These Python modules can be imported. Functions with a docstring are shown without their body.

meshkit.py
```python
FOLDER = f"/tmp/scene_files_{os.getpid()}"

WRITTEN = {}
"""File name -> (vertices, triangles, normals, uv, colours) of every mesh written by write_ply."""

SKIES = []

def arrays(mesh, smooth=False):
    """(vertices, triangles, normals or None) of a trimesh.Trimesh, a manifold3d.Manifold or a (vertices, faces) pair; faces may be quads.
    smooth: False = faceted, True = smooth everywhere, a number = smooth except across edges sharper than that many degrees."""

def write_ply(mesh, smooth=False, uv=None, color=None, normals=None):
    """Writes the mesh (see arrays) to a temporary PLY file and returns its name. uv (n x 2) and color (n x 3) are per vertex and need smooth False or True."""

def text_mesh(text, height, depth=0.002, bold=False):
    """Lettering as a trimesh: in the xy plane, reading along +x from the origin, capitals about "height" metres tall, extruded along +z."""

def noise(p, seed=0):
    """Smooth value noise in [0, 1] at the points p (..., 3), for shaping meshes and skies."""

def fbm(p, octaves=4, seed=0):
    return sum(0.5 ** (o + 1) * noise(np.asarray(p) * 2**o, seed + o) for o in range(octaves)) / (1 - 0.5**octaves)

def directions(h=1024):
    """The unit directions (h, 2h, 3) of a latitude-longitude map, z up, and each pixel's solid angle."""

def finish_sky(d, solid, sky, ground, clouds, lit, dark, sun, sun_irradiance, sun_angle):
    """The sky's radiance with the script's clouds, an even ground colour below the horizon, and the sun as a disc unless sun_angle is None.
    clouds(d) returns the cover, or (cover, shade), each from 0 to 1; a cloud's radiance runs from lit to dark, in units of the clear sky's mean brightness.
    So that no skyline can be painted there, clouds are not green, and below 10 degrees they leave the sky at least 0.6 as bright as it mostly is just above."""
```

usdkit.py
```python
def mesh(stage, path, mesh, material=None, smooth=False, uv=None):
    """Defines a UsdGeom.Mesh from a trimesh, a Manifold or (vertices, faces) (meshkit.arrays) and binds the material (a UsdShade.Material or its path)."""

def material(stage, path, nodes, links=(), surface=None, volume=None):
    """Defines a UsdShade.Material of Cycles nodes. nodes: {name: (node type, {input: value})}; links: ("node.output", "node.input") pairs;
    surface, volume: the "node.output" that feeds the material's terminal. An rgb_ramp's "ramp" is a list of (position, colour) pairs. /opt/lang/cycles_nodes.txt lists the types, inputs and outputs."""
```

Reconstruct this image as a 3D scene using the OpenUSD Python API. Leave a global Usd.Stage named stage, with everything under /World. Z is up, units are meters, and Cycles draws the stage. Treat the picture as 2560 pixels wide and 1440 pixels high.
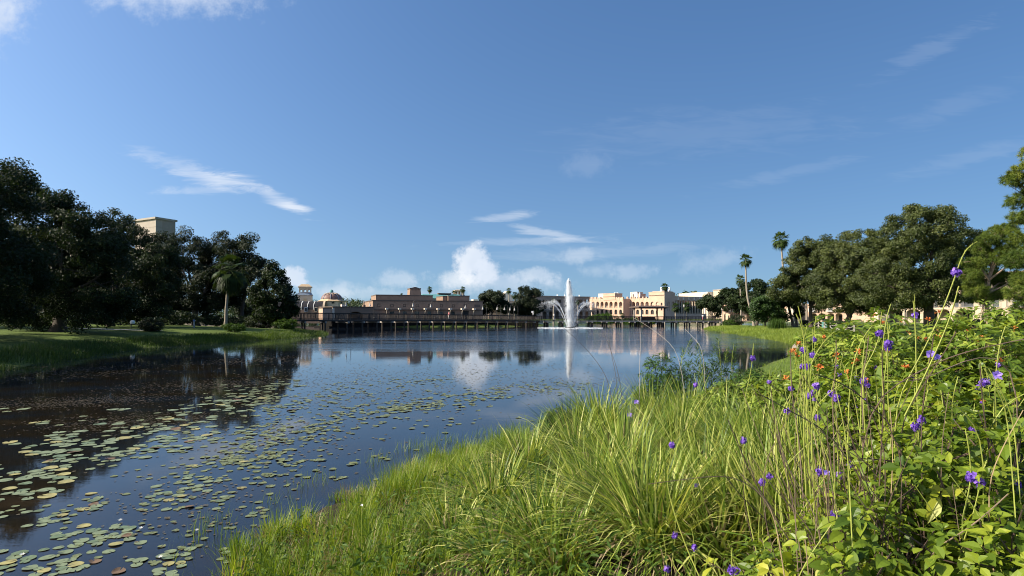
import math, numpy as np, trimesh, shapely
from shapely.geometry import Polygon, Point, LineString, box as sbox
import usdkit, meshkit
from pxr import Usd, UsdGeom, UsdLux, UsdShade, Sdf, Gf, Vt

stage = Usd.Stage.CreateInMemory()
UsdGeom.SetStageUpAxis(stage, "Z")
UsdGeom.SetStageMetersPerUnit(stage, 1.0)
world = UsdGeom.Xform.Define(stage, "/World")
UsdGeom.Scope.Define(stage, "/World/Looks")

# ---------------------------------------------------------------- camera, sky, sun
EYE = 2.65                      # metres above the lake
FPX = 1525.0                    # focal length in pixels of the 2560 px wide photograph
HOR = 790.0                     # the horizon's row there
cam = UsdGeom.Camera.Define(stage, "/World/camera")
cam.AddTranslateOp().Set(Gf.Vec3d(0, 0, EYE))
cam.AddRotateXOp().Set(90.0)
cam.CreateFocalLengthAttr(FPX / 2560 * 36.0)
cam.CreateHorizontalApertureAttr(36.0)
cam.CreateVerticalApertureAttr(36.0 * 9 / 16)
cam.CreateVerticalApertureOffsetAttr((HOR - 720.0) / 2560 * 36.0)
cam.CreateClippingRangeAttr(Gf.Vec2f(0.05, 20000))
cam.CreateExposureAttr(0.98)

SUN_AZ, SUN_EL = math.radians(-101.0), math.radians(33.0)      # azimuth from +y towards +x
SUN = np.array([math.sin(SUN_AZ) * math.cos(SUN_EL), math.cos(SUN_AZ) * math.cos(SUN_EL), math.sin(SUN_EL)])
SKY = 0.080
sun = UsdLux.DistantLight.Define(stage, "/World/sun_light")
sun.CreateIntensityAttr(1.25)
sun.CreateNormalizeAttr(True)
sun.CreateAngleAttr(0.5)
sun.CreateColorAttr(Gf.Vec3f(1.0, 0.90, 0.74))
zax = Gf.Vec3d(*SUN)
xax = Gf.Cross(Gf.Vec3d(0, 0, 1), zax).GetNormalized()
yax = Gf.Cross(zax, xax)
sun.AddTransformOp().Set(Gf.Matrix4d(*xax, 0, *yax, 0, *zax, 0, 0, 0, 0, 1))


def sky_material():
    """Clear sky with the morning's clouds; a cloud is (azimuth tangent, elevation tangent) centre, half sizes, tilt, density, edge noise."""
    n, l = {}, []
    n["tc"] = ("texture_coordinate", {})
    n["sky"] = ("sky_texture", {"sky_type": "single_scattering", "sun_disc": False, "sun_elevation": SUN_EL, "sun_rotation": SUN_AZ,
                                "altitude": 20.0, "air_density": 1.0, "aerosol_density": 2.2, "ozone_density": 2.0})
    n["sep"] = ("separate_xyz", {})
    l.append(("tc.generated", "sep.vector"))
    # the haze-brown band of the model's last degrees is lifted out of view, as in humid morning air
    n["lift"] = ("vector_math", {"math_type": "multiply_add", "vector2": (1, 1, 0.86), "vector3": (0, 0, 0.10)})
    n["hue"] = ("hsv", {"saturation": 1.20, "value": 1.0, "hue": 0.503})
    n["tint"] = ("mix", {"mix_type": "multiply", "fac": 1.0, "color2": (0.915, 1.0, 1.05)})
    l += [("tc.generated", "lift.vector1"), ("lift.vector", "sky.vector"), ("sky.color", "hue.color"), ("hue.color", "tint.color1")]
    # humid air scatters forward: brighter towards the sun's side, deeper blue away from it
    n["fd"] = ("vector_math", {"math_type": "dot_product", "vector2": tuple(SUN)})
    n["fm"] = ("map_range", {"from_min": -0.95, "from_max": 0.75, "to_min": 0.74, "to_max": 1.26})
    n["fwd"] = ("mix", {"mix_type": "multiply", "fac": 1.0})
    l += [("tc.generated", "fd.vector1"), ("fd.value", "fm.value"), ("tint.color", "fwd.color1"), ("fm.result", "fwd.color2")]
    n["front"] = ("math", {"math_type": "maximum", "value2": 0.05})
    l.append(("sep.y", "front.value1"))
    for k, s in (("u", "x"), ("v", "z")):
        n[k] = ("math", {"math_type": "divide"})
        l += [(f"sep.{s}", f"{k}.value1"), ("front.value", f"{k}.value2")]
    n["uv"] = ("combine_xyz", {})
    l += [("u.value", "uv.x"), ("v.value", "uv.y")]
    # edge noises: billowing (cumulus) and drawn-out (cirrus)
    n["nb"] = ("noise_texture", {"scale": 30.0, "detail": 8.0, "roughness": 0.66})
    n["nbig"] = ("noise_texture", {"scale": 9.0, "detail": 3.0, "roughness": 0.5})
    n["cm"] = ("mapping", {"mapping_type": "point", "rotation": (0, 0, 0.33), "scale": (7.0, 42.0, 1)})
    n["nc"] = ("noise_texture", {"scale": 1.6, "detail": 8.0, "roughness": 0.66, "distortion": 0.7})
    l += [("uv.vector", "nb.vector"), ("uv.vector", "nbig.vector"), ("uv.vector", "cm.vector"), ("cm.vector", "nc.vector")]
    P = lambda x, y: ((x - 1280) / FPX, (HOR - y) / FPX)
    blobs = [  # px, py, half x, half y, tilt (deg), density, noise kind, noise weight, softness
        (455, 418, 90, 16, -17, .34, "nc", 2.5, 1.7), (560, 450, 86, 17, -10, .40, "nc", 2.5, 1.8), (680, 490, 70, 13, -27, .48, "nc", 2.3, 1.8), (732, 516, 34, 7, -8, .55, "nc", 1.9, 1.5), (520, 474, 80, 9, 3, .26, "nc", 2.3, 1.7),
        (430, -34, 165, 50, -3, .55, "nb", 1.5, 1.7), (-24, 8, 70, 75, 0, .75, "nb", 1.4, 1.7),
        (1178, 655, 39, 38, 5, .84, "nb", 1.35, .8), (1212, 684, 36, 28, 0, .80, "nb", 1.4, .9), (1138, 696, 40, 16, 0, .42, "nb", 1.5, 1.3), (1240, 706, 130, 22, 0, .44, "nb", 1.5, 1.4),
        (1335, 690, 52, 18, 0, .42, "nb", 1.6, 1.0), (728, 690, 34, 28, 0, .75, "nb", 1.5, .8), (995, 697, 42, 20, 0, .34, "nb", 1.8, 1.4), (835, 724, 55, 16, 0, .36, "nb", 1.7, 1.4), (930, 735, 190, 12, 0, .20, "nb", 1.6, 1.5),
        (1265, 543, 66, 9, 6, .34, "nc", 2.1, 1.4), (1360, 582, 90, 10, -9, .38, "nc", 2.0, 1.4), (1320, 602, 150, 9, 2, .22, "nc", 2.1, 1.5), (1480, 630, 190, 14, 3, .13, "nc", 2.1, 1.6),
        (2340, 118, 105, 18, 27, .08, "nc", 2.4, 1.7), (1468, 414, 46, 24, 0, .08, "nb", 1.9, 1.6), (1440, 640, 42, 16, 0, .30, "nb", 1.8, 1.4), (1578, 682, 42, 16, 0, .30, "nb", 1.8, 1.4), (1775, 655, 70, 20, 8, .20, "nb", 1.9, 1.6),
        (1500, 676, 40, 13, 0, .22, "nb", 1.8, 1.4), (1980, 430, 130, 12, 12, .07, "nc", 2.2, 1.8), (1760, 330, 240, 40, 4, .05, "nc", 2.4, 1.8), (2400, 260, 120, 20, 20, .05, "nc", 2.2, 1.8), (2440, 390, 160, 16, 14, .06, "nc", 2.2, 1.8),
    ]
    total = None
    for i, (px, py, hx, hy, tilt, dens, kind, nw, soft) in enumerate(blobs):
        nw *= 2.0
        c = P(px, py)
        n[f"m{i}"] = ("mapping", {"mapping_type": "texture", "location": (c[0], c[1], 0), "rotation": (0, 0, math.radians(tilt)), "scale": (hx / FPX, hy / FPX, 1)})
        n[f"d{i}"] = ("vector_math", {"math_type": "length"})
        n[f"e{i}"] = ("math", {"math_type": "multiply_add", "value2": -nw})
        n[f"c{i}"] = ("map_range", {"range_type": "smoothstep", "from_min": 1 - nw / 2 + soft / 2, "from_max": 1 - nw / 2 - soft / 2, "to_min": 0.0, "to_max": dens, "clamp": True})
        # f = length - nw*noise ; dense where small
        l += [("uv.vector", f"m{i}.vector"), (f"m{i}.vector", f"d{i}.vector1"), (f"{kind}.fac", f"e{i}.value1"), (f"d{i}.value", f"e{i}.value3"), (f"e{i}.value", f"c{i}.value")]
        if total is None:
            total = f"c{i}.result"
        else:  # screen the covers together
            n[f"s{i}"] = ("mix", {"mix_type": "screen", "fac": 1.0})
            l += [(total, f"s{i}.color1"), (f"c{i}.result", f"s{i}.color2")]
            total = f"s{i}.color"
    # only in front (the tangents mean nothing behind), a thin veil elsewhere and everywhere
    n["isfront"] = ("math", {"math_type": "greater_than", "value2": 0.1})
    n["cov"] = ("math", {"math_type": "multiply"})
    l += [("sep.y", "isfront.value1"), (total, "cov.value1"), ("isfront.value", "cov.value2")]
    # light inside a cloud: whiter above and towards the sun, greyer below
    n["shade"] = ("map_range", {"from_min": 0.3, "from_max": 0.72, "to_min": 0.0, "to_max": 1.0, "clamp": True})
    n["lit"] = ("mix", {"mix_type": "mix", "color1": (4.0, 4.7, 5.9), "color2": (6.7, 6.8, 6.9)})
    n["out"] = ("mix", {"mix_type": "mix"})
    n["bg"] = ("background_shader", {"strength": SKY})
    l += [("nbig.fac", "shade.value"), ("shade.result", "lit.fac"), ("fwd.color", "out.color1"), ("lit.color", "out.color2"), ("cov.value", "out.fac"), ("out.color", "bg.color")]
    return usdkit.material(stage, "/World/Looks/sky_air", n, l, surface="bg.background")


sky = UsdLux.DomeLight.Define(stage, "/World/sky")
sky.GetPrim().SetCustomDataByKey("kind", "structure")
UsdShade.MaterialBindingAPI.Apply(sky.GetPrim()).Bind(sky_material())

# ---------------------------------------------------------------- helpers
used = {}


def numbered(parent, name):
    k = (parent, name)
    i = used.get(k, 0)
    used[k] = i + 1
    return f"{parent}/{name}" if i == 0 else f"{parent}/{name}_{i:03d}"


def tag(prim, label=None, cat=None, group=None, kind=None):
    for k, v in (("label", label), ("category", cat), ("group", group), ("kind", kind)):
        if v:
            prim.SetCustomDataByKey(k, v)
    return prim


def thing(name, label, cat, loc=(0, 0, 0), rz=0.0, group=None):
    p = numbered("/World", name)
    x = UsdGeom.Xform.Define(stage, p)
    if any(loc) or rz:
        x.AddTranslateOp().Set(Gf.Vec3d(*map(float, loc)))
    if rz:
        x.AddRotateZOp().Set(float(rz))
    tag(x.GetPrim(), label, cat, group)
    return p


def put(parent, name, mesh, mat, smooth=False, tone=None, label=None, kind=None, cat=None, group=None):
    """One mesh prim under parent ('/World' or a thing or part); mesh is a trimesh or (vertices, faces); tone a float per vertex."""
    p = numbered(parent, name)
    if isinstance(mesh, MB):
        mesh = mesh.mesh()
    m = usdkit.mesh(stage, p, mesh, mat, smooth=smooth)
    if tone is not None:
        UsdGeom.PrimvarsAPI(m).CreatePrimvar("tone", Sdf.ValueTypeNames.FloatArray, "vertex").Set(Vt.FloatArray.FromNumpy(np.asarray(tone, np.float32)))
    tag(m.GetPrim(), label, cat, group, kind)
    return p


def copy_of(source, name, label, cat, loc, rz=0.0, scale=None, group=None):
    """An instance of a class prim or of an earlier thing."""
    p = numbered("/World", name)
    x = UsdGeom.Xform.Define(stage, p)
    x.GetPrim().GetReferences().AddInternalReference(source)
    x.ClearXformOpOrder()
    x.AddTranslateOp().Set(Gf.Vec3d(*map(float, loc)))
    x.AddRotateZOp().Set(float(rz))
    if scale is not None:
        x.AddScaleOp().Set(Gf.Vec3f(*[float(s) for s in np.broadcast_to(scale, 3)]))
    x.GetPrim().SetInstanceable(True)
    tag(x.GetPrim(), label, cat, group)
    return p


class MB:
    """Collects shapes into one mesh."""
    def __init__(s):
        s.v, s.f, s.n = [], [], 0

    def add(s, v, f):
        v = np.asarray(v, float)
        f = np.asarray(f, int)
        if f.shape[1] == 4:
            f = np.vstack([f[:, [0, 1, 2]], f[:, [0, 2, 3]]])
        s.v.append(v)
        s.f.append(f + s.n)
        s.n += len(v)
        return s

    def tm(s, m):
        return s.add(m.vertices, m.faces)

    def box(s, lo, hi, fr=None):
        v = np.array([[x, y, z] for x in (lo[0], hi[0]) for y in (lo[1], hi[1]) for z in (lo[2], hi[2])], float)
        f = [[0, 1, 3, 2], [4, 6, 7, 5], [0, 4, 5, 1], [2, 3, 7, 6], [0, 2, 6, 4], [1, 5, 7, 3]]
        return s.add(fr.pt(v) if fr else v, f)

    def tube(s, path, rad, sides=6, cap=True):
        p = np.asarray(path, float)
        r = np.broadcast_to(rad, (len(p),))
        t = np.gradient(p, axis=0)
        t /= np.linalg.norm(t, axis=1, keepdims=True) + 1e-12
        up = np.array([0, 0, 1.0]) if np.abs(t[:, 2]).mean() < 0.8 else np.array([1.0, 0, 0])
        a = np.cross(t, up)
        a /= np.linalg.norm(a, axis=1, keepdims=True) + 1e-12
        b = np.cross(t, a)
        g = np.arange(sides) * 2 * np.pi / sides
        v = p[:, None] + r[:, None, None] * (np.cos(g)[None, :, None] * a[:, None] + np.sin(g)[None, :, None] * b[:, None])
        f = []
        for i in range(len(p) - 1):
            for j in range(sides):
                k = (j + 1) % sides
                f.append([i * sides + j, i * sides + k, (i + 1) * sides + k, (i + 1) * sides + j])
        v = v.reshape(-1, 3)
        f = np.array(f)
        f = np.vstack([f[:, [0, 1, 2]], f[:, [0, 2, 3]]])
        if cap:
            n = len(v)
            v = np.vstack([v, p[:1], p[-1:]])
            e = (len(p) - 1) * sides
            f = np.vstack([f, [[n, (j + 1) % sides, j] for j in range(sides)], [[n + 1, e + j, e + (j + 1) % sides] for j in range(sides)]])
        return s.add(v, f)

    def lathe(s, prof, centre=(0, 0, 0), sides=16):
        m = trimesh.creation.revolve(np.asarray(prof, float), sections=sides)
        return s.add(m.vertices + np.asarray(centre, float), m.faces)

    def ext(s, poly, fr, off, thick):
        """A polygon of (along, height) in the frame's upright plane, its front 'off' metres proud, 'thick' metres deep."""
        for g in getattr(poly, "geoms", [poly]):
            if g.is_empty:
                continue
            m = trimesh.creation.extrude_polygon(g, thick, engine="earcut")
            v = np.stack([m.vertices[:, 0], -off + m.vertices[:, 2], m.vertices[:, 1]], 1)
            s.add(fr.pt(v), m.faces[:, ::-1])
        return s

    def mesh(s):
        return np.vstack(s.v), np.vstack(s.f)


class Frame:
    """An upright plane: x along the wall, y into the wall, z up (absolute height)."""
    def __init__(s, a, b):
        s.o = np.array([a[0], a[1], 0.0])
        d = np.array([b[0] - a[0], b[1] - a[1], 0.0])
        s.len = np.linalg.norm(d)
        s.d = d / s.len
        s.i = np.array([-s.d[1], s.d[0], 0.0])

    def pt(s, v):
        v = np.asarray(v, float)
        return s.o + v[..., :1] * s.d + v[..., 1:2] * s.i + v[..., 2:3] * np.array([0, 0, 1.0])

    def at(s, px, py=None, back=0.0):
        """Where the photograph's column px (and row py) meets the plane set back by 'back': along, height."""
        o = s.o + s.i * back
        k = (px - 1280) / FPX
        t = (k * o[1] - o[0]) / (s.d[0] - k * s.d[1])
        D = o[1] + s.d[1] * t
        return (t, EYE + (HOR - py) / FPX * D) if py is not None else t


def W(px, py, D):
    return np.array([(px - 1280) / FPX * D, D, EYE + (HOR - py) / FPX * D])


def on_water(px, py):
    D = EYE * FPX / (py - HOR)
    return np.array([(px - 1280) / FPX * D, D])


def arch(x0, x1, z0, z1, rise=None, n=10):
    """An opening with a round (or flatter) head: x0..x1, sill z0, crown z1."""
    r = (x1 - x0) / 2
    rise = r if rise is None else rise
    a = np.linspace(0, np.pi, n)
    return Polygon([(x0, z0), (x1, z0)] + [((x0 + x1) / 2 + r * math.cos(t), z1 - rise + rise * math.sin(t)) for t in a])


# ---------------------------------------------------------------- materials
L = "/World/Looks/"


def mat(name, col, rough=0.8, var=0.25, scale=2.0, bump=0.0, bscale=30.0, metal=0.0, col2=None, spec=0.3, stretch=None):
    """A weathered plain surface: colour drifting between two tones with noise in world space, a fine bump."""
    c = np.array(col, float)
    c2 = np.array(col2, float) if col2 is not None else c * (1 - var)
    n = {"g": ("geometry", {}), "n": ("noise_texture", {"scale": scale, "detail": 5.0, "roughness": 0.6}),
         "r": ("rgb_ramp", {"ramp": [(0.32, tuple(c2)), (0.62, tuple(c)), (0.85, tuple(np.minimum(c * 1.08, 0.95)))]}),
         "p": ("principled_bsdf", {"roughness": rough, "metallic": metal, "specular_ior_level": spec})}
    l = [("n.fac", "r.fac"), ("r.color", "p.base_color")]
    if stretch:
        n["m"] = ("mapping", {"mapping_type": "point", "scale": stretch})
        l += [("g.position", "m.vector"), ("m.vector", "n.vector")]
    else:
        l += [("g.position", "n.vector")]
    if bump:
        n["bn"] = ("noise_texture", {"scale": bscale, "detail": 3.0})
        n["b"] = ("bump", {"strength": bump, "distance": 0.02})
        l += [("g.position", "bn.vector"), ("bn.fac", "b.height"), ("b.normal", "p.normal")]
    return usdkit.material(stage, L + name, n, l, surface="p.BSDF")


def leafmat(name, ramp, transl=0.35, rough=0.5, tcol=None, scale=0.25, spec=0.35):
    """Foliage: the mesh's 'tone' (0..1, drawn leaf by leaf) picks the colour, with a slow drift over the plant; light passes through."""
    ramp = [(p, tuple(np.array(c, float))) for p, c in ramp]
    n = {"t": ("attribute", {"attribute": "tone"}), "g": ("geometry", {}), "n": ("noise_texture", {"scale": scale, "detail": 2.0}),
         "a": ("math", {"math_type": "multiply_add", "value2": 0.5, "value3": -0.25}), "s": ("math", {"math_type": "add", "use_clamp": True}),
         "r": ("rgb_ramp", {"ramp": ramp}), "p": ("principled_bsdf", {"roughness": rough, "specular_ior_level": spec}),
         "y": ("mix", {"mix_type": "multiply", "fac": 1.0, "color2": tcol or (1.25, 1.2, 0.55)}),
         "tr": ("translucent_bsdf", {}), "m": ("mix_closure", {"fac": transl})}
    l = [("g.position", "n.vector"), ("n.fac", "a.value1"), ("t.fac", "s.value1"), ("a.value", "s.value2"), ("s.value", "r.fac"), ("r.color", "p.base_color"),
         ("r.color", "y.color1"), ("y.color", "tr.color"), ("p.BSDF", "m.closure1"), ("tr.BSDF", "m.closure2")]
    return usdkit.material(stage, L + name, n, l, surface="m.closure")


M = {}
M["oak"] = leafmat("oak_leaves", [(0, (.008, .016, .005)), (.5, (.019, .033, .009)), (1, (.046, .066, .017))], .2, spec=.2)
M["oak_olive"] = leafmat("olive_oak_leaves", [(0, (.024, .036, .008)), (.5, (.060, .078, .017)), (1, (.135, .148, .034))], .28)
M["small_tree"] = leafmat("young_tree_leaves", [(0, (.016, .038, .008)), (.5, (.038, .078, .015)), (1, (.085, .140, .028))], .3)
M["grey_oak"] = leafmat("grey_oak_leaves", [(0, (.011, .017, .008)), (.5, (.023, .033, .014)), (1, (.050, .062, .028))], .2, spec=.2)
M["pine"] = leafmat("pine_needles", [(0, (.022, .042, .008)), (.5, (.072, .108, .017)), (1, (.165, .190, .030))], .25, spec=.15)
M["palm"] = leafmat("palm_fronds", [(0, (.014, .027, .007)), (.5, (.036, .060, .013)), (1, (.090, .120, .028))], .22, spec=.12)
M["bush"] = leafmat("bush_leaves", [(0, (.018, .040, .008)), (.5, (.045, .088, .014)), (1, (.110, .165, .024))], .3, spec=.12)
M["hedge"] = leafmat("hedge_leaves", [(0, (.008, .016, .005)), (.5, (.020, .036, .010)), (1, (.060, .075, .020))], .25)
M["forest"] = leafmat("far_forest_leaves", [(0, (.030, .048, .020)), (.5, (.055, .080, .032)), (1, (.100, .125, .050))], .2)
M["bark"] = mat("oak_bark", (.075, .060, .048), .9, .45, 3, .6, 14, stretch=(6, 6, 1.2))
M["palm_bark"] = mat("palm_bark", (.27, .23, .18), .9, .35, 4, .5, 20, stretch=(2, 2, 9))
M["pine_bark"] = mat("pine_bark", (.24, .17, .12), .9, .5, 5, .6, 14)
M["stone"] = mat("brown_stucco", (.240, .160, .112), .9, .16, .7, .25, 14)
M["stone_dark"] = mat("dark_trim", (.115, .085, .068), .85, .2, 1.5)
M["sand"] = mat("sand_stucco", (.50, .39, .28), .9, .12, .8, .2, 14)
M["beige"] = mat("beige_stucco", (.46, .37, .265), .9, .12, .6, .2, 14)
M["pink"] = mat("pink_stucco", (.49, .335, .24), .9, .14, .5, .2, 14)
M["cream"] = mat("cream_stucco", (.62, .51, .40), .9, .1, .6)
M["tower_block"] = mat("grey_beige_stucco", (.33, .285, .235), .9, .1, .6)
M["white"] = mat("white_paint", (.78, .77, .73), .6, .12, 2)
M["grey_wall"] = mat("grey_stucco", (.30, .25, .20), .9, .18, .6)
M["dark"] = mat("dark_opening", (.022, .021, .022), .5, .3, 1.0)
M["glass"] = usdkit.material(stage, L + "window_glass", {"p": ("principled_bsdf", {"base_color": (.02, .025, .03), "roughness": .06, "specular_ior_level": .6})}, [], surface="p.BSDF")
M["teal"] = mat("teal_roof_metal", (.10, .26, .25), .5, .2, 1.2)
M["slate"] = mat("slate_blue_roof", (.20, .24, .30), .6, .2, 1.0)
M["glazing"] = mat("vault_glazing", (.030, .029, .034), .7, .3, 1.0, spec=.08)
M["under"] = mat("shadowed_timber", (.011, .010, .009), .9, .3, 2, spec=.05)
M["dome"] = mat("copper_brown_dome", (.20, .115, .095), .55, .35, 1.2)
M["tile"] = mat("tile_roof", (.50, .36, .22), .8, .25, 2)
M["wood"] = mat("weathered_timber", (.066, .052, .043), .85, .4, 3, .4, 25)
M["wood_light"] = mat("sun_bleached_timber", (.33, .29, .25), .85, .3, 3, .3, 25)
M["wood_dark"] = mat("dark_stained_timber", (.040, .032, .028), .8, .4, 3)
M["metal"] = mat("grey_metal", (.22, .23, .24), .45, .2, 4, metal=.6)
M["dark_metal"] = mat("dark_bronze_metal", (.045, .042, .04), .5, .25, 4)
M["lamp_white"] = mat("lamp_enamel", (.36, .34, .31), .4, .1, 4)
M["red_wood"] = mat("red_brown_bench_wood", (.22, .09, .06), .7, .3, 5)
M["concrete"] = mat("pale_concrete", (.46, .43, .38), .9, .2, 1.5)
M["rock"] = mat("limestone", (.24, .20, .165), .9, .4, 4, .8, 9)
M["skin"] = mat("skin", (.50, .33, .25), .6, .08, 6)
M["cloth_pink"] = mat("pink_cloth", (.62, .20, .22), .8, .15, 9)
M["cloth_white"] = mat("white_cloth", (.75, .73, .70), .8, .1, 9)
M["cloth_dark"] = mat("dark_cloth", (.03, .03, .04), .8, .2, 9)
M["hair"] = mat("dark_hair", (.04, .028, .02), .6, .2, 9)
M["blue_sign"] = mat("blue_sign", (.05, .12, .30), .5, .1, 4)


def ground_material():
    n = {"g": ("geometry", {}), "n1": ("noise_texture", {"scale": .09, "detail": 4.0}), "n2": ("noise_texture", {"scale": 2.2, "detail": 6.0, "roughness": .7}),
         "r1": ("rgb_ramp", {"ramp": [(.3, (.060, .095, .018)), (.55, (.088, .128, .024)), (.75, (.118, .150, .034))]}),
         "r2": ("rgb_ramp", {"ramp": [(.25, (.55, .55, .5)), (.6, (1, 1, 1)), (.8, (1.25, 1.2, .95))]}),
         "x": ("mix", {"mix_type": "multiply", "fac": 1.0}), "s": ("separate_xyz", {}),
         "h": ("map_range", {"from_min": .10, "from_max": -.12, "to_min": 0, "to_max": 1, "clamp": True}),
         "nd": ("vector_math", {"math_type": "distance", "vector2": (1.5, 8.0, .5)}), "nm": ("map_range", {"range_type": "smoothstep", "from_min": 22, "from_max": 13, "to_min": 0, "to_max": 1, "clamp": True}),
         "so": ("rgb_ramp", {"ramp": [(.3, (.016, .013, .009)), (.6, (.040, .031, .019)), (.8, (.075, .060, .036))]}), "sx": ("mix", {}),
         "w": ("mix", {"color2": (.030, .024, .016)}), "bn": ("noise_texture", {"scale": 9.0, "detail": 5.0}), "b": ("bump", {"strength": .7, "distance": .08}),
         "p": ("principled_bsdf", {"roughness": .95, "specular_ior_level": .15})}
    l = [("g.position", "n1.vector"), ("g.position", "n2.vector"), ("n1.fac", "r1.fac"), ("n2.fac", "r2.fac"), ("r1.color", "x.color1"), ("r2.color", "x.color2"),
         ("g.position", "s.vector"), ("s.z", "h.value"), ("h.result", "w.fac"), ("g.position", "nd.vector1"), ("nd.value", "nm.value"), ("nm.result", "sx.fac"), ("x.color", "sx.color1"), ("n2.fac", "so.fac"), ("so.color", "sx.color2"), ("sx.color", "w.color1"), ("w.color", "p.base_color"),
         ("g.position", "bn.vector"), ("bn.fac", "b.height"), ("b.normal", "p.normal")]
    return usdkit.material(stage, L + "ground_grass", n, l, surface="p.BSDF")


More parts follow.
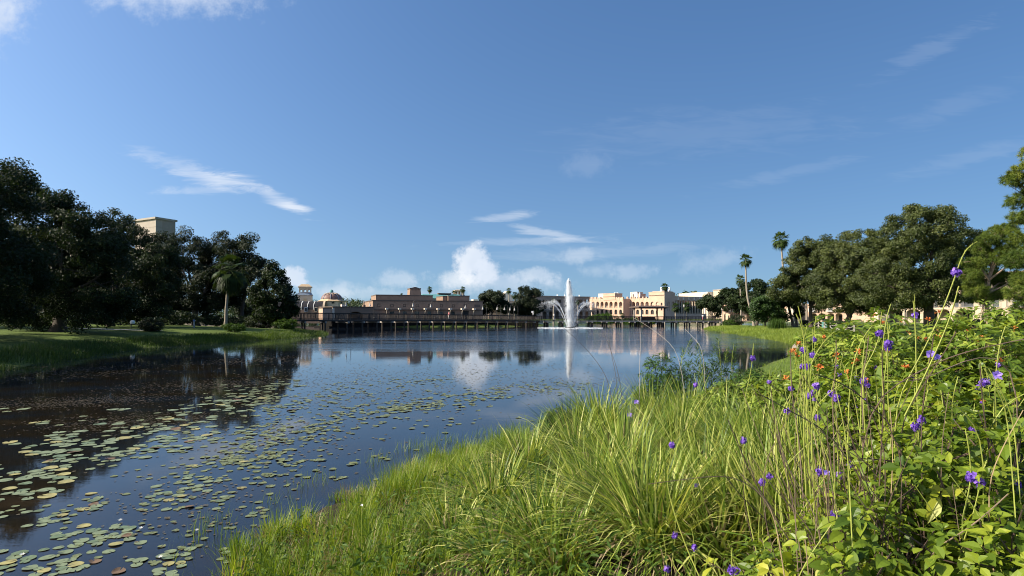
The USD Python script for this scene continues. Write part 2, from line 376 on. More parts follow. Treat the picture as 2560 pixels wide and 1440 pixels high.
def water_material():
    """Dark tannin-brown lake: mirror calm inshore, wind-ruffled in the open middle; weed beds just under the surface."""
    n = {"g": ("geometry", {}), "s": ("separate_xyz", {}),
         # where the wind reaches: beyond ~45 m, away from the left bank's lee, in streaks
         "far": ("map_range", {"range_type": "smoothstep", "from_min": 40, "from_max": 68, "to_min": 0, "to_max": 1, "clamp": True}),
         "lee": ("map_range", {"range_type": "smoothstep", "from_min": -25, "from_max": -9, "to_min": 0, "to_max": 1, "clamp": True}),
         "lee2": ("map_range", {"range_type": "smoothstep", "from_min": 44, "from_max": 24, "to_min": 0.25, "to_max": 1, "clamp": True}),
         "sm": ("mapping", {"mapping_type": "point", "scale": (.035, .13, 1)}), "sn": ("noise_texture", {"scale": 1.0, "detail": 4.0, "roughness": .6}),
         "sr": ("map_range", {"range_type": "smoothstep", "from_min": .30, "from_max": .62, "to_min": .12, "to_max": 1, "clamp": True}),
         "m1": ("math", {"math_type": "multiply"}), "m2": ("math", {"math_type": "multiply"}), "m3": ("math", {"math_type": "multiply"}),
         "amp": ("math", {"math_type": "multiply_add", "value2": .068, "value3": .0011}),
         "rm": ("mapping", {"mapping_type": "point", "scale": (1.0, 1.9, 1)}),
         "rn": ("noise_texture", {"scale": 3.3, "detail": 5.0, "roughness": .58, "distortion": .3}),
         "cn": ("noise_texture", {"scale": .55, "detail": 2.0, "roughness": .5}),
         "sum": ("math", {"math_type": "multiply_add", "value2": .55}),
         "hgt": ("math", {"math_type": "multiply"}), "b": ("bump", {"strength": 1.0, "distance": 1.0}),
         "wm": ("mapping", {"mapping_type": "point", "scale": (.22, .42, 1)}), "wn": ("noise_texture", {"scale": 1.0, "detail": 7.0, "roughness": .66}),
         "near": ("map_range", {"range_type": "smoothstep", "from_min": 52, "from_max": 22, "to_min": 0, "to_max": .16, "clamp": True}),
         "wa": ("math", {"math_type": "add"}),
         "wr": ("rgb_ramp", {"ramp": [(.46, (.0075, .0105, .0150)), (.60, (.0065, .0075, .0085)), (.72, (.0085, .0065, .004)), (.85, (.018, .013, .008))]}),
         "p": ("principled_bsdf", {"roughness": .025, "ior": 1.333, "specular_ior_level": .5})}
    l = [("g.position", "s.vector"), ("s.y", "far.value"), ("s.x", "lee.value"), ("s.x", "lee2.value"), ("g.position", "sm.vector"), ("sm.vector", "sn.vector"), ("sn.fac", "sr.value"),
         ("far.result", "m1.value1"), ("lee.result", "m1.value2"), ("m1.value", "m2.value1"), ("sr.result", "m2.value2"), ("m2.value", "m3.value1"), ("lee2.result", "m3.value2"),
         ("m3.value", "amp.value1"), ("g.position", "rm.vector"), ("rm.vector", "rn.vector"), ("rm.vector", "cn.vector"), ("rn.fac", "sum.value1"), ("cn.fac", "sum.value3"),
         ("sum.value", "hgt.value1"), ("amp.value", "hgt.value2"), ("hgt.value", "b.height"), ("b.normal", "p.normal"),
         ("g.position", "wm.vector"), ("wm.vector", "wn.vector"), ("s.y", "near.value"), ("wn.fac", "wa.value1"), ("near.result", "wa.value2"), ("wa.value", "wr.fac"), ("wr.color", "p.base_color")]
    return usdkit.material(stage, L + "lake_water", n, l, surface="p.BSDF")


M["ground"] = ground_material()
M["water"] = water_material()

# ---------------------------------------------------------------- ground and lake
SHORE = [(-24, -30), (-9, -14), (-5.0, -3), (-3.3, 3), (-2.9, 6.2), (-3.0, 7.7), (-2.3, 9.1), (-1.3, 11.3), (.4, 12.6), (3.2, 15.6), (7.6, 23), (13.6, 33), (20.6, 44), (25.8, 53), (28.8, 64), (33.2, 90), (38.4, 118), (40.5, 127),
         (44, 131), (53, 143), (68, 166), (86, 210), (92, 248), (60, 254), (20, 256), (9, 238), (10, 166), (5, 157), (-20, 148), (-47, 146), (-60, 190), (-80, 250), (-112, 340), (-150, 362), (-190, 352), (-130, 250), (-84, 160),
         (-52, 117), (-36, 100), (-29.2, 94), (-26.9, 86), (-26.8, 73), (-28.8, 65), (-30, 57), (-30.4, 47), (-25.2, 31), (-24.5, 20), (-30, 5), (-40, -20)]
LAKE = Polygon(SHORE)


def height(x, y):
    x, y = np.asarray(x, float), np.asarray(y, float)
    pts = shapely.points(x, y)
    d = shapely.distance(pts, LAKE.exterior)
    inside = shapely.contains_xy(LAKE, x, y)
    near = np.clip((34 - y) / 14, 0, 1) * np.clip((x + 14) / 6, 0, 1)
    hn = .05 * np.minimum(d, 1.2) + 1.0 * (1 - np.exp(-(np.maximum(d - .9, 0) / 2.1) ** 1.25))
    hf = 1.0 * (1 - np.exp(-d / 6.5)) + .65 * (1 - np.exp(-d / 30))
    right = np.clip((x - 15) / 10, 0, 1) * np.clip((y - 30) / 12, 0, 1) * np.clip((170 - y) / 20, 0, 1)
    hr = .42 * (1 - np.exp(-d / 4)) + .75 * (1 - np.exp(-d / 45))
    h = near * hn + (1 - near) * (right * hr + (1 - right) * hf)
    h = h + (.05 * (meshkit.fbm(np.stack([x * .6, y * .6, 0 * x], -1), 3) - .5)) * np.clip(d / 2, 0, 1)
    return np.where(inside, -np.minimum(d * .35, 1.4), h)


def hgt(x, y):
    return float(height(np.array([x]), np.array([y]))[0])


def span(*segs):
    return np.unique(np.concatenate([np.linspace(a, b, n, endpoint=False) for a, b, n in segs] + [[segs[-1][1]]]))


gx = span((-4000, -400, 14), (-400, -120, 30), (-120, -34, 44), (-34, -20, 20), (-20, -6, 20), (-6, 9, 44), (9, 60, 56), (60, 130, 36), (130, 420, 30), (420, 4000, 14))
gy = span((-400, -40, 12), (-40, -2, 14), (-2, 22, 62), (22, 140, 104), (140, 270, 72), (270, 480, 32), (480, 6000, 18))
X, Y = np.meshgrid(gx, gy, indexing="ij")
Z = height(X.ravel(), Y.ravel())
a, b = np.meshgrid(np.arange(len(gx) - 1), np.arange(len(gy) - 1), indexing="ij")
q = (a * len(gy) + b).ravel()
faces = np.stack([q, q + len(gy), q + len(gy) + 1, q + 1], 1)
put("/World", "ground", (np.stack([X.ravel(), Y.ravel(), Z], 1), faces), M["ground"], smooth=True, kind="structure")
wx, wy = np.linspace(-230, 120, 8), np.linspace(-60, 380, 9)
X, Y = np.meshgrid(wx, wy, indexing="ij")
a, b = np.meshgrid(np.arange(7), np.arange(8), indexing="ij")
q = (a * 9 + b).ravel()
put("/World", "lake_water", (np.stack([X.ravel(), Y.ravel(), 0 * X.ravel()], 1), np.stack([q, q + 9, q + 10, q + 1], 1)), M["water"], smooth=True, kind="structure")

# ---------------------------------------------------------------- vegetation builders
def unit(v):
    return v / (np.linalg.norm(v, axis=-1, keepdims=True) + 1e-12)


def diamonds(p, nrm, size, rng, aspect=.6):
    """Small leaf sprays: a bent diamond of two triangles at each point, facing roughly along its normal."""
    n = len(p)
    t = unit(np.cross(nrm, rng.normal(size=(n, 3))))
    b = unit(np.cross(nrm, t))
    s = np.broadcast_to(size, (n,))[:, None] * rng.uniform(.6, 1.35, (n, 1))
    v = np.stack([p - t * s * .5, p + b * s * .5 * aspect + nrm * s * .12, p + t * s * .5, p - b * s * .5 * aspect + nrm * s * .12], 1).reshape(-1, 3)
    i = np.arange(n)[:, None] * 4
    return v, np.concatenate([i + [0, 1, 2], i + [0, 2, 3]], 1).reshape(-1, 3)


def crown_mesh(lobes, rng, n_leaf, leaf, sub_r, flat=.75, shag=0.0):
    """Leaves gathered in clumps spread over the outside of the lobes (centre, radii)."""
    c, r = np.array([x[0] for x in lobes], float), np.array([x[1] for x in lobes], float)
    area = (r ** 2).mean(1)
    n_sub = max(12, int(1.9 * area.sum() * 4 / (sub_r ** 2) / 3.0))
    k = rng.choice(len(c), n_sub * 2, p=area / area.sum())
    d = unit(rng.normal(size=(n_sub * 2, 3)))
    s = c[k] + d * r[k] * rng.uniform(.62, 1.04, (len(k), 1))
    q = (np.linalg.norm((s[:, None] - c[None]) / r[None], axis=2) < .62)
    q[np.arange(len(k)), k] = False
    keep = ~q.any(1)
    s, d = s[keep][:n_sub], d[keep][:n_sub]
    R = sub_r * rng.uniform(.55, 1.35, len(s))
    w = R ** 2
    m = rng.choice(len(s), n_leaf, p=w / w.sum())
    e = unit(rng.normal(size=(n_leaf, 3)))
    rho = R[m] * rng.uniform(0, 1, n_leaf) ** .45
    p = s[m] + e * rho[:, None] * np.array([1, 1, flat])
    if shag:
        p[:, 2] -= shag * rng.uniform(0, 1, n_leaf) ** 2
    nrm = unit(.55 * e + .35 * d[m] + .55 * rng.normal(size=(n_leaf, 3)) + [0, 0, .25])
    v, f = diamonds(p, nrm, leaf, rng)
    tone = np.clip(.22 + .36 * rng.uniform(size=n_leaf) + rng.normal(0, .13, len(s))[m], 0, 1)
    return v, f, np.repeat(tone, 4)


def limb_path(a, b, rng, n=6, sag=.12):
    a, b = np.asarray(a, float), np.asarray(b, float)
    t = np.linspace(0, 1, n)[:, None]
    ln = np.linalg.norm(b - a)
    bow = rng.normal(0, .07, 3) * ln
    return a + (b - a) * t + np.sin(np.pi * t) * bow + np.array([0, 0, 1]) * ln * sag * (t ** .6 - t)


def tree(name, label, cat, base, lobes, mat_, seed, n_leaf=16000, leaf=.34, sub_r=1.0, trunk_r=.4, fork=.4, bark="bark", path=None, limbs=7, shag=0.0, group=None):
    """base: ground point; lobes: world (centre, radii). A tapered trunk, limbs that reach into the lobes, and a crown of leaf clumps."""
    rng = np.random.default_rng(seed)
    t = thing(name, label, cat, base, group=group)
    o = np.asarray(base, float)
    cen = np.array([l[0] for l in lobes])
    lo = min(l[0][2] - l[1][2] for l in lobes)
    top = max(l[0][2] + l[1][2] for l in lobes)
    mid = np.average(cen, axis=0, weights=[np.mean(l[1]) ** 2 for l in lobes])
    if path is None:
        zf = o[2] + (mid[2] - o[2]) * fork * 1.25
        tip = np.array([o[0] * .7 + mid[0] * .3, o[1] * .7 + mid[1] * .3, zf])
        path = limb_path(o - [0, 0, .3], tip, rng, 6, 0)
    path = np.asarray(path, float)
    z = np.linspace(0, 1, len(path))
    rad = trunk_r * (1.0 - .42 * z) * (1 + .55 * np.exp(-z * 9))
    put(t, "trunk", MB().tube(path - o, rad, 9), M[bark], smooth=50)
    order = np.argsort([-np.mean(l[1]) for l in lobes])[:limbs]
    for j in order:
        c = cen[j] + rng.normal(0, .15, 3) * np.mean(lobes[j][1])
        s = path[-1] if rng.uniform() < .6 else path[-2]
        lp = limb_path(s, c, rng, 6)
        mb = MB().tube(lp - o, np.linspace(rad[-1] * .62, rad[-1] * .16, 6), 6)
        for _ in range(3):
            k = rng.integers(2, 5)
            e = c + unit(rng.normal(size=3)) * lobes[j][1] * .75
            mb.tube(limb_path(lp[k], e, rng, 4) - o, np.linspace(rad[-1] * .24, rad[-1] * .06, 4), 5)
        put(t, "limb", mb, M[bark], smooth=50)
    v, f, tone = crown_mesh(lobes, rng, n_leaf, leaf, sub_r, shag=shag)
    put(t, "crown", (v - o, f), M[mat_], tone=tone)
    return t


def px_lobes(D, spec, seed=0, depth=1.0):
    """Crown lobes from the outline seen in the photograph: (px, py, radius in px[, metres nearer or farther]), placed round the tree's own distance."""
    rng = np.random.default_rng(seed)
    out = []
    for s in spec:
        r = s[2] * D / FPX
        dy = s[3] if len(s) > 3 else rng.uniform(-.75, .75) * r * depth
        d2 = D + dy
        out.append((W(s[0], s[1], d2), np.array([r, r * 1.1, r * .92]) * d2 / D))
    return out


def ground_at(px, D):
    x = (px - 1280) / FPX * D
    return np.array([x, D, hgt(x, D)])


def frond_mesh(rng, az, el, stalk, fan, droop, nseg=13):
    """A fan palm's leaf: a stalk that bends with its weight and a pleated, split fan whose tips hang."""
    h = np.array([math.cos(az), math.sin(az), 0])
    t = np.linspace(0, 1, 5)
    e = el - droop * .5 * t
    step = np.stack([np.cos(e), np.sin(e)], 1) * stalk / 4
    pos = np.vstack([[0, 0], np.cumsum(step[:-1], 0)])
    p = pos[:, :1] * h + pos[:, 1:] * np.array([0, 0, 1.0])
    mb = MB().tube(p, np.linspace(.035, .02, 5), 3, cap=False)
    tip, ee = p[-1], e[-1]
    f = math.cos(ee) * h + math.sin(ee) * np.array([0, 0, 1.0])
    side = np.array([-h[1], h[0], 0])
    up = np.cross(side, f) * -1
    up = up if up[2] > 0 else -up
    for a in np.linspace(-1.75, 1.75, nseg):
        ln = fan * (1 - .18 * abs(a) / 1.75) * rng.uniform(.85, 1.1)
        d = math.cos(a) * f + math.sin(a) * side + up * .12
        w = np.cross(d, up)
        w = w / np.linalg.norm(w) * fan * .075
        m1 = tip + d * ln * .55 - np.array([0, 0, droop * .10 * ln])
        m2 = tip + d * ln * .9 - np.array([0, 0, (.22 + .35 * droop) * ln * rng.uniform(.7, 1.2)])
        mb.add([tip, m1 + w, m1 - w, m2], [[0, 2, 1], [1, 2, 3]])
    return mb


def palm(name, label, path, r0, fronds, stalk, fan, seed, skirt=.35, tone0=.5, group=None, bark="palm_bark", low=-.9):
    rng = np.random.default_rng(seed)
    path = np.asarray(path, float)
    o = path[0].copy()
    t = thing(name, label, "palm tree", o, group=group)
    # smooth the path
    s = np.linspace(0, 1, 14)
    k = np.linspace(0, 1, len(path))
    pp = np.stack([np.interp(s, k, path[:, i]) for i in range(3)], 1)
    for _ in range(2):
        pp[1:-1] = (pp[:-2] + 2 * pp[1:-1] + pp[2:]) / 4
    pp[0, 2] -= .25
    put(t, "trunk", MB().tube(pp - o, r0 * (1 - .45 * s) * (1 + .4 * np.exp(-s * 14)) * (1 + .04 * np.sin(s * 60)), 8), M[bark], smooth=50)
    top = pp[-1] - o
    for i in range(fronds):
        az = i * 2.39996 + rng.normal(0, .15)
        el = math.radians(np.interp(i / (fronds - 1), [0, skirt, 1], [math.degrees(low), -10, 82])) + rng.normal(0, .1)
        mb = frond_mesh(rng, az, el, stalk * rng.uniform(.8, 1.15), fan * rng.uniform(.85, 1.1), .55 + .5 * (el < .3))
        v, f = mb.mesh()
        put(t, "frond", (v + top, f), M["palm"], tone=np.full(len(v), np.clip(tone0 + rng.normal(0, .12) + .12 * (el > .2), 0, 1)))
    return t


def blades(xy, hgts, width, rng, lean=.35, z=None, segs=3, wind=(.10, 0.0), tone=None, curl=.9):
    """Grass blades, one bent tapering strip each."""
    n = len(xy)
    z = height(xy[:, 0], xy[:, 1]) if z is None else z
    az = rng.uniform(0, 2 * np.pi, n)
    ln = np.abs(rng.normal(0, lean, n))
    dirh = np.stack([np.cos(az) * ln + wind[0], np.sin(az) * ln + wind[1], np.zeros(n)], 1)
    side = unit(np.stack([-np.sin(az), np.cos(az), np.zeros(n)], 1) + rng.normal(0, .4, (n, 3)) * [1, 1, 0])
    h = np.broadcast_to(hgts, (n,))
    w = np.broadcast_to(width, (n,)) * rng.uniform(.7, 1.3, n)
    base = np.stack([xy[:, 0], xy[:, 1], z - .03], 1)
    rows = []
    for i in range(segs + 1):
        u = i / segs
        c = base + dirh * (h * (u ** 1.7) * curl)[:, None] + np.array([0, 0, 1.0]) * (h * (u - .28 * ln * u * u))[:, None]
        ww = (w * (1 - u ** 1.6) * .5)[:, None]
        rows.append([c - side * ww, c + side * ww] if i < segs else [c])
    v = np.stack([p for r in rows for p in r], 1)
    k = v.shape[1]
    f = []
    for i in range(segs - 1):
        a = 2 * i
        f += [[a, a + 1, a + 3], [a, a + 3, a + 2]]
    a = 2 * (segs - 1)
    f += [[a, a + 1, a + 2]]
    faces = (np.arange(n)[:, None, None] * k + np.array(f)[None]).reshape(-1, 3)
    tn = np.clip(rng.normal(.5, .2, n) if tone is None else tone, 0, 1)
    return v.reshape(-1, 3), faces, np.repeat(tn, k)


def leaf_blades(base, dirs, nrm, ln, wd, rng, fold=.25, droop=.25, n=4):
    """Broad leaves: n rows of (left, rib, right), pointed, folded along the rib and drooping. Returns (N, k, 3) vertices and the faces of one leaf."""
    N = len(base)
    side = unit(np.cross(dirs, nrm))
    up = unit(np.cross(side, dirs))
    prof = {3: [.0, .95, .0], 4: [.05, .9, .75, 0], 5: [.05, .75, 1.0, .62, 0]}[n]
    rows, u = [], np.linspace(0, 1, n)
    ln, wd = np.broadcast_to(ln, (N,)), np.broadcast_to(wd, (N,))
    dr = np.broadcast_to(droop, (N,))
    for i in range(n):
        c = base + dirs * (ln * u[i])[:, None] - np.array([0, 0, 1.0]) * (ln * dr * u[i] ** 2)[:, None]
        w = (wd * .5 * prof[i])[:, None]
        rows += [c - side * w + up * w * fold, c, c + side * w + up * w * fold]
    f = []
    for i in range(n - 1):
        a = 3 * i
        f += [[a, a + 1, a + 4], [a, a + 4, a + 3], [a + 1, a + 2, a + 5], [a + 1, a + 5, a + 4]]
    return np.stack(rows, 1), np.array(f)


def join_leaves(v, f, tone):
    N, k = v.shape[:2]
    return v.reshape(-1, 3), (np.arange(N)[:, None, None] * k + f[None]).reshape(-1, 3), np.repeat(tone, k)


def bush(name, label, cat, base, radii, mat_, seed, n_leaf=2500, leaf=.16, sub_r=.3, lumps=6, group=None, flat=.8):
    """A rounded shrub: lumps round the centre on short stems."""
    rng = np.random.default_rng(seed)
    t = thing(name, label, cat, base, group=group)
    r = np.asarray(radii, float)
    lobes = [(np.array([0, 0, r[2] * .95]), r * .72)]
    for i in range(lumps):
        a = i * 2.4 + rng.uniform(0, 1)
        k = rng.uniform(.35, .62)
        lobes.append((np.array([math.cos(a) * r[0] * k, math.sin(a) * r[1] * k, r[2] * rng.uniform(.5, 1.25)]), r * rng.uniform(.38, .58)))
    mb = MB()
    for i in range(4):
        mb.tube(limb_path([rng.normal(0, .05), rng.normal(0, .05), -.15], lobes[i][0], rng, 4), np.linspace(.05, .015, 4) * max(1, r[2]), 5)
    put(t, "stem", mb, M["bark"])
    v, f, tone = crown_mesh(lobes, rng, n_leaf, leaf, sub_r, flat=flat)
    v[:, 2] = np.maximum(v[:, 2], .02)
    put(t, "foliage", (v, f), M[mat_], tone=tone)
    return t


# ---------------------------------------------------------------- trees on the left bank
def oak(label, trunk_px, D, spec, seed, mat_="oak", fill=.8, grow=1.0, **k):
    r_ = np.random.default_rng(seed + 1000)
    spec = [(a[0], a[1], a[2] * grow) for a in spec]
    for _ in range(int(len(spec) * fill)):  # boughs between the main masses
        a, b = spec[r_.integers(len(spec))], spec[r_.integers(len(spec))]
        u = r_.uniform(.3, .7)
        if math.hypot(a[0] - b[0], a[1] - b[1]) < 2.4 * (a[2] + b[2]):
            spec.append((a[0] * u + b[0] * (1 - u), a[1] * u + b[1] * (1 - u) + .2 * a[2] * r_.uniform(-.3, 1), min(a[2], b[2]) * r_.uniform(.6, .85)))
    k["n_leaf"] = int(k.get("n_leaf", 16000) * 1.5)
    return tree("oak_tree", label, "tree", ground_at(trunk_px, D), px_lobes(D, spec, seed), mat_, seed, **k)


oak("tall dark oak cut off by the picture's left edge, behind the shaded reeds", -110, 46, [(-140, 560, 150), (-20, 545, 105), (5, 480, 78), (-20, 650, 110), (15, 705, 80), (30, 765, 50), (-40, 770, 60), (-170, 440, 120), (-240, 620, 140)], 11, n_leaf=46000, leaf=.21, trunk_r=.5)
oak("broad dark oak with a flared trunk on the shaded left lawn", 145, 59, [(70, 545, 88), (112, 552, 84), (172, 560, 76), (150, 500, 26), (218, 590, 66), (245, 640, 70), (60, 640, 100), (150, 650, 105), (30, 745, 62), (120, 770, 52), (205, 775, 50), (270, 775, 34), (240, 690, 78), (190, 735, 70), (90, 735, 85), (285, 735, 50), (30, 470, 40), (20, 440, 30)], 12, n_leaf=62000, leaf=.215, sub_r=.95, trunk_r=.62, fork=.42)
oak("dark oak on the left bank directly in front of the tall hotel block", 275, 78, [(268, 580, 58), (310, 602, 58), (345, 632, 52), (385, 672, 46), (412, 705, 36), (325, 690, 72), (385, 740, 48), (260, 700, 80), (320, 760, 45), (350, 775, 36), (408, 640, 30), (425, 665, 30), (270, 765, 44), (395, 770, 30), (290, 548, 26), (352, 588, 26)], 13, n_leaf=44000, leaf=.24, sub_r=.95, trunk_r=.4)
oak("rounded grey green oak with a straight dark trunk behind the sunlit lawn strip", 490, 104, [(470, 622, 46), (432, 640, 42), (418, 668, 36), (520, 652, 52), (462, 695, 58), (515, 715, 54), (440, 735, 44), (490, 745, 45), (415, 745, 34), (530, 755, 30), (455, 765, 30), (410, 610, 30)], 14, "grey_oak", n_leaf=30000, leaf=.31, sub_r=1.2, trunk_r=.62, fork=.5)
b = ground_at(603, 106)
oak("leaning dark oak behind the left fan palm", 603, 106, [(560, 622, 46), (545, 650, 46), (604, 640, 42), (590, 690, 52), (632, 662, 32), (635, 695, 36), (560, 700, 46), (620, 612, 24), (612, 715, 26), (545, 735, 34), (575, 750, 26)], 15, "grey_oak", n_leaf=28000, leaf=.31, sub_r=1.15, trunk_r=.3,
    path=[b - [0, 0, .3], W(605, 775, 106), W(611, 748, 106), W(617, 715, 106), W(618, 690, 106)])
tree("cedar_tree", "dark feathery drooping tree at the boardwalk's left end", "tree", ground_at(692, 97), px_lobes(97, [(688, 690, 30), (682, 665, 14), (668, 720, 34), (708, 735, 34), (690, 758, 44), (668, 770, 30), (722, 766, 22), (650, 745, 26), (700, 785, 24), (735, 752, 9), (726, 735, 10)], 16), "oak", 16, n_leaf=18000, leaf=.36, sub_r=.75, trunk_r=.25, shag=.7)
palm("fan_palm", "shaggy fan palm in front of the dark oaks on the left bank", [ground_at(564, 88), W(566, 760, 88), W(572, 700, 88), W(575, 676, 88)], .24, 60, 1.85, 1.45, 17, skirt=.62, tone0=.10, low=-1.35)
tree("oak_tree", "pale hazy tree between the leaning oak and the boardwalk's left end", "tree", ground_at(640, 150), px_lobes(150, [(628, 765, 22), (646, 772, 20), (612, 775, 18), (655, 785, 14)], 18), "grey_oak", 18, n_leaf=5000, leaf=.45, sub_r=1.0, trunk_r=.2, limbs=3)
bush("flowering_shrub", "bright yellow green shrub glowing between dark trunks on the left bank", "shrub", ground_at(450, 112), (2.0, 1.6, 2.3), "small_tree", 19, 3500, .26, .5)
bush("round_shrub", "round dark clipped shrub on the left lawn near the water", "shrub", ground_at(375, 66), (1.45, 1.4, .95), "hedge", 20, 6000, .13, .25, 8)
rng0 = np.random.default_rng(21)
for i, (px, D, rx, rz, lab) in enumerate([
        (40, 66, 3.6, 1.5, "long dark hedge bush at the picture's left edge under the oaks"), (215, 74, 4.2, 1.7, "dark hedge bush right of the flared oak trunk"),
        (300, 84, 4.0, 1.45, "low dark hedge bush behind the white ground light"), (400, 92, 3.6, 1.4, "dark hedge bush behind the round clipped shrub"),
        (455, 98, 3.2, 1.25, "clipped dark hedge beneath the bright yellow green shrub"), (540, 104, 3.0, 1.1, "low hedge bush beside the sign box under the grey oak"),
        (600, 103, 2.8, 1.2, "low dark hedge bush at the leaning oak's foot"), (645, 100, 2.6, 1.2, "dark bush beside the boardwalk ramp")]):
    bush("hedge_bush", lab, "hedge", ground_at(px, D), (rx, 1.4, rz), "hedge", 30 + i, 4200, .22, .4, 8, group="hedge along the left bank")
bush("shore_shrub", "leafy dark green shrub on the left promontory below the boardwalk", "shrub", ground_at(716, 93), (1.9, 1.3, .95), "bush", 40, 4500, .16, .35, 8)
bush("shore_shrub", "low leafy shrub in the reeds below the leaning oak", "shrub", ground_at(585, 73), (1.5, 1.0, .55), "bush", 41, 3000, .14, .3, 8)

for i_, (px, D, spec, lab) in enumerate((
        (95, 98, [(60, 620, 70), (120, 640, 75), (30, 690, 80), (100, 710, 80), (160, 700, 70), (60, 760, 50), (130, 765, 45), (-30, 700, 80), (190, 755, 45)], "deep shaded oak behind the flared oak, filling the gaps below its crown"),
        (235, 106, [(200, 640, 60), (250, 650, 60), (290, 690, 55), (220, 710, 65), (270, 740, 50), (200, 765, 36), (320, 745, 40), (340, 700, 40), (250, 772, 30)], "shaded oak behind the trunk of the hotel side oak"),
        (400, 118, [(380, 690, 42), (420, 700, 42), (360, 735, 40), (400, 745, 42), (440, 740, 34), (380, 772, 24), (425, 775, 20)], "shaded oak far behind the round clipped shrub"))):
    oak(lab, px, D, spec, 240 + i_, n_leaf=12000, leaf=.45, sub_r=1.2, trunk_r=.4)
oak("oak outside the left edge that shades the lawn, its boughs reaching into view", -330, 64, [(-330, 600, 120), (-230, 560, 110), (-250, 690, 110), (-400, 560, 120), (-350, 470, 100), (-200, 700, 80), (-170, 620, 80)], 243, n_leaf=9000, leaf=.5, sub_r=1.3, trunk_r=.5)

for i_, (x_, y_, lab) in enumerate(((-47, 27, "nearest oak outside the left edge, throwing its shade over the shore reeds"), (-51, 37, "oak outside the left edge between its two neighbours, shading the bank"))):
    r_ = np.random.default_rng(250 + i_)
    lb_ = [(np.array([x_ + 5.5 * math.cos(k * 1.05) * (k > 0), y_ + 5.5 * math.sin(k * 1.05) * (k > 0), 12.5 + 3.2 * (k == 0) + r_.uniform(-3.5, 2)]), np.array([4.6, 4.6, 4.2])) for k in range(7)]
    tree("oak_tree", lab, "tree", np.array([x_, y_, hgt(x_, y_)]), lb_, "oak", 250 + i_, n_leaf=9000, leaf=.6, sub_r=1.4, trunk_r=.5)

# ---------------------------------------------------------------- trees beyond the boardwalk
C1 = ground_at(1231, 166)
oak("round dark oak at the right end of the brown restaurant", 1231, 166, [(1228, 748, 27), (1212, 758, 20), (1246, 756, 22), (1234, 737, 16), (1258, 768, 16), (1205, 772, 12), (1225, 770, 20)], 51, "grey_oak", n_leaf=9000, leaf=.5, sub_r=1.2, trunk_r=.3)
oak("broad dark oak left of the fountain with light branches showing", 1318, 170, [(1316, 740, 22), (1302, 750, 20), (1334, 752, 22), (1346, 768, 17), (1312, 768, 24), (1330, 772, 22), (1292, 768, 17), (1340, 730, 9), (1300, 728, 9)], 52, "grey_oak", n_leaf=10000, leaf=.5, sub_r=1.2, trunk_r=.32)
far_palms = [(1074, 720, 186, .9, "fan palm rising behind the restaurant beside its square tower"), (1157, 720, 200, 1.0, "fan palm in front of the small arched belvedere"), (1135, 731, 196, 1.1, "low fan palm left of the small arched belvedere"),
             (1004, 733, 200, .5, "tiny palm tip showing over the restaurant's roof left of its tower"), (1272, 723, 200, .95, "fan palm before the pink gable between two dark oaks"), (1287, 735, 190, 1.1, "short fan palm squeezed between the two dark oaks"),
             (1384, 750, 205, 1.0, "yellowish fan palm before the grey hotel left of the fountain"), (1421, 753, 206, .9, "dark fan palm directly behind the fountain"), (1444, 752, 208, .8, "dark fan palm right of the fountain before the grey hotel"),
             (1662, 713, 215, 1.25, "tall fan palm standing before the corner of the pink arcaded hotel"),
             (1689, 765, 200, 1.2, "short young fan palm before the hotel's shaded wing, nearer its corner"), (1717, 763, 200, 1.25, "short young fan palm beside a lamp before the hotel's shaded wing"), (1556, 785, 205, .7, "small low palm among the hotel's garden bushes")]
for i, (px, py, D, s, lab) in enumerate(far_palms):
    g = ground_at(px, D)
    palm("fan_palm", lab, [g, W(px, (py + 790) / 2, D), W(px, py + 3, D)], .26 * min(1.15, s + .1), 22, (.62 if i < 10 else .8) * s, (.72 if i < 9 else .92) * s, 60 + i, tone0=.18, skirt=.35)
for i, (px, D, rx, rz, lab) in enumerate([(1488, 226, 3.6, 2.6, "dark garden bush below the pink hotel's first arches"), (1508, 224, 4.2, 3.0, "dark garden bush under the middle of the hotel's left arcade"), (1532, 222, 3.6, 2.8, "rounded garden bush beneath the hotel's recessed arches"),
                                         (1562, 218, 3.0, 1.7, "low garden bush left of the pavilion"), (1588, 214, 4.0, 2.2, "wide garden bush behind the pavilion's left posts"), (1612, 212, 3.4, 2.0, "garden bush seen through the pavilion")]):
    bush("garden_bush", lab, "bush", ground_at(px, D), (rx, 2.2, rz), "bush", 80 + i, 2200, .42, .8, 7, group="bushes below the pink hotel")
oak("dark tree hiding the right end of the hotel's shaded wing", 1785, 176, [(1782, 752, 22), (1800, 758, 22), (1772, 768, 14), (1812, 745, 18), (1795, 772, 18), (1760, 766, 12)], 53, n_leaf=8000, leaf=.5, sub_r=1.3, trunk_r=.35)
oak("dark rounded tree behind the short slender palm on the right", 1838, 156, [(1836, 742, 24), (1820, 758, 20), (1852, 756, 22), (1842, 770, 18), (1815, 738, 14)], 54, n_leaf=8000, leaf=.5, sub_r=1.3, trunk_r=.35)
oak("dark round topped tree behind the curved palm", 1888, 138, [(1888, 728, 30), (1908, 742, 28), (1868, 748, 24), (1890, 760, 30), (1918, 765, 24)], 55, n_leaf=10000, leaf=.5, sub_r=1.3, trunk_r=.4)

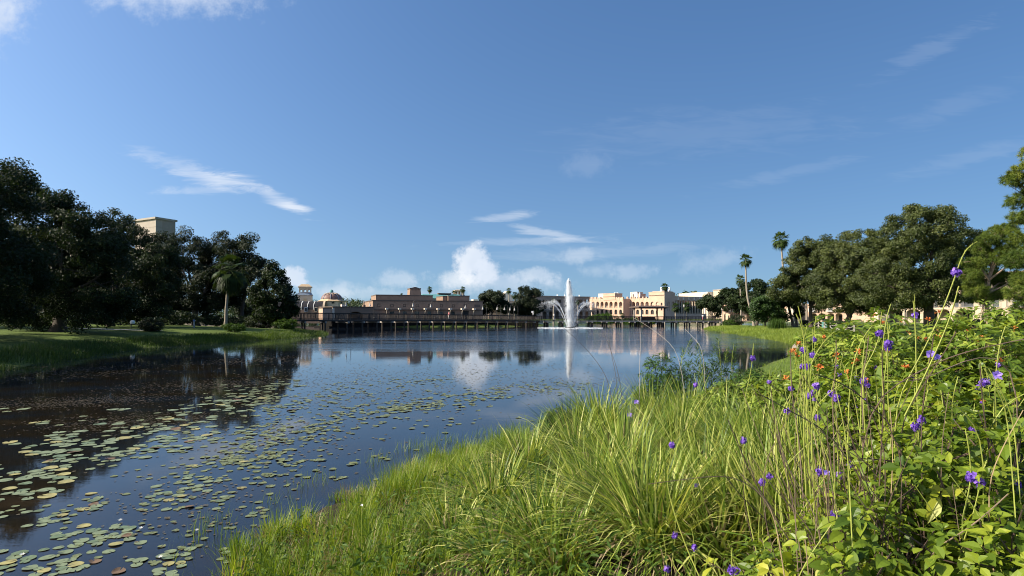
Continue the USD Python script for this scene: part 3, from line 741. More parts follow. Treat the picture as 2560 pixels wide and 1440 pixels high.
# ---------------------------------------------------------------- trees on the right bank
palm("fan_palm", "tall curved slender palm leaning over the right lawn", [ground_at(1886, 120), W(1877, 775, 120), W(1868, 745, 120), W(1865, 700, 120), W(1864, 650, 120)], .26, 30, .85, .85, 91, tone0=.4)
palm("fan_palm", "shorter slender straight palm left of the curved palm", [ground_at(1853, 150), W(1852, 750, 150), W(1850, 698, 150)], .24, 26, .80, .85, 92, tone0=.42)
palm("fan_palm", "tallest fan palm rising above the olive oaks on the right, its trunk leaning", [ground_at(1984, 117), W(1972, 770, 117), W(1962, 720, 117), W(1956, 650, 117), W(1952, 600, 117)], .27, 34, 1.05, 1.05, 93, tone0=.5)
palm("fan_palm", "pale straight palm trunk right of the leaning palm, its crown inside the oaks", [ground_at(1991, 118), W(1990, 745, 118), W(1989, 690, 118)], .26, 12, .6, .7, 94)
palm("fan_palm", "slim pale palm trunk before the pink arcade, its crown hidden among oak leaves", [ground_at(2017, 124), W(2016, 745, 124), W(2016, 715, 124)], .22, 14, .8, .8, 95)
oak("small bright green tree with a short stem beside the grey fence", 1914, 112, [(1914, 752, 24), (1898, 768, 22), (1930, 766, 24), (1912, 778, 30), (1894, 788, 16), (1934, 784, 20)], 56, "small_tree", n_leaf=9000, leaf=.32, sub_r=.75, trunk_r=.17, fork=.3, limbs=5)
oak("dark low oak between the small bright tree and the leaning palm", 1958, 116, [(1955, 760, 28), (1975, 770, 26), (1950, 780, 24), (1968, 745, 24)], 57, "oak", n_leaf=9000, leaf=.36, sub_r=.9, trunk_r=.2, limbs=4)
oak("olive oak with a rounded top right beside the tallest palm", 2030, 108, [(2030, 630, 40), (2002, 655, 26), (2066, 640, 40), (1986, 695, 34), (2040, 690, 56), (1956, 720, 28), (2000, 722, 36), (2040, 738, 36), (2060, 722, 34), (1942, 738, 16)], 58, "oak_olive", n_leaf=44000, leaf=.29, sub_r=.95, grow=1.14, fill=1.3, trunk_r=.4)
oak("spreading olive oak with a dark leaning trunk before the pink arcade", 2122, 88, [(2140, 622, 48), (2178, 640, 44), (2102, 660, 48), (2080, 700, 46), (2140, 695, 66), (2195, 700, 50), (2095, 738, 40), (2150, 745, 40), (2060, 726, 28), (2200, 738, 32), (2160, 595, 22)], 59, "oak_olive", n_leaf=50000, leaf=.26, sub_r=.85, grow=1.14, fill=1.3, trunk_r=.5, fork=.22)
oak("largest spreading olive oak with thick dark trunk before the beige hotel wing", 2330, 72, [(2292, 572, 56), (2345, 576, 50), (2252, 600, 44), (2398, 608, 40), (2300, 650, 80), (2228, 665, 60), (2380, 665, 64), (2190, 715, 54), (2250, 726, 52), (2330, 715, 54), (2290, 742, 34), (2405, 715, 44), (2170, 735, 28), (2430, 600, 24), (2440, 660, 34), (2215, 740, 26), (2385, 730, 28), (2285, 528, 18), (2365, 540, 22)], 60, "oak_olive", n_leaf=80000, leaf=.22, sub_r=.8, grow=1.13, fill=1.3, trunk_r=.72, fork=.36, limbs=10)


def pine(label, base, top, spec, D, seed, trunk_r, n_tuft, needle=.30):
    """A pine: trunk, limbs out to loose pads of needle tufts with sky between them."""
    rng = np.random.default_rng(seed)
    o = np.asarray(base, float)
    t = thing("pine_tree", label, "tree", o)
    path = limb_path(o - [0, 0, .3], top, rng, 9, 0)
    z = np.linspace(0, 1, 9)
    put(t, "trunk", MB().tube(path - o, trunk_r * (1 - .8 * z), 9), M["pine_bark"], smooth=50)
    lobes = px_lobes(D, spec, seed, 1.6)
    C, T = [], []
    for c, r in lobes:
        j = int(np.clip(np.interp(c[2] - .8, path[:, 2], np.arange(9)), 1, 8))
        lp = limb_path(path[j], c, rng, 6, .05)
        mb = MB().tube(lp - o, np.linspace(.075, .022, 6), 5)
        n = max(6, int(n_tuft * (r[0] ** 2) / sum(q[0] ** 2 for _, q in lobes)))
        cen = c + unit(rng.normal(size=(n, 3))) * r * rng.uniform(.25, 1, (n, 1)) ** .5 * [1, 1, .75]
        for q in cen[:14]:
            mb.tube(limb_path(lp[rng.integers(3, 6)], q, rng, 4) - o, np.linspace(.02, .008, 4), 4, cap=False)
        put(t, "limb", mb, M["pine_bark"])
        C.append(cen)
        T.append(np.clip(rng.normal(.5, .2) + rng.normal(0, .12, n), 0, 1))
    C, T = np.vstack(C), np.concatenate(T)
    k = 40
    n = len(C) * k
    axis = unit(rng.normal(size=(len(C), 3)) * .6 + [0, 0, .7])
    d = unit(np.repeat(axis, k, 0) * .55 + rng.normal(size=(n, 3)) * .85)
    b = np.repeat(C, k, 0) + d * .03
    ln = needle * rng.uniform(.7, 1.15, (n, 1))
    s = unit(np.cross(d, rng.normal(size=(n, 3)))) * .011
    e = b + d * ln - [0, 0, .03]
    v = np.stack([b - s, b + s, e], 1).reshape(-1, 3)
    put(t, "crown", (v - o, np.arange(3 * n).reshape(-1, 3)), M["pine"], tone=np.repeat(np.clip(np.repeat(T, k) + rng.normal(0, .08, n), 0, 1), 3))


pine("nearer tall pine at the picture's right edge, its upper boughs against the sky", ground_at(2640, 31), W(2650, 330, 31),
     [(2568, 425, 34), (2535, 450, 26), (2522, 440, 14), (2552, 500, 34), (2545, 545, 26), (2560, 590, 30), (2530, 575, 16), (2600, 380, 40), (2620, 480, 50), (2548, 650, 34), (2575, 700, 40), (2540, 735, 30), (2555, 770, 24), (2620, 620, 60)], 31, 71, .26, 1500, .20)
pine("bright yellow green pine between the largest oak and the edge pine", ground_at(2478, 40), W(2496, 610, 40),
     [(2490, 582, 26), (2510, 572, 20), (2470, 600, 24), (2520, 610, 28), (2450, 622, 22), (2500, 640, 34), (2440, 660, 24), (2530, 655, 24), (2425, 690, 26), (2470, 690, 36), (2512, 700, 30), (2440, 725, 28), (2495, 735, 24), (2460, 748, 20), (2412, 655, 14), (2545, 690, 20)], 40, 72, .17, 1900, .20)

# ---------------------------------------------------------------- distant wooded skyline
def far_forest(px0, px1, D, top_px, seed, n):
    rng = np.random.default_rng(seed)
    lobes = []
    for px in np.arange(px0, px1, 5.5):
        d = D + rng.uniform(-25, 25)
        r = rng.uniform(3.4, 5.4)
        py = top_px + rng.normal(0, 2.0) + 4 * math.sin(px * .05)
        c = W(px, py, d)
        lobes.append((c - [0, 0, r * .9], np.array([r, r, r * 1.1])))
        lobes.append((np.array([c[0] + rng.normal(0, 2), d - 4, max(3, c[2] * .45)]), np.array([r * 1.2, r, c[2] * .42])))
    return crown_mesh(lobes, rng, n, 1.3, 2.0)


v, f, tone = far_forest(560, 960, 440, 752, 73, 26000)
put("/World", "far_forest", (v, f), M["forest"], tone=tone, kind="stuff", label="far wooded skyline behind the dome and the restaurant", cat="forest")
v, f, tone = far_forest(1700, 1735, 330, 733, 74, 2500)
put("/World", "far_forest", (v, f), M["forest"], tone=tone, kind="stuff", label="treetops showing above the hotel's flat roof on the right", cat="forest")

# ---------------------------------------------------------------- buildings
def wall(t, name, fr, poly, off, thick, m, label=None):
    return put(t, name, MB().ext(poly, fr, off, thick), M[m], label=label)


def block(t, name, fr, x0, x1, y0, y1, z0, z1, m, cope="stone_dark", cz=.22, label=None):
    """A flat-roofed block behind the frame's plane with a coping course on top."""
    p = put(t, name, MB().box((x0, y0, z0), (x1, y1, z1), fr), M[m], label=label)
    if cope:
        put(p, "coping", MB().box((x0 - .06, y0 - .06, z1), (x1 + .06, y1 + .06, z1 + cz), fr), M[cope])
    return p


# -- the brown lakeside restaurant
A = Frame((-33.3, 146.0), (-33.3 + .94 * 27.5, 146.0 + .35 * 27.5))
t = thing("lakeside_restaurant", "long low brown stucco restaurant standing over the water behind the boardwalk", "building", A.o)


def loc(fr, o):
    """The frame with the thing's base as origin."""
    g = Frame.__new__(Frame)
    g.o, g.d, g.i, g.len = fr.o - np.array([o[0], o[1], 0]), fr.d, fr.i, fr.len
    return g


Al = loc(A, A.o)
zA = A.at(1060, 753)[1]
top = sbox(0, 1.75, A.len, zA)
win = [A.at(px, 784)[0] for px in (980, 1012, 1043, 1073.5, 1104, 1132.5)]
holes = [sbox(x - .48, 2.0, x + .48, 3.75) for x in win]
dx = A.at(1165, 785)[0]
holes.append(sbox(dx - .75, 1.9, dx + .75, 3.9))
fr_x = [A.at(px, 764)[0] for px in (947, 980, 1011.5, 1043, 1074, 1104, 1133.5, 1163)]
zq = A.at(1043, 764)[1]
poly = top
for h in holes:
    poly = poly.difference(h)
for x in fr_x:
    poly = poly.difference(sbox(x - .36, zq - .36, x + .36, zq + .36))
wall(t, "front_wall", Al, poly, 0, .35, "stone")
put(t, "side_wall", MB().box((0, .352, 1.75), (A.len, 16, zA), Al), M["stone"])
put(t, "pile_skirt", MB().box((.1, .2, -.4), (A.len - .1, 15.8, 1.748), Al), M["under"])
put(t, "coping", MB().box((-.12, -.10, zA), (A.len + .12, 16.1, zA + .2), Al), M["stone_dark"])
for x in win:
    w = put(t, "window", MB().box((x - .47, .22, 2.01), (x + .47, .26, 3.74), Al), M["glass"])
    put(w, "frame", MB().box((x - .03, .17, 2.01), (x + .03, .215, 3.74), Al).box((x - .47, .17, 2.9), (x - .032, .215, 2.96), Al).box((x + .032, .17, 2.9), (x + .47, .215, 2.96), Al), M["dark_metal"])
d = put(t, "door", MB().box((dx - .74, .25, 1.91), (dx + .74, .30, 3.89), Al), M["dark"])
put(d, "handle", MB().box((dx + .05, .20, 2.8), (dx + .09, .245, 3.1), Al), M["metal"])
for x in fr_x:
    p = put(t, "wall_panel", MB().box((x - .34, .06, zq - .34), (x + .34, .12, zq + .34), Al), M["stone_dark"])
    put(p, "panel_face", MB().box((x - .25, .02, zq - .25), (x + .25, .056, zq + .25), Al), M["stone"])
big = A.at(1193, 762)[0]
put(t, "wall_panel", MB().box((big - .75, -.03, zq - .3), (big + .75, -.002, zq + .35), Al), M["stone_dark"])
zl = A.at(1060, 774)[1]
xs = [A.at(px, 772)[0] for px in (965, 997, 1029, 1061, 1092.5, 1123, 1153, 1182)]
edges = [0] + [x for x in xs] + [A.len]
for i in range(len(edges) - 1):
    put(t, "ledge", MB().box((edges[i] + .3, -.16, zl - .1), (edges[i + 1] - .3, -.003, zl + .06), Al), M["stone_dark"])
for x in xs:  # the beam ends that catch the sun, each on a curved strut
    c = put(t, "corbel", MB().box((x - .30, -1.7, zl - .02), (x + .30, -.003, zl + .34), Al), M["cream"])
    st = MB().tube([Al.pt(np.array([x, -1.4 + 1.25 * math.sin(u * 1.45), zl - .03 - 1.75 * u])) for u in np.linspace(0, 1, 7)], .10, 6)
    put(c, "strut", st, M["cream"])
b1 = A.at(940, 745, 3)[0]; b2 = A.at(1082, 745, 3)[0]
zb = A.at(1000, 739.2, 3)[1]
block(t, "upper_block", Al, b1, b2, 3, 12, zA + .2, zb, "stone")
b3 = A.at(1109, 745, 3)[0]; b4 = A.at(1126, 745, 3)[0]; b5 = A.at(1174, 745, 3)[0]
zc = A.at(1140, 740.8, 3)[1]
block(t, "upper_block", Al, b3 + 1.2, b5, 3, 11, zA + .2, zc, "stone")
block(t, "upper_block", Al, b3, b3 + 1.0, 3.8, 11, zA + .2, zc - .1, "stone")
tx0 = A.at(1024, 730, 14)[0]; tx1 = A.at(1053, 730, 14)[0]; zt = A.at(1038, 723, 14)[1]; zt2 = A.at(1038, 717.5, 14)[1]
tw = trimesh.convex.convex_hull(Al.pt(np.array([[tx0 - .25, 13.7, zb - 3], [tx1 + .25, 13.7, zb - 3], [tx0 - .25, 18, zb - 3], [tx1 + .25, 18, zb - 3], [tx0 + .15, 14, zt], [tx1 - .15, 14, zt], [tx0 + .15, 17.6, zt], [tx1 - .15, 17.6, zt]])))
tp = put(t, "tower", MB().tm(tw), M["stone"])
put(tp, "tower_cap", MB().box((tx0 + .05, 13.9, zt), (tx1 - .05, 17.7, zt + .3), Al).ext(Polygon([(tx0 + .5, zt + .302), (tx1 - .5, zt + .302), ((tx0 + tx1) / 2 + .25, zt2), ((tx0 + tx1) / 2 - .25, zt2)]), Al, -14.1, 3.2), M["stone_dark"])
g0 = A.at(1082, 745, 20)[0]; g1 = A.at(1125, 745, 20)[0]; ze = A.at(1100, 746, 20)[1]; zr = A.at(1100, 735.5, 24)[1]
rf = Al.pt(np.array([[g0 - 2, 19, ze], [g1 + 4, 19, ze], [g1 + 4, 25, zr], [g0 - 2, 25, zr], [g1 + 4, 31, ze], [g0 - 2, 31, ze]]))
put(t, "teal_roof", MB().tm(trimesh.convex.convex_hull(rf)), M["teal"])
put(t, "roof_wall", MB().box((g0 - 1.5, 19.5, zA), (g1 + 3.5, 30, ze - .01), Al), M["cream"])
put(t, "roof_ridge", MB().box((g0 + 2.6, 24.2, zr + .02), (g0 + 6.4, 25.8, zr + .35), Al), M["stone_dark"])
# underside posts and the dark space over the water
rngp = np.random.default_rng(5)
for i, x in enumerate(np.linspace(.4, A.len - .4, 15)):
    put(t, "pile", MB().tube([Al.pt(np.array([x, .5, -1.2])), Al.pt(np.array([x, .5, .35]))], .16, 7), M["wood_dark"])
# left low wing with the wide arch, and the pink lantern pillar
Bw = Frame(W(822, 790, 139)[:2], (A.o[0] + .05, A.o[1] - .05))
Bl = loc(Bw, A.o)
zw = Bw.at(870, 768)[1]
ax0, ax1 = Bw.at(870, 780)[0], Bw.at(907, 780)[0]
za = Bw.at(888, 779.5)[1]
wall(t, "wing_wall", Bl, sbox(.9, 1.7, Bw.len, zw).difference(arch(ax0, ax1, 1.6, za, .75, 14)), 0, .4, "stone")
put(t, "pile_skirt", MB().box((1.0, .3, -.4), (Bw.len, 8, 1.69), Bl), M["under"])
put(t, "wing_back_wall", MB().box((1.0, 3, 1.7), (Bw.len, 3.4, zw - .2), Bl), M["stone_dark"])
put(t, "wing_roof", MB().box((.8, -.1, zw), (Bw.len - .02, 8, zw + .16), Bl), M["stone_dark"])
for px in (911,):
    s0 = Bw.at(px, 766, 1)[0]
    put(t, "roof_finial", MB().box((s0 - .3, 1, zw + .17), (s0 + .3, 1.5, zw + .6), Bl).tube([Bl.pt(np.array([s0, 1.25, zw + .6])), Bl.pt(np.array([s0, 1.25, zw + 1.1])), Bl.pt(np.array([s0, 1.25, zw + 1.7]))], [.2, .15, .05], 6), M["stone"])
s0 = Bw.at(859, 766, 2)[0]
put(t, "roof_box", MB().box((s0 - .4, 2, zw + .165), (s0 + .45, 2.8, zw + .65), Bl), M["cream"])
px0, px1 = Bw.at(807, 775, -1)[0], Bw.at(829.5, 775, -1)[0]
zp = Bw.at(818, 771, -1)[1]
pl = put(t, "pillar_box", MB().box((px0, -1, 1.6), (px1, 1.4, zp), Bl), M["pink"])
put(pl, "pillar_cap", MB().box((px0 - .08, -1.08, zp), (px1 + .08, 1.48, zp + .15), Bl), M["stone_dark"])
pp = put(t, "corner_pier", MB().box((px1 + .003, -1.3, 1.6), (px1 + .5, -.6, zp + .12), Bl), M["cream"])
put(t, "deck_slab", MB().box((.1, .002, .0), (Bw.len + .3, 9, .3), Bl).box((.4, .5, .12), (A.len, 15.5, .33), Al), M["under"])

# -- barrel vaulted hall with pale ribs
D = 178.0
V0, V1 = W(690, 790, D)[:2], W(808, 790, D + 2)[:2]
Vf = Frame(V0, V1)
t = thing("vaulted_hall", "dark glazed barrel vaulted hall with pale curved ribs left of the dome", "building", Vf.o)
Vl = loc(Vf, Vf.o)
zs, zt = Vf.at(770, 774)[1], Vf.at(770, 752.5)[1]
hv, rv = zt - zs, 3.6


def vault(x0, x1, grow, n=12, solid=.18):
    a = np.linspace(np.pi, 0, n)
    v, f = [], []
    for x in (x0, x1):
        for g in (grow, grow - solid):
            v += [[x, rv - (rv + g) * math.cos(t_) * -1 * -1, zs + (hv + g) * math.sin(t_)] for t_ in a]
    v = Vl.pt(np.array(v))
    k = n
    for i in range(n - 1):
        f += [[i, i + 1, 2 * k + i + 1, 2 * k + i], [k + i + 1, k + i, 3 * k + i, 3 * k + i + 1], [i + 1, i, k + i, k + i + 1], [2 * k + i, 2 * k + i + 1, 3 * k + i + 1, 3 * k + i]]
    return v, f


rib = [Vf.at(px, 760)[0] for px in (712, 737, 752.5, 768.5, 783.5)]
edges = [0.2] + rib + [Vf.len - .15]
for i in range(len(edges) - 1):
    put(t, "glazing", MB().add(*vault(edges[i] + .13, edges[i + 1] - .13, 0)), M["glazing"], smooth=40)
for x in rib:
    put(t, "rib", MB().add(*vault(x - .07, x + .07, .08, solid=.2)), M["white"], smooth=40)
put(t, "end_arch", MB().add(*vault(Vf.len - .14, Vf.len + .4, .4, solid=.7)), M["sand"], smooth=40)
put(t, "end_wall", MB().ext(arch(.3, 2 * rv - .3, .5, zt - .1, hv - .2, 14), Frame(Vl.pt(np.array([Vl.len + .1, 0, 0]))[:2], Vl.pt(np.array([Vl.len + .1, 2 * rv, 0]))[:2]), 0, .2), M["sand"])
put(t, "base_wall", MB().box((0, 0, .5), (Vf.len + .2, 2 * rv, zs), Vl), M["stone"])
for px in (765, 790, 804):
    x = Vf.at(px, 772)[0]
    w = put(t, "dormer", MB().box((x - .42, -.25, zs - .6), (x + .42, .35, zs + .75), Vl), M["slate"] if px == 765 else M["sand"])
    put(w, "pane", MB().box((x - .28, -.28, zs - .4), (x + .28, -.252, zs + .5), Vl), M["glass"])

# -- tower with the open belfry
def belvedere(name, label, px0, px1, D, turn, py_cornice, py_arch0, py_arch1, py_skirt, py_top, py_base, m, roof, n_arch=3):
    c = W((px0 + px1) / 2, 790, D)
    wd = (px1 - px0) * D / FPX * .90
    a = math.radians(turn)
    d = np.array([math.cos(a), math.sin(a)])
    fr = Frame(c[:2] - d * wd / 2, c[:2] + d * wd / 2)
    z = lambda py: EYE + (HOR - py) / FPX * D
    t = thing(name, label, "tower", (c[0], c[1], 1.5))
    fl = loc(fr, c)
    z = lambda py: EYE + (HOR - py) / FPX * D - 1.5
    zb, z0, z1, zc, zt = z(py_base), z(py_skirt), z(py_arch1), z(py_cornice), z(py_top)
    zs = z(py_arch0)
    put(t, "shaft", MB().box((0, 0, 0), (wd, wd, z0), fl), M[m])
    q = wd * .09
    bx = lambda e, y0, zz: [[e, y0 + e, zz], [wd - e, y0 + e, zz], [e, y0 + wd - e, zz], [wd - e, y0 + wd - e, zz]]
    put(t, "skirt_roof", MB().tm(trimesh.convex.convex_hull(fl.pt(np.array(bx(-.2, 0, z0) + bx(q * .9, 0, zs))))), M["slate"])
    w2 = wd - 2 * q
    gap = w2 / n_arch
    poly = sbox(0, zs, w2, zc)
    for i in range(n_arch):
        poly = poly.difference(arch(i * gap + gap * .22, (i + 1) * gap - gap * .22, zs + .15, z1 + .0))
    P = lambda x, y: fl.pt(np.array([x, y, 0.0]))[:2]
    cs = [(q, q), (wd - q, q), (wd - q, wd - q), (q, wd - q)]
    for i in range(4):
        f2 = Frame(P(*cs[i]), P(*cs[(i + 1) % 4]))
        put(t, "belfry_wall", MB().ext(poly.buffer(-.002), f2, 0, .3), M[m])
    put(t, "cornice", MB().box((q - .3, q - .3, zc), (wd - q + .3, wd - q + .3, zc + .28), fl), M[m])
    put(t, "roof", MB().tm(trimesh.convex.convex_hull(fl.pt(np.array(bx(q - .22, 0, zc + .282) + bx(q + wd * .16, 0, zt))))), M[roof])
    put(t, "niche", MB().ext(arch(wd * .38, wd * .62, z0 * .6, z0 * .9), fl, .04, .03), M["tile"])


belvedere("bell_tower", "pale yellow tower with an open arched belfry behind the vaulted hall", 743, 782, 192, 17, 718.5, 731, 723.5, 738, 710, 760, "sand", "tile")
belvedere("arched_belvedere", "small sandy rooftop belvedere with three arches above the restaurant", 1134, 1166, 262, 17, 727, 737, 728, 741, 724, 760, "sand", "tile")

# -- the dome
c = W(829, 790, 186)
zz = lambda py: EYE + (HOR - py) / FPX * 186 - 1.5
t = thing("domed_rotunda", "rotunda with a copper brown ribbed dome and small green lantern", "building", (c[0], c[1], 1.5))
rd = 3.05
z0, z1 = zz(748), zz(731.5)
put(t, "drum", MB().lathe([(0, 0), (4.0, 0), (4.0, zz(753.5)), (0, zz(753.5))], sides=8), M["sand"])
put(t, "flared_roof", MB().lathe([(0, zz(753.4)), (4.35, zz(753.4)), (4.3, zz(752.6)), (3.5, zz(750.2)), (3.2, z0), (0, z0)], sides=8), M["tile"])
prof = [(rd * math.cos(a), z0 + .02 + (z1 - z0) * math.sin(a)) for a in np.linspace(0, 1.42, 12)]
put(t, "dome", MB().lathe([(0, z0 + .02)] + prof + [(0, prof[-1][1])], sides=32), M["dome"], smooth=40)
for k in range(8):
    a = k * math.pi / 4 + .2
    put(t, "dome_rib", MB().tube([(p[0] * 1.01 * math.cos(a), p[0] * 1.01 * math.sin(a), p[1]) for p in prof], .10, 6), M["slate"])
for k in range(8):
    a = (k + .5) * math.pi / 4 + .2
    u = np.array([math.cos(a), math.sin(a), 0])
    s = np.array([-math.sin(a), math.cos(a), 0])
    e = .92
    cc = u * rd * math.cos(e) + [0, 0, z0 + (z1 - z0) * math.sin(e)]
    nn = unit(u * math.cos(e) / rd + np.array([0, 0, math.sin(e) / (z1 - z0)]))
    w = np.cross(nn, s)
    ring = [cc + nn * .05 + .48 * (math.cos(q) * s + math.sin(q) * w) for q in np.linspace(0, 2 * np.pi, 15)]
    put(t, "medallion", MB().tube(ring, .09, 5), M["sand"])
zl = z1 - .05
put(t, "lantern", MB().lathe([(0, zl - .25), (.62, zl - .25), (.62, zl + .3), (.52, zl + .32), (.5, zl + .62), (.34, zl + .85), (.0, zl + 1.0)], sides=12), M["teal"])
for k in range(8):
    a = k * math.pi / 4 + .39
    put(t, "drum_window", MB().box((-.35, -.06, zz(759)), (.35, .0, zz(755)), Frame((4.0 * math.cos(a) * .935 + .0, 4.0 * math.sin(a) * .935), (4.0 * math.cos(a) * .935 - math.sin(a), 4.0 * math.sin(a) * .935 + math.cos(a)))), M["dark"])

# -- tall hotel block far left
D = 262.0
c = W(390, 790, D)
t = thing("tall_hotel", "tall beige hotel block rising behind the dark left trees", "building", (c[0], c[1], 1.6))
zt = EYE + (HOR - 547) / FPX * D - 1.6
f1, f2 = Frame((-14, 8), (0, 0)), Frame((0, 0), (3.7, 8.4))
for f_, nm in ((f1, "front_wall"), (f2, "side_wall")):
    poly = sbox(0.002, 0, f_.len - .002, zt)
    for k in range(12):
        for x in np.arange(2.2, f_.len - 1.5, 3.6) if nm == "none" else []:
            poly = poly.difference(sbox(x, 2 + k * 3.1, x + 1.5, 3.9 + k * 3.1)) if k < 11 else poly
    if nm == "side_wall":
        poly = poly.difference(sbox(f_.len * .56, zt - 6, f_.len * .56 + .5, zt - 2.6))
    put(t, nm, MB().ext(poly, f_, 0, .5), M["tower_block"])
put(t, "inner_wall", MB().box((.6, .8, 0), (f1.len - .3, 8, zt - .3), f1), M["grey_wall"])
put(t, "cornice", MB().box((-.3, -.7, zt), (f1.len + .55, -.003, zt + .8), f1).box((.0, -.6, zt + .01), (f2.len + .6, .5, zt + .79), f2), M["tower_block"])
put(t, "roof", MB().box((0, 0.01, zt - .2), (f1.len - .2, 8.3, zt + .5), f1), M["tower_block"])
put(t, "roof_box", MB().box((3, 3, zt + .5), (7, 8, zt + 1.6), f1), M["stone"])
for k in range(12):
    put(t, "string_course", MB().box((-.02, -.06, zt - 3.4 - 3.2 * k), (f1.len - .02, -.003, zt - 3.25 - 3.2 * k), f1).box((.02, -.06, zt - 3.4 - 3.2 * k), (f2.len - .02, -.003, zt - 3.25 - 3.2 * k), f2), M["grey_wall"])

# -- low pink buildings behind the two middle oaks
D = 222.0
f_ = Frame(W(1176, 790, D)[:2], W(1356, 790, D + 8)[:2])
t = thing("gabled_hotel_wing", "pink hotel wing with a pale gable half hidden by two dark oaks", "building", (f_.o[0], f_.o[1], 1.5))
fl = loc(f_, f_.o)
Z = lambda px, py, back=0: f_.at(px, py, back)[1] - 1.5
put(t, "wall", MB().box((0, 0, 0), (f_.len, 10, Z(1230, 752)), fl), M["pink"])
put(t, "parapet", MB().box((f_.at(1183), -.2, Z(1190, 752) + .01), (f_.at(1196), 3, Z(1190, 748)), fl), M["cream"])
gx0, gx1 = f_.at(1258), f_.at(1282)
put(t, "gable", MB().ext(Polygon([(gx0, Z(1262, 752) + .02), (gx1, Z(1280, 752) + .02), (gx1, Z(1280, 741)), ((gx0 + gx1) / 2 - .4, Z(1266, 727.5)), (gx0, Z(1262, 737))]), fl, .25, 3), M["cream"])
ga = MB()
poly = sbox(0, 0, f_.at(1330) - f_.at(1218), Z(1260, 771)); base = f_.at(1218)
for px in range(1224, 1328, 13):
    x = f_.at(px + 6) - base
    poly = poly.difference(arch(x - .7, x + .7, .05, Z(1260, 775)))
f3 = Frame(fl.pt(np.array([base, -2.5, 0]))[:2], fl.pt(np.array([f_.at(1330), -2.5, 0]))[:2])
put(t, "arcade", MB().ext(poly, f3, 0, .4), M["stone"])
put(t, "arcade_roof", MB().box((-.2, -.3, Z(1260, 771)), (f3.len + .2, 2.4, Z(1260, 771) + .25), f3), M["stone_dark"])
for px in (1246, 1262, 1276, 1293):
    x = f_.at(px)
    put(t, "upper_window", MB().box((x - .5, -.05, Z(1260, 766)), (x + .5, -.002, Z(1260, 758)), fl), M["dark"])

# -- grey hotel wing behind the fountain
f_ = Frame(W(1340, 790, 238)[:2], W(1474, 790, 251)[:2])
t = thing("grey_hotel_wing", "shaded grey brown hotel wing with recessed balconies behind the fountain", "building", (f_.o[0], f_.o[1], 1.5))
fl = loc(f_, f_.o)
Z = lambda px, py, back=0: f_.at(px, py, back)[1] - 1.5
poly = sbox(0, 0, f_.len, Z(1400, 742))
cells = []
for px in (1362, 1380, 1398, 1416, 1434, 1452, 1466):
    x = f_.at(px)
    poly = poly.difference(sbox(x - 1.05, Z(px, 757.5), x + 1.05, Z(px, 749)))
    poly = poly.difference(arch(x - 1.0, x + 1.0, Z(px, 772), Z(px, 761.5), .8, 12))
    cells.append(x)
put(t, "front_wall", MB().ext(poly, fl, 0, .5), M["grey_wall"])
put(t, "back_wall", MB().box((0, 2.2, 0), (f_.len, 9, Z(1400, 742) - .05), fl), M["grey_wall"])
for i, x in enumerate(cells):
    b_ = put(t, "balcony", MB().box((x - 1.05, .08, Z(1400, 757.5)), (x + 1.05, .14, Z(1400, 757.5) + .09), fl).box((x - 1.05, .08, Z(1400, 757.5) + .9), (x + 1.05, .14, Z(1400, 757.5) + .98), fl), M["dark_metal"])
    put(b_, "baluster", MB().box((x - .5, .09, Z(1400, 757.5) + .1), (x - .44, .13, Z(1400, 757.5) + .89), fl).box((x + .44, .09, Z(1400, 757.5) + .1), (x + .5, .13, Z(1400, 757.5) + .89), fl), M["dark_metal"])
    put(t, "glass_door", MB().box((x - .95, 2.12, Z(1400, 757.3)), (x + .95, 2.18, Z(1400, 750)), fl), M["glass"])
    put(t, "arched_window", MB().ext(arch(x - .98, x + .98, Z(1400, 771.9), Z(1400, 761.7), .78, 12), fl, -.35, .06), M["dark"])
put(t, "coping", MB().box((-.2, -.25, Z(1400, 742)), (f_.len + .2, 9.2, Z(1400, 742) + .3), fl), M["grey_wall"])
for px in (1395, 1413, 1432, 1450):
    x = f_.at(px)
    put(t, "roof_post", MB().box((x - .14, .3, Z(1400, 742) + .3), (x + .14, .6, Z(1400, 742) + .95), fl), M["white"])
f3 = Frame(fl.pt(np.array([0, -4.0, 0]))[:2], fl.pt(np.array([f_.len, -4.0, 0]))[:2])
z3 = Z(1400, 776.5, -4)
poly = sbox(0, 0, f3.len, z3)
for k in range(9):
    x = 1.4 + k * f3.len / 9
    poly = poly.difference(arch(x - .85, x + .85, .02, z3 - .35, .6))
put(t, "arcade", MB().ext(poly, f3, 0, .4), M["grey_wall"])
put(t, "arcade_roof", MB().box((-.3, -.4, z3), (f3.len + .3, 3.9, z3 + .3), f3), M["grey_wall"])

# -- the pink arcaded hotel
f_ = Frame(W(1469, 790, 262)[:2], W(1660, 790, 232)[:2])
t = thing("arcaded_hotel", "sunlit pink hotel with rows of tall arches and stepped parapets right of the fountain", "building", (f_.o[0], f_.o[1], 1.4))
fl = loc(f_, f_.o)
zb = 1.4
Z = lambda px, py, back=0: f_.at(px, py, back)[1] - zb
S = lambda px, back=0: f_.at(px, 0, back)[0]


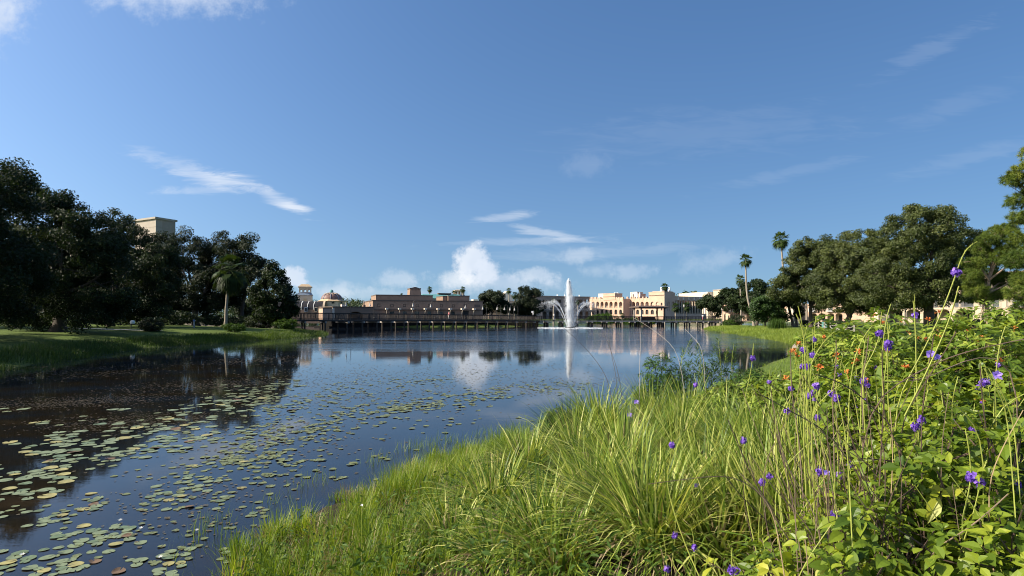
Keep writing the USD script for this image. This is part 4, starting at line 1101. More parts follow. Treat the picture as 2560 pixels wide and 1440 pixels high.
def arcade(px0, px1, py_top, arches, back, nm, small=()):
    x0, x1 = S(px0, back), S(px1, back)
    z_t = Z((px0 + px1) / 2, py_top, back)
    poly = sbox(x0, 0, x1, z_t)
    for px in arches:
        x, hw = S(px, back), .82
        poly = poly.difference(arch(x - hw, x + hw, Z(px, 769.5, back), Z(px, 754.3, back), .82, 12))
        poly = poly.difference(arch(x - hw * .9, x + hw * .9, Z(px, 786, back), Z(px, 774, back), .7, 12))
    for px in small:
        x = S(px, back)
        for a, b in ((763.5, 756.5), (776, 770)):
            poly = poly.difference(arch(x - .38, x + .38, Z(px, a, back), Z(px, b, back), .38))
    put(t, nm, MB().ext(poly, fl, -back, .45), M["pink"])
    for px in arches:
        x, hw = S(px, back), .80
        z0 = Z(px, 769.5, back)
        r = put(t, "railing", MB().box((x - hw, back + .2, z0 + .85), (x + hw, back + .26, z0 + .92), fl).box((x - hw, back + .2, z0 + .08), (x + hw, back + .26, z0 + .14), fl), M["dark_metal"])
        mb = MB()
        for q in np.linspace(-.7, .7, 8):
            mb.box((x + q - .02, back + .21, z0 + .142), (x + q + .02, back + .25, z0 + .848), fl)
        put(r, "baluster", mb, M["dark_metal"])
        put(t, "curtained_door", MB().box((x - .6, back + 2.05, z0), (x + .5, back + 2.1, z0 + 2.0), fl), M["white"])
        put(t, "balcony_floor", MB().box((x - 1, back + .47, z0 - .25), (x + 1, back + 2.0, z0 - .02), fl), M["pink"])
        put(t, "lower_opening", MB().ext(arch(x - hw * .88, x + hw * .88, Z(px, 786, back), Z(px, 774, back), .68, 12), fl, -back - .38, .05), M["dark"])
    for px in small:
        x = S(px, back)
        for a, b in ((763.5, 756.5), (776, 770)):
            put(t, "small_window", MB().ext(arch(x - .37, x + .37, Z(px, a, back), Z(px, b, back), .37), fl, -back - .2, .05), M["dark"])
    put(t, "loggia_wall", MB().box((x0 + .02, back + 2.2, 0), (x1 - .02, back + 9, z_t - .4), fl), M["pink"])
    return x0, x1, z_t


arcade(1469, 1558, 746.5, (1483, 1494, 1505, 1516, 1527.5, 1539.6, 1551.5), 0, "left_front_wall", (1473.6,))
arcade(1556, 1624, 746, (1563.5, 1573.5, 1583.5, 1594, 1605.5, 1617.5), 4.5, "recessed_front_wall")
arcade(1622, 1660, 740, (1630.8, 1643.8), 0, "right_front_wall", (1654,))
put(t, "return_wall", MB().box((S(1558) - .45, .453, 0), (S(1558) - .002, 6, Z(1558, 746.5)), fl), M["pink"])
put(t, "return_wall", MB().box((S(1622) + .002, .453, 0), (S(1622) + .45, 6, Z(1622, 740)), fl), M["pink"])
# merlons along the parapet
for px in (1472, 1480.5, 1489, 1500, 1541, 1547.5, 1556):
    x = S(px)
    put(t, "merlon", MB().box((x - .32, -.08, Z(px, 750.5)), (x + .32, .6, Z(px, 742.4)), fl), M["pink"])
for px in (1568, 1577, 1586, 1598, 1607, 1616):
    x = S(px, 4.5)
    put(t, "merlon", MB().box((x - .3, 4.42, Z(px, 750, 4.5)), (x + .3, 5.1, Z(px, 741.8, 4.5)), fl), M["pink"])
for a, b, py in ((1474, 1479, 744), (1482, 1487.5, 744), (1491, 1498.5, 744), (1543, 1546, 744), (1549, 1554.5, 744)):
    put(t, "parapet", MB().box((S(a), .1, Z(a, 746.5) + .01), (S(b), .5, Z(a, py)), fl), M["pink"])
block(t, "roof_block", fl, S(1495.5, 1), S(1508, 1), 1, 5, Z(1500, 747), Z(1500, 735.5, 1), "cream", "cream", .2)
block(t, "roof_block", fl, S(1508.2, -.15), S(1537.5, -.15), -.15, 4.5, Z(1520, 750), Z(1520, 734.8, -.15), "pink", "pink", .25)
put(t, "string_course", MB().box((S(1508.2, -.15) - .1, -.3, Z(1520, 742.2)), (S(1537.5, -.15) + .1, -.152, Z(1520, 741.2)), fl), M["stone"])
block(t, "roof_block", fl, S(1577, 7), S(1592, 7), 7, 11, Z(1585, 748, 7), Z(1585, 731, 7), "cream", "cream", .2)
block(t, "roof_block", fl, S(1592.3, 7.5), S(1601, 7.5), 7.5, 11, Z(1595, 748, 7), Z(1595, 735.5, 7), "pink", "pink", .2)
block(t, "roof_block", fl, S(1622), S(1660), 0.0, 6, Z(1640, 740) + .02, Z(1640, 731), "pink", "pink", .25)
put(t, "string_course", MB().box((S(1622) - .1, -.15, Z(1640, 739)), (S(1660) + .1, -.003, Z(1640, 737.6)), fl), M["stone"])
for px in (1536.5, 1541, 1545, 1577, 1593, 1599.5):
    x = S(px, 6)
    put(t, "roof_vent", MB().tube([fl.pt(np.array([x, 6, Z(px, 744, 6)])), fl.pt(np.array([x, 6, Z(px, 731.5, 6)]))], .28, 8), M["white"])
# shaded wing turning away from the sun
e = fl.pt(np.array([f_.len, 0, 0]))
w_ = Frame(e[:2], (e[0] + .8 * 36, e[1] + .6 * 36))
wo = Frame(f_.o[:2] + e[:2], f_.o[:2] + e[:2] + np.array([.8 * 36, .6 * 36]))
S2 = lambda px: wo.at(px, 0)[0]
Z2 = lambda px, py: wo.at(px, py)[1] - zb
c1 = S2(1688)
poly = sbox(.01, 0, c1, Z2(1675, 731))
for px in (1671, 1682.5):
    x = S2(px)
    poly = poly.difference(arch(x - .8, x + .8, Z2(px, 777), Z2(px, 754), .8, 12))
put(t, "end_wall", MB().ext(poly, w_, 0, .45), M["pink"])
put(t, "end_wall_back", MB().box((.1, 2.0, 0), (c1, 6, Z2(1675, 731) - .1), w_), M["pink"])
block(t, "roof_block", w_, S2(1672), S2(1697), 3, 8, Z2(1685, 735), Z2(1685, 727.5), "pink", None)
for px in (1674, 1681, 1686.5, 1694):
    x = S2(px)
    put(t, "roof_vent", MB().lathe([(0, 0), (.55, 0), (.42, 1.0), (.5, 1.05), (.3, 1.5), (0, 1.7)], w_.pt(np.array([x, 4, Z2(px, 727.4)])), 10), M["white"])
c2 = S2(1768)
zt = Z2(1730, 741.5)
put(t, "wing_parapet", MB().ext(sbox(c1 + .02, Z2(1730, 752), c2, zt), w_, 0, .5), M["pink"])
put(t, "wing_base", MB().box((c1 + .02, .3, 0), (c2, .8, Z2(1730, 784)), w_), M["pink"])
put(t, "wing_back_wall", MB().box((c1 + .02, 2.5, 0), (c2, 9, zt - .3), w_), M["stone"])
for px in np.linspace(1692, 1766, 12):
    x = S2(px)
    put(t, "column", MB().box((x - .16, .1, Z2(px, 784)), (x + .16, .42, Z2(px, 752)), w_), M["beige"])
for k, px in enumerate(np.linspace(1695, 1762, 11)):
    x = S2(px)
    put(t, "slit_window", MB().box((x - .55, 2.42, Z2(px, 781)), (x + .55, 2.47, Z2(px, 756)), w_), M["dark"])
    if k % 2 == 0:
        put(t, "parapet_panel", MB().box((x - .35, -.12, Z2(px, 750)), (x + .35, -.002, Z2(px, 743.5)), w_), M["cream"])
put(t, "wing_floor", MB().box((c1 + .03, .43, Z2(1730, 768)), (c2 - .02, 2.4, Z2(1730, 766.5)), w_), M["stone"])

# -- pale upper building behind the wing
f_ = Frame(W(1697, 790, 312)[:2], W(1772, 790, 282)[:2])
t = thing("pale_roof_building", "pale pink sunlit flat roofed building above the hotel's shaded wing", "building", (f_.o[0], f_.o[1], 1.5))
fl = loc(f_, f_.o)
put(t, "wall", MB().box((0, 0, 0), (f_.len * .66, 14, f_.at(1730, 732)[1] - 1.5), fl), M["cream"])
put(t, "end_block", MB().box((f_.len * .66 + .01, -.6, 0), (f_.len, 14, f_.at(1760, 730.5)[1] - 1.5), fl), M["cream"])
put(t, "roof_unit", MB().box((f_.len + .5, 2, 0), (f_.len + 9, 10, f_.at(1780, 726)[1] - 1.5), fl), M["beige"])
put(t, "roof_cap", MB().box((f_.len + .3, 1.8, f_.at(1780, 726)[1] - 1.5), (f_.len + 9.2, 10.2, f_.at(1780, 724)[1] - 1.5), fl), M["grey_wall"])

# -- pink two storey wing with arches, right bank
f_ = Frame(W(1806, 790, 158)[:2], W(2118, 790, 138)[:2])
t = thing("pink_arcade_building", "two storey pink building with low arches behind the grey fence on the right bank", "building", (f_.o[0], f_.o[1], 1.3))
fl = loc(f_, f_.o)
zb = 1.3
Z = lambda px, py, back=0: f_.at(px, py, back)[1] - zb
S = lambda px: f_.at(px, 0)[0]
z_t = Z(1960, 763)
poly = sbox(0, 0, f_.len, z_t)
ar = (1817, 1832, 1846, 1873.5, 1890, 1912, 1934, 2034, 2055, 2077, 2097.5)
for px in ar:
    x = S(px)
    poly = poly.difference(arch(x - .72, x + .72, .02, Z(px, 783), .5, 12))
ups = (1833, 1851, 1866, 1884, 1930, 2030, 2075, 2097)
for px in ups:
    x = S(px)
    poly = poly.difference(sbox(x - .55, Z(px, 778), x + .55, Z(px, 768)))
put(t, "front_wall", MB().ext(poly, fl, 0, .4), M["pink"])
put(t, "back_wall", MB().box((0, 2.0, 0), (f_.len, 9, z_t - .1), fl), M["sand"])
for px in ar:
    x = S(px)
    put(t, "shaded_door", MB().box((x - .5, 1.92, 0), (x + .3, 1.97, 1.5), fl), M["dark"])
for px in ups:
    x = S(px)
    put(t, "upper_window", MB().box((x - .54, .3, Z(px, 778)), (x + .54, .34, Z(px, 768)), fl), M["glass"])
    r = put(t, "balcony", MB().box((x - .75, -.5, Z(px, 778.5)), (x + .75, -.003, Z(px, 777.3)), fl).box((x - .75, -.5, Z(px, 771)), (x + .75, -.45, Z(px, 770.3)), fl), M["white"])
    mb = MB()
    for q in np.linspace(-.7, .7, 9):
        mb.box((x + q - .02, -.495, Z(px, 777.2)), (x + q + .02, -.455, Z(px, 771.05)), fl)
    put(r, "baluster", mb, M["white"])
x = S(1981)
put(t, "stair_tower", MB().box((x - .75, -1.6, 0), (x + .7, -.01, Z(1981, 752)), fl), M["cream"])
put(t, "grey_bay", MB().box((S(1990), -.8, 0), (S(2008), -.01, Z(2000, 755)), fl), M["grey_wall"])
for px in (2017, 2045, 2061):
    x = S(px)
    put(t, "wall_lamp", MB().lathe([(0, 0), (.09, .05), (.13, .3), (.03, .42), (0, .42)], fl.pt(np.array([x, -.15, Z(px, 779)])), 6).box((x - .02, -.15, Z(px, 778)), (x + .02, -.002, Z(px, 777.4)), fl), M["dark_metal"])
put(t, "coping", MB().box((-.1, -.12, z_t), (f_.len + .1, 9.1, z_t + .25), fl), M["pink"])

# -- white gabled house and pink link between the oaks' trunks
f_ = Frame(W(2128, 790, 128)[:2], W(2212, 790, 122)[:2])
t = thing("gabled_link_building", "pink and cream link building with a pale sloping gable between the oak trunks", "building", (f_.o[0], f_.o[1], 1.35))
fl = loc(f_, f_.o)
Z = lambda px, py: f_.at(px, py)[1] - 1.35
S = lambda px: f_.at(px, 0)[0]
poly = sbox(0, 0, S(2186), Z(2150, 756))
for px in (2173, 2182.5):
    poly = poly.difference(arch(S(px) - .28, S(px) + .28, Z(px, 792), Z(px, 777), .28))
for px in (2138, 2152):
    poly = poly.difference(sbox(S(px) - .4, Z(px, 778), S(px) + .4, Z(px, 765)))
put(t, "front_wall", MB().ext(poly, fl, 0, .35), M["pink"])
put(t, "back_wall", MB().box((0, .4, 0), (f_.len, 8, Z(2150, 757)), fl), M["stone_dark"])
put(t, "gable_wall", MB().ext(Polygon([(S(2186) + .01, 0), (S(2212), 0), (S(2212), Z(2200, 772)), (S(2190), Z(2190, 752)), (S(2186) + .01, Z(2190, 752))]), fl, .1, .4), M["cream"])
put(t, "sloping_roof", MB().ext(Polygon([(S(2190), Z(2190, 752) + .02), (S(2212) + .3, Z(2200, 772) - .2), (S(2212) + .3, Z(2200, 772) + .05), (S(2190), Z(2190, 748))]), fl, .4, 5), M["metal"])
put(t, "garage_door", MB().box((S(2196), -.13, 0), (S(2206), -.102, Z(2200, 778)), fl), M["tile"])

# -- beige balcony wing on the far right
f_ = Frame(W(2206, 790, 122)[:2], W(2640, 790, 98)[:2])
t = thing("beige_balcony_wing", "beige hotel wing with wide ground floor arches and grey balcony railings at right", "building", (f_.o[0], f_.o[1], 1.4))
fl = loc(f_, f_.o)
zb = 1.4
Z = lambda px, py, back=0: f_.at(px, py, back)[1] - zb
S = lambda px: f_.at(px, 0)[0]
zf, z_t = Z(2400, 770.5), Z(2400, 690)
poly = sbox(0, 0, f_.len, z_t)
arx = [(2222, 2256), (2266, 2300), (2310, 2344), (2346.5, 2374), (2389, 2432), (2454, 2504), (2524, 2580)]
for a, b in arx:
    poly = poly.difference(arch(S(a), S(b), .02, Z((a + b) / 2, 773.5), .55, 14))
bal = [(2226, 2254), (2270, 2300), (2314, 2344), (2350, 2374), (2386, 2436), (2449, 2504), (2516, 2580)]
for a, b in bal:
    poly = poly.difference(sbox(S(a), zf + .12, S(b), Z(2400, 700)))
put(t, "front_wall", MB().ext(poly, fl, 0, .45), M["beige"])
put(t, "string_course", MB().box((0, -.1, zf - .1), (f_.len, -.002, zf + .1), fl), M["sand"])
put(t, "inner_wall", MB().box((0, 2.4, 0), (f_.len, 10, z_t - .1), fl), M["beige"])
put(t, "balcony_floor", MB().box((0.02, .46, zf - .1), (f_.len - .02, 2.35, zf + .1), fl), M["beige"])
for a, b in bal:
    x0, x1 = S(a), S(b)
    r = put(t, "railing", MB().box((x0, .1, zf + 1.2), (x1, .17, zf + 1.28), fl).box((x0, .1, zf + .2), (x1, .17, zf + .27), fl), M["metal"])
    for x in np.arange(x0 + .1, x1 - .05, .17):
        put(r, "baluster", MB().box((x - .025, .115, zf + .272), (x + .025, .155, zf + 1.198), fl), M["metal"])
    put(t, "glass_door", MB().box((x0 + .5, 2.32, zf + .12), (x0 + 1.9, 2.37, zf + 2.3), fl), M["glass"])
for a, b in arx:
    m_ = (S(a) + S(b)) / 2
    put(t, "room_door", MB().box((m_ - .45, 2.32, 0), (m_ + .45, 2.37, 2.0), fl), M["dark"])
    put(t, "room_window", MB().box((S(a) + .15, 2.32, .7), (m_ - .6, 2.37, 1.9), fl), M["glass"])
put(t, "roof", MB().box((-.4, -.5, z_t), (f_.len + .4, 10.4, z_t + .3), fl), M["tile"])

# ---------------------------------------------------------------- the boardwalk
PATHB = np.array([(-41.5, 99.0, 2.12), (-30.0, 105.5, 2.08), (-18.0, 121.5, 1.98), (-6.5, 135.5, 1.80), (6.0, 149.5, 1.62), (33.0, 157.0, 1.50), (51.0, 161.5, 1.48), (61.0, 165.5, 1.48)])
segl = np.linalg.norm(np.diff(PATHB[:, :2], axis=0), axis=1)
cum = np.concatenate([[0], np.cumsum(segl)])


def along(s):
    p = np.stack([np.interp(s, cum, PATHB[:, k]) for k in range(3)], -1)
    e = np.stack([np.interp(np.asarray(s) + .4, cum, PATHB[:, k]) for k in range(3)], -1) - np.stack([np.interp(np.asarray(s) - .4, cum, PATHB[:, k]) for k in range(3)], -1)
    e[..., 2] = 0
    return p, unit(e)


def deck_pt(s, side, z):
    p, d = along(s)
    return p + np.array([-d[1], d[0], 0]) * side + np.array([0, 0, z])


HW = 1.35
bw = thing("boardwalk", "long dark timber boardwalk with slatted railings crossing the lake on piles", "boardwalk", (0, 0, 0))
tot = cum[-1]
# deck: planks laid across, joined; edge beams per segment
mb = MB()
for s in np.arange(.1, tot - .1, .42):
    p, d = along(s)
    n = np.array([-d[1], d[0], 0])
    a, b_ = p - d * .2, p + d * .2
    v = np.array([q + n * w + np.array([0, 0, z]) for z in (-.05, 0) for q in (a, b_) for w in (-HW - .06, HW + .06)])
    mb.add(v, [[0, 2, 3, 1], [4, 5, 7, 6], [0, 1, 5, 4], [2, 6, 7, 3], [0, 4, 6, 2], [1, 3, 7, 5]])
put(bw, "deck_plank", mb, M["wood"], kind="stuff")


def beam(pa, pb, w, h):
    pa, pb = np.asarray(pa, float), np.asarray(pb, float)
    d = unit(pb - pa)
    n = np.array([-d[1], d[0], 0])
    n /= np.linalg.norm(n)
    u = np.array([0, 0, 1.0])
    v = np.array([q + n * a * w / 2 + u * c * h / 2 for q in (pa, pb) for a in (-1, 1) for c in (-1, 1)])
    return v, [[0, 1, 3, 2], [4, 6, 7, 5], [0, 4, 5, 1], [2, 3, 7, 6], [0, 2, 6, 4], [1, 5, 7, 3]]


post_s = np.linspace(.3, tot - .3, int(tot / 2.3) + 1)
for side in (-HW, HW):
    for i in range(len(PATHB) - 1):
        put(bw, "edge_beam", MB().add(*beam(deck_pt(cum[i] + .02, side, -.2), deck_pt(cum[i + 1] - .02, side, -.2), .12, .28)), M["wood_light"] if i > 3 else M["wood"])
    for i in range(len(post_s) - 1):
        a, b_ = post_s[i], post_s[i + 1]
        put(bw, "top_rail", MB().add(*beam(deck_pt(a, side, 1.07), deck_pt(b_, side, 1.07), .15, .05)), M["wood"])
        put(bw, "lower_rail", MB().add(*beam(deck_pt(a + .06, side, .14), deck_pt(b_ - .06, side, .14), .05, .09)).add(*beam(deck_pt(a + .06, side, .96), deck_pt(b_ - .06, side, .96), .05, .09)), M["wood_dark"])
    for s in post_s:
        put(bw, "railing_post", MB().add(*beam(deck_pt(s, side, -.3), deck_pt(s, side, -.3) + [.001, 0, 1.33], .11, .11)) if False else MB().tube([deck_pt(s, side * 1.0, -.34), deck_pt(s, side * 1.0, 1.04)], .075, 4), M["wood_dark"])
    mb = MB()
    for s in np.arange(.5, tot - .4, .235):
        if np.abs(post_s - s).min() > .12:
            mb.tube([deck_pt(s, side, .18), deck_pt(s, side, .92)], .030, 4, cap=False)
    put(bw, "baluster", mb, M["wood_dark"], kind="stuff")
bents = np.concatenate([np.arange(4.0, cum[4], 3.35), np.arange(cum[4] + 2.4, tot, 3.9)])
for s in bents:
    p, d = along(s)
    n = np.array([-d[1], d[0], 0])
    right = s > cum[4]
    put(bw, "cap_beam", MB().add(*beam(p + n * 1.75 - [0, 0, .50], p - n * 1.75 - [0, 0, .50], .26, .30)), M["wood_light"])
    for w in (-1.2, 1.2):
        q = p + n * w
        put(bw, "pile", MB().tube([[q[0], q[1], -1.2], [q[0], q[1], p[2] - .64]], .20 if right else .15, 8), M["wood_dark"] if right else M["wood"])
    if right:
        for w in (-.75, .75):
            q = p + n * w
            put(bw, "pile", MB().tube([[q[0] + .3, q[1], -1.2], [q[0] + .3, q[1], p[2] - .64]], .16, 8), M["wood_dark"])

# lamps along it: a pole with a swan neck and a hanging cone shade
def lamp_post(label, px, D, py_top, lean=-1, base=None, name="lamp_post"):
    top = W(px, py_top, D)
    z0 = base if base is not None else 1.8
    x, y = top[0], top[1]
    h = top[2] - z0
    t = thing(name, label, "street lamp", (x, y, z0), group="swan neck lamps along the boardwalk" if base is None else None)
    put(t, "pole", MB().tube([(0, 0, -.3), (0, 0, h)], [.06, .045], 7).lathe([(0, -.1), (.12, -.1), (.11, .5), (.06, .6), (0, .6)], sides=8), M["dark_metal"])
    a = np.linspace(0, np.pi, 9)
    arm = np.stack([lean * .42 * (1 - np.cos(a)), 0 * a, h + .55 * np.sin(a)], 1)
    put(t, "arm", MB().tube(arm, .035, 6), M["dark_metal"])
    s = put(t, "lamp_shade", MB().lathe([(.23, -.66), (.20, -.60), (.07, -.12), (.04, 0), (0, 0)], (lean * .84, 0, h), 12), M["lamp_white"], smooth=40)
    put(s, "bulb_globe", MB().lathe([(0, -.74), (.08, -.72), (.09, -.66), (0, -.62)], (lean * .84, 0, h), 8), M["white"])
    return t


for px, D, py, lab in ((750, 107, 751, "first lamp from the left on the boardwalk, before the pale tower"), (877, 112, 756, "boardwalk lamp before the wooded skyline right of the dome"), (935.5, 117, 757, "boardwalk lamp at the restaurant's left corner"),
                       (1043, 124, 758, "boardwalk lamp before the restaurant's middle windows"), (1087, 128, 760, "boardwalk lamp before the restaurant's right windows"), (1173, 135, 763, "boardwalk lamp at the restaurant's right door"),
                       (1216, 139, 766, "boardwalk lamp under the round dark oak"), (1252, 142, 767, "boardwalk lamp just right of the round dark oak's trunk"), (1270, 144, 768, "boardwalk lamp below the pink gable"), (1284, 146, 768.5, "boardwalk lamp left of the sign"), (1295, 147, 769, "boardwalk lamp beside the small white sign")):
    lamp_post(lab, px, D, py)
g = ground_at(1710, 196)
t = thing("garden_lamp", "slim dark garden lamp with a pale lantern between two short palms", "street lamp", g)
hh = W(1710, 768, 196)[2] - g[2]
put(t, "pole", MB().tube([(0, 0, -.2), (0, 0, hh)], [.09, .06], 7), M["dark_metal"])
put(t, "lantern", MB().lathe([(0, 0), (.2, .02), (.3, .6), (.12, .8), (0, .95)], (0, 0, hh), 8), M["lamp_white"])
g = ground_at(1805, 160)
t = thing("garden_lamp", "slim garden lamp with a bell shade before the dark rounded trees on the right", "street lamp", g)
hh = W(1805, 771, 160)[2] - g[2]
put(t, "pole", MB().tube([(0, 0, -.2), (0, 0, hh)], [.07, .05], 7), M["metal"])
put(t, "lantern", MB().lathe([(.3, -.55), (.26, -.5), (.08, -.1), (0, 0)], (0, 0, hh + .3), 10), M["lamp_white"])

a_, b_ = np.array(A.pt(np.array([A.len, 1.0, 0]))), W(1346, 790, 156)
f_ = Frame(a_[:2], b_[:2])
t = thing("timber_bulkhead", "dark timber bulkhead along the shore between the restaurant and the fountain", "sea wall", (f_.o[0], f_.o[1], 0))
fl = loc(f_, f_.o)
for i in range(24):
    put(t, "board", MB().box((i * f_.len / 24 + .01, .01 * (i % 2), -.6), ((i + 1) * f_.len / 24 - .01, .14 + .01 * (i % 2), 1.55 + .03 * (i % 3)), fl), M["under"])
put(t, "cap_rail", MB().box((0, -.1, 1.62), (f_.len, .25, 1.72), fl), M["wood"])
# small sign on the railing
p = deck_pt(cum[3] + 15.5, -HW - .16, 0)
t = thing("notice_board", "small white notice on a post at the boardwalk rail left of the fountain", "sign", (p[0], p[1], p[2]))
put(t, "post", MB().tube([(0, 0, -.1), (0, 0, 2.1)], .05, 6), M["dark_metal"])
put(t, "panel", MB().box((-.32, -.1, 1.75), (.18, -.055, 2.2)).box((-.05, -.1, 1.35), (.22, -.055, 1.745)), M["white"])

# pavilion
c0, c1 = W(1594, 790, 157.4), W(1652, 790, 159.6)
f_ = Frame(c0[:2], c1[:2])
t = thing("lake_pavilion", "open timber shelter with a flat brown roof standing on the boardwalk", "pavilion", (f_.o[0], f_.o[1], 1.5))
fl = loc(f_, f_.o)
zr = EYE + (HOR - 771.5) / FPX * 158 - 1.5
for x in (.05, f_.len - .05):
    for y in (-1.7, 1.7):
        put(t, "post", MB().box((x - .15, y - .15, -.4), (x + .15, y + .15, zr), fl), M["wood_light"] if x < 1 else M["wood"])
for y in (-1.7, 1.7):
    put(t, "roof_beam", MB().box((-.6, y - .1, zr), (f_.len + .6, y + .1, zr + .26), fl), M["wood"])
put(t, "roof", MB().tm(trimesh.convex.convex_hull(fl.pt(np.array([[x, y, z] for x, y, z in ((-1.1, -2.5, zr + .262), (f_.len + 1.0, -2.5, zr + .262), (-1.1, 2.5, zr + .262), (f_.len + 1.0, 2.5, zr + .262), (-1.1, -2.5, zr + .45), (f_.len + 1.0, -2.5, zr + .45), (-1.1, 2.5, zr + .45), (f_.len + 1.0, 2.5, zr + .45), (.4, -.8, zr + .78), (f_.len - .3, -.8, zr + .78), (.4, .8, zr + .78), (f_.len - .3, .8, zr + .78))])))), M["stone_dark"])
put(t, "bench", MB().box((.9, .9, .05), (f_.len - 1, 1.3, .5), fl).box((.9, 1.32, .4), (f_.len - 1, 1.4, 1.0), fl), M["red_wood"])
for k, x in enumerate((-.1, f_.len / 2 - .2, f_.len - .1)):
    for y in (-1.6, -.5, .6, 1.7):
        put(t, "pile", MB().tube([fl.pt(np.array([x + .1 * y, y, -2.7])), fl.pt(np.array([x + .1 * y, y, -.42]))], .21, 8), M["wood_dark"])

# ---------------------------------------------------------------- the fountain
FD = 134.0
fx = W(1425, 790, FD)[0]
n = {"t": ("attribute", {"attribute": "tone"}), "d": ("diffuse_bsdf", {"color": (.86, .88, .90)}), "tr": ("translucent_bsdf", {"color": (.86, .88, .90)}), "m": ("mix_closure", {"fac": .5})}
M["spray"] = usdkit.material(stage, L + "water_spray", {k: v for k, v in n.items() if k != "t"}, [("d.BSDF", "m.closure1"), ("tr.BSDF", "m.closure2")], surface="m.closure")
rng = np.random.default_rng(101)
ft = thing("fountain", "tall white water jet with arching side jets rising from the lake", "fountain", (fx, FD, 0))


def droplets(p, size):
    nrm = unit(rng.normal(size=p.shape))
    return diamonds(p, nrm, size, rng, .8)


def jet_cloud(path_fn, rad_fn, n, size, t0=0.0, t1=1.0, bias=1.0):
    u = t0 + (t1 - t0) * rng.uniform(0, 1, n) ** bias
    c = path_fn(u)
    e = rng.normal(size=(n, 3)) * .5 * (1 + .55 * rng.exponential(.6, (n, 1)))
    p = c + e * rad_fn(u)[:, None]
    g = meshkit.fbm(np.stack([p[:, 0] * 3.1, p[:, 1] * 3.1, p[:, 2] * 1.5], -1), 3, 17)
    p = p[g + rng.uniform(-.12, .12, n) > .40]  # ragged, with gaps between the falling sheets
    p[:, 2] = np.maximum(p[:, 2], .03)
    return droplets(p, size)


H = 2.65 + (790 - 697) / FPX * FD
main = lambda u: np.stack([-.16 * u * u * 2 + 0 * u, 0 * u, H * u], 1)
mrad = lambda u: .17 + .80 * np.clip(1 - ((u - .12) / .86), 0, 1) ** .55 * np.clip(.24 + 2.3 * u, 0, 1)
v, f = jet_cloud(main, lambda u: mrad(u) * .66, 60000, .095, .0, .955, 1.05)
put(ft, "main_jet", (v, f), M["spray"])
v2, f2 = jet_cloud(lambda u: main(u) + np.stack([.75 * (1 - u), 0 * u, -1.2 * (1 - u) * u], 1), lambda u: mrad(u) * 1.5, 9500, .06, .02, .85, 1.3)
v3, f3 = jet_cloud(lambda u: main(u), lambda u: .14 * np.ones_like(u), 700, .08, .93, 1.0, 1.0)
put(ft, "falling_mist", MB().add(v2, f2).add(v3, f3), M["spray"])
for az, reach, hgt_, n_ in ((183, 4.3, 5.7, 2600), (205, 3.4, 5.9, 2600), (150, 3.2, 5.6, 1500), (-4, 3.7, 5.5, 3400), (25, 3.0, 5.6, 2000), (-30, 3.3, 5.3, 1800)):
    a = math.radians(az)
    d = np.array([math.cos(a), math.sin(a) * .9])
    off = np.array([d[0] * .55, d[1] * .4])
    def arc(u, d=d, reach=reach, hgt_=hgt_, off=off):
        w = u * 1.45
        return np.stack([off[0] + d[0] * reach * w, off[1] + d[1] * reach * w, np.maximum(hgt_ * (1 - (1 - w) ** 2), 0)], 1)
    v, f = jet_cloud(arc, lambda u: .03 + .62 * u ** 2.2, n_, .07, .0, 1.0, 1.55)
    put(ft, "side_jet", (v, f), M["spray"])
put(ft, "nozzle_float", MB().lathe([(0, -.15), (1.1, -.15), (1.2, .0), (1.1, .12), (.3, .16), (.2, .35), (0, .35)], sides=20), M["dark_metal"], smooth=40)
nf = 9000
aa, rr = rng.uniform(0, 2 * np.pi, nf), 7.3 * rng.uniform(0, 1, nf) ** .5
keep = (meshkit.fbm(np.stack([rr * np.cos(aa) * .5, rr * np.sin(aa) * .5, 0 * rr], -1), 3, 4) + .35 * (np.abs(rr - 6.0) < 1.2) + .2 * (rr < 2)) > .75
p = np.stack([rr * np.cos(aa), rr * np.sin(aa) * .8, rng.uniform(.004, .03, nf)], 1)[keep]
put(ft, "foam", droplets(p, .15), M["spray"], kind="stuff")

# ---------------------------------------------------------------- people
def capsule_body(bones, joints, refine=.06, it=6):
    import manifold3d as m3
    parts = []
    for a, b_ in bones:
        (pa, ra), (pb, rb) = joints[a], joints[b_]
        s1 = m3.Manifold.sphere(ra, 12).translate(tuple(map(float, pa)))
        s2 = m3.Manifold.sphere(rb, 12).translate(tuple(map(float, pb)))
        parts.append(m3.Manifold.batch_hull([s1, s2]))
    m = m3.Manifold.batch_boolean(parts, m3.OpType.Add).to_mesh()
    tm = trimesh.Trimesh(m.vert_properties[:, :3], m.tri_verts)
    tm = trimesh.Trimesh(*trimesh.remesh.subdivide_to_size(tm.vertices, tm.faces, refine))
    tm.merge_vertices()
    return trimesh.smoothing.filter_taubin(tm, iterations=it)


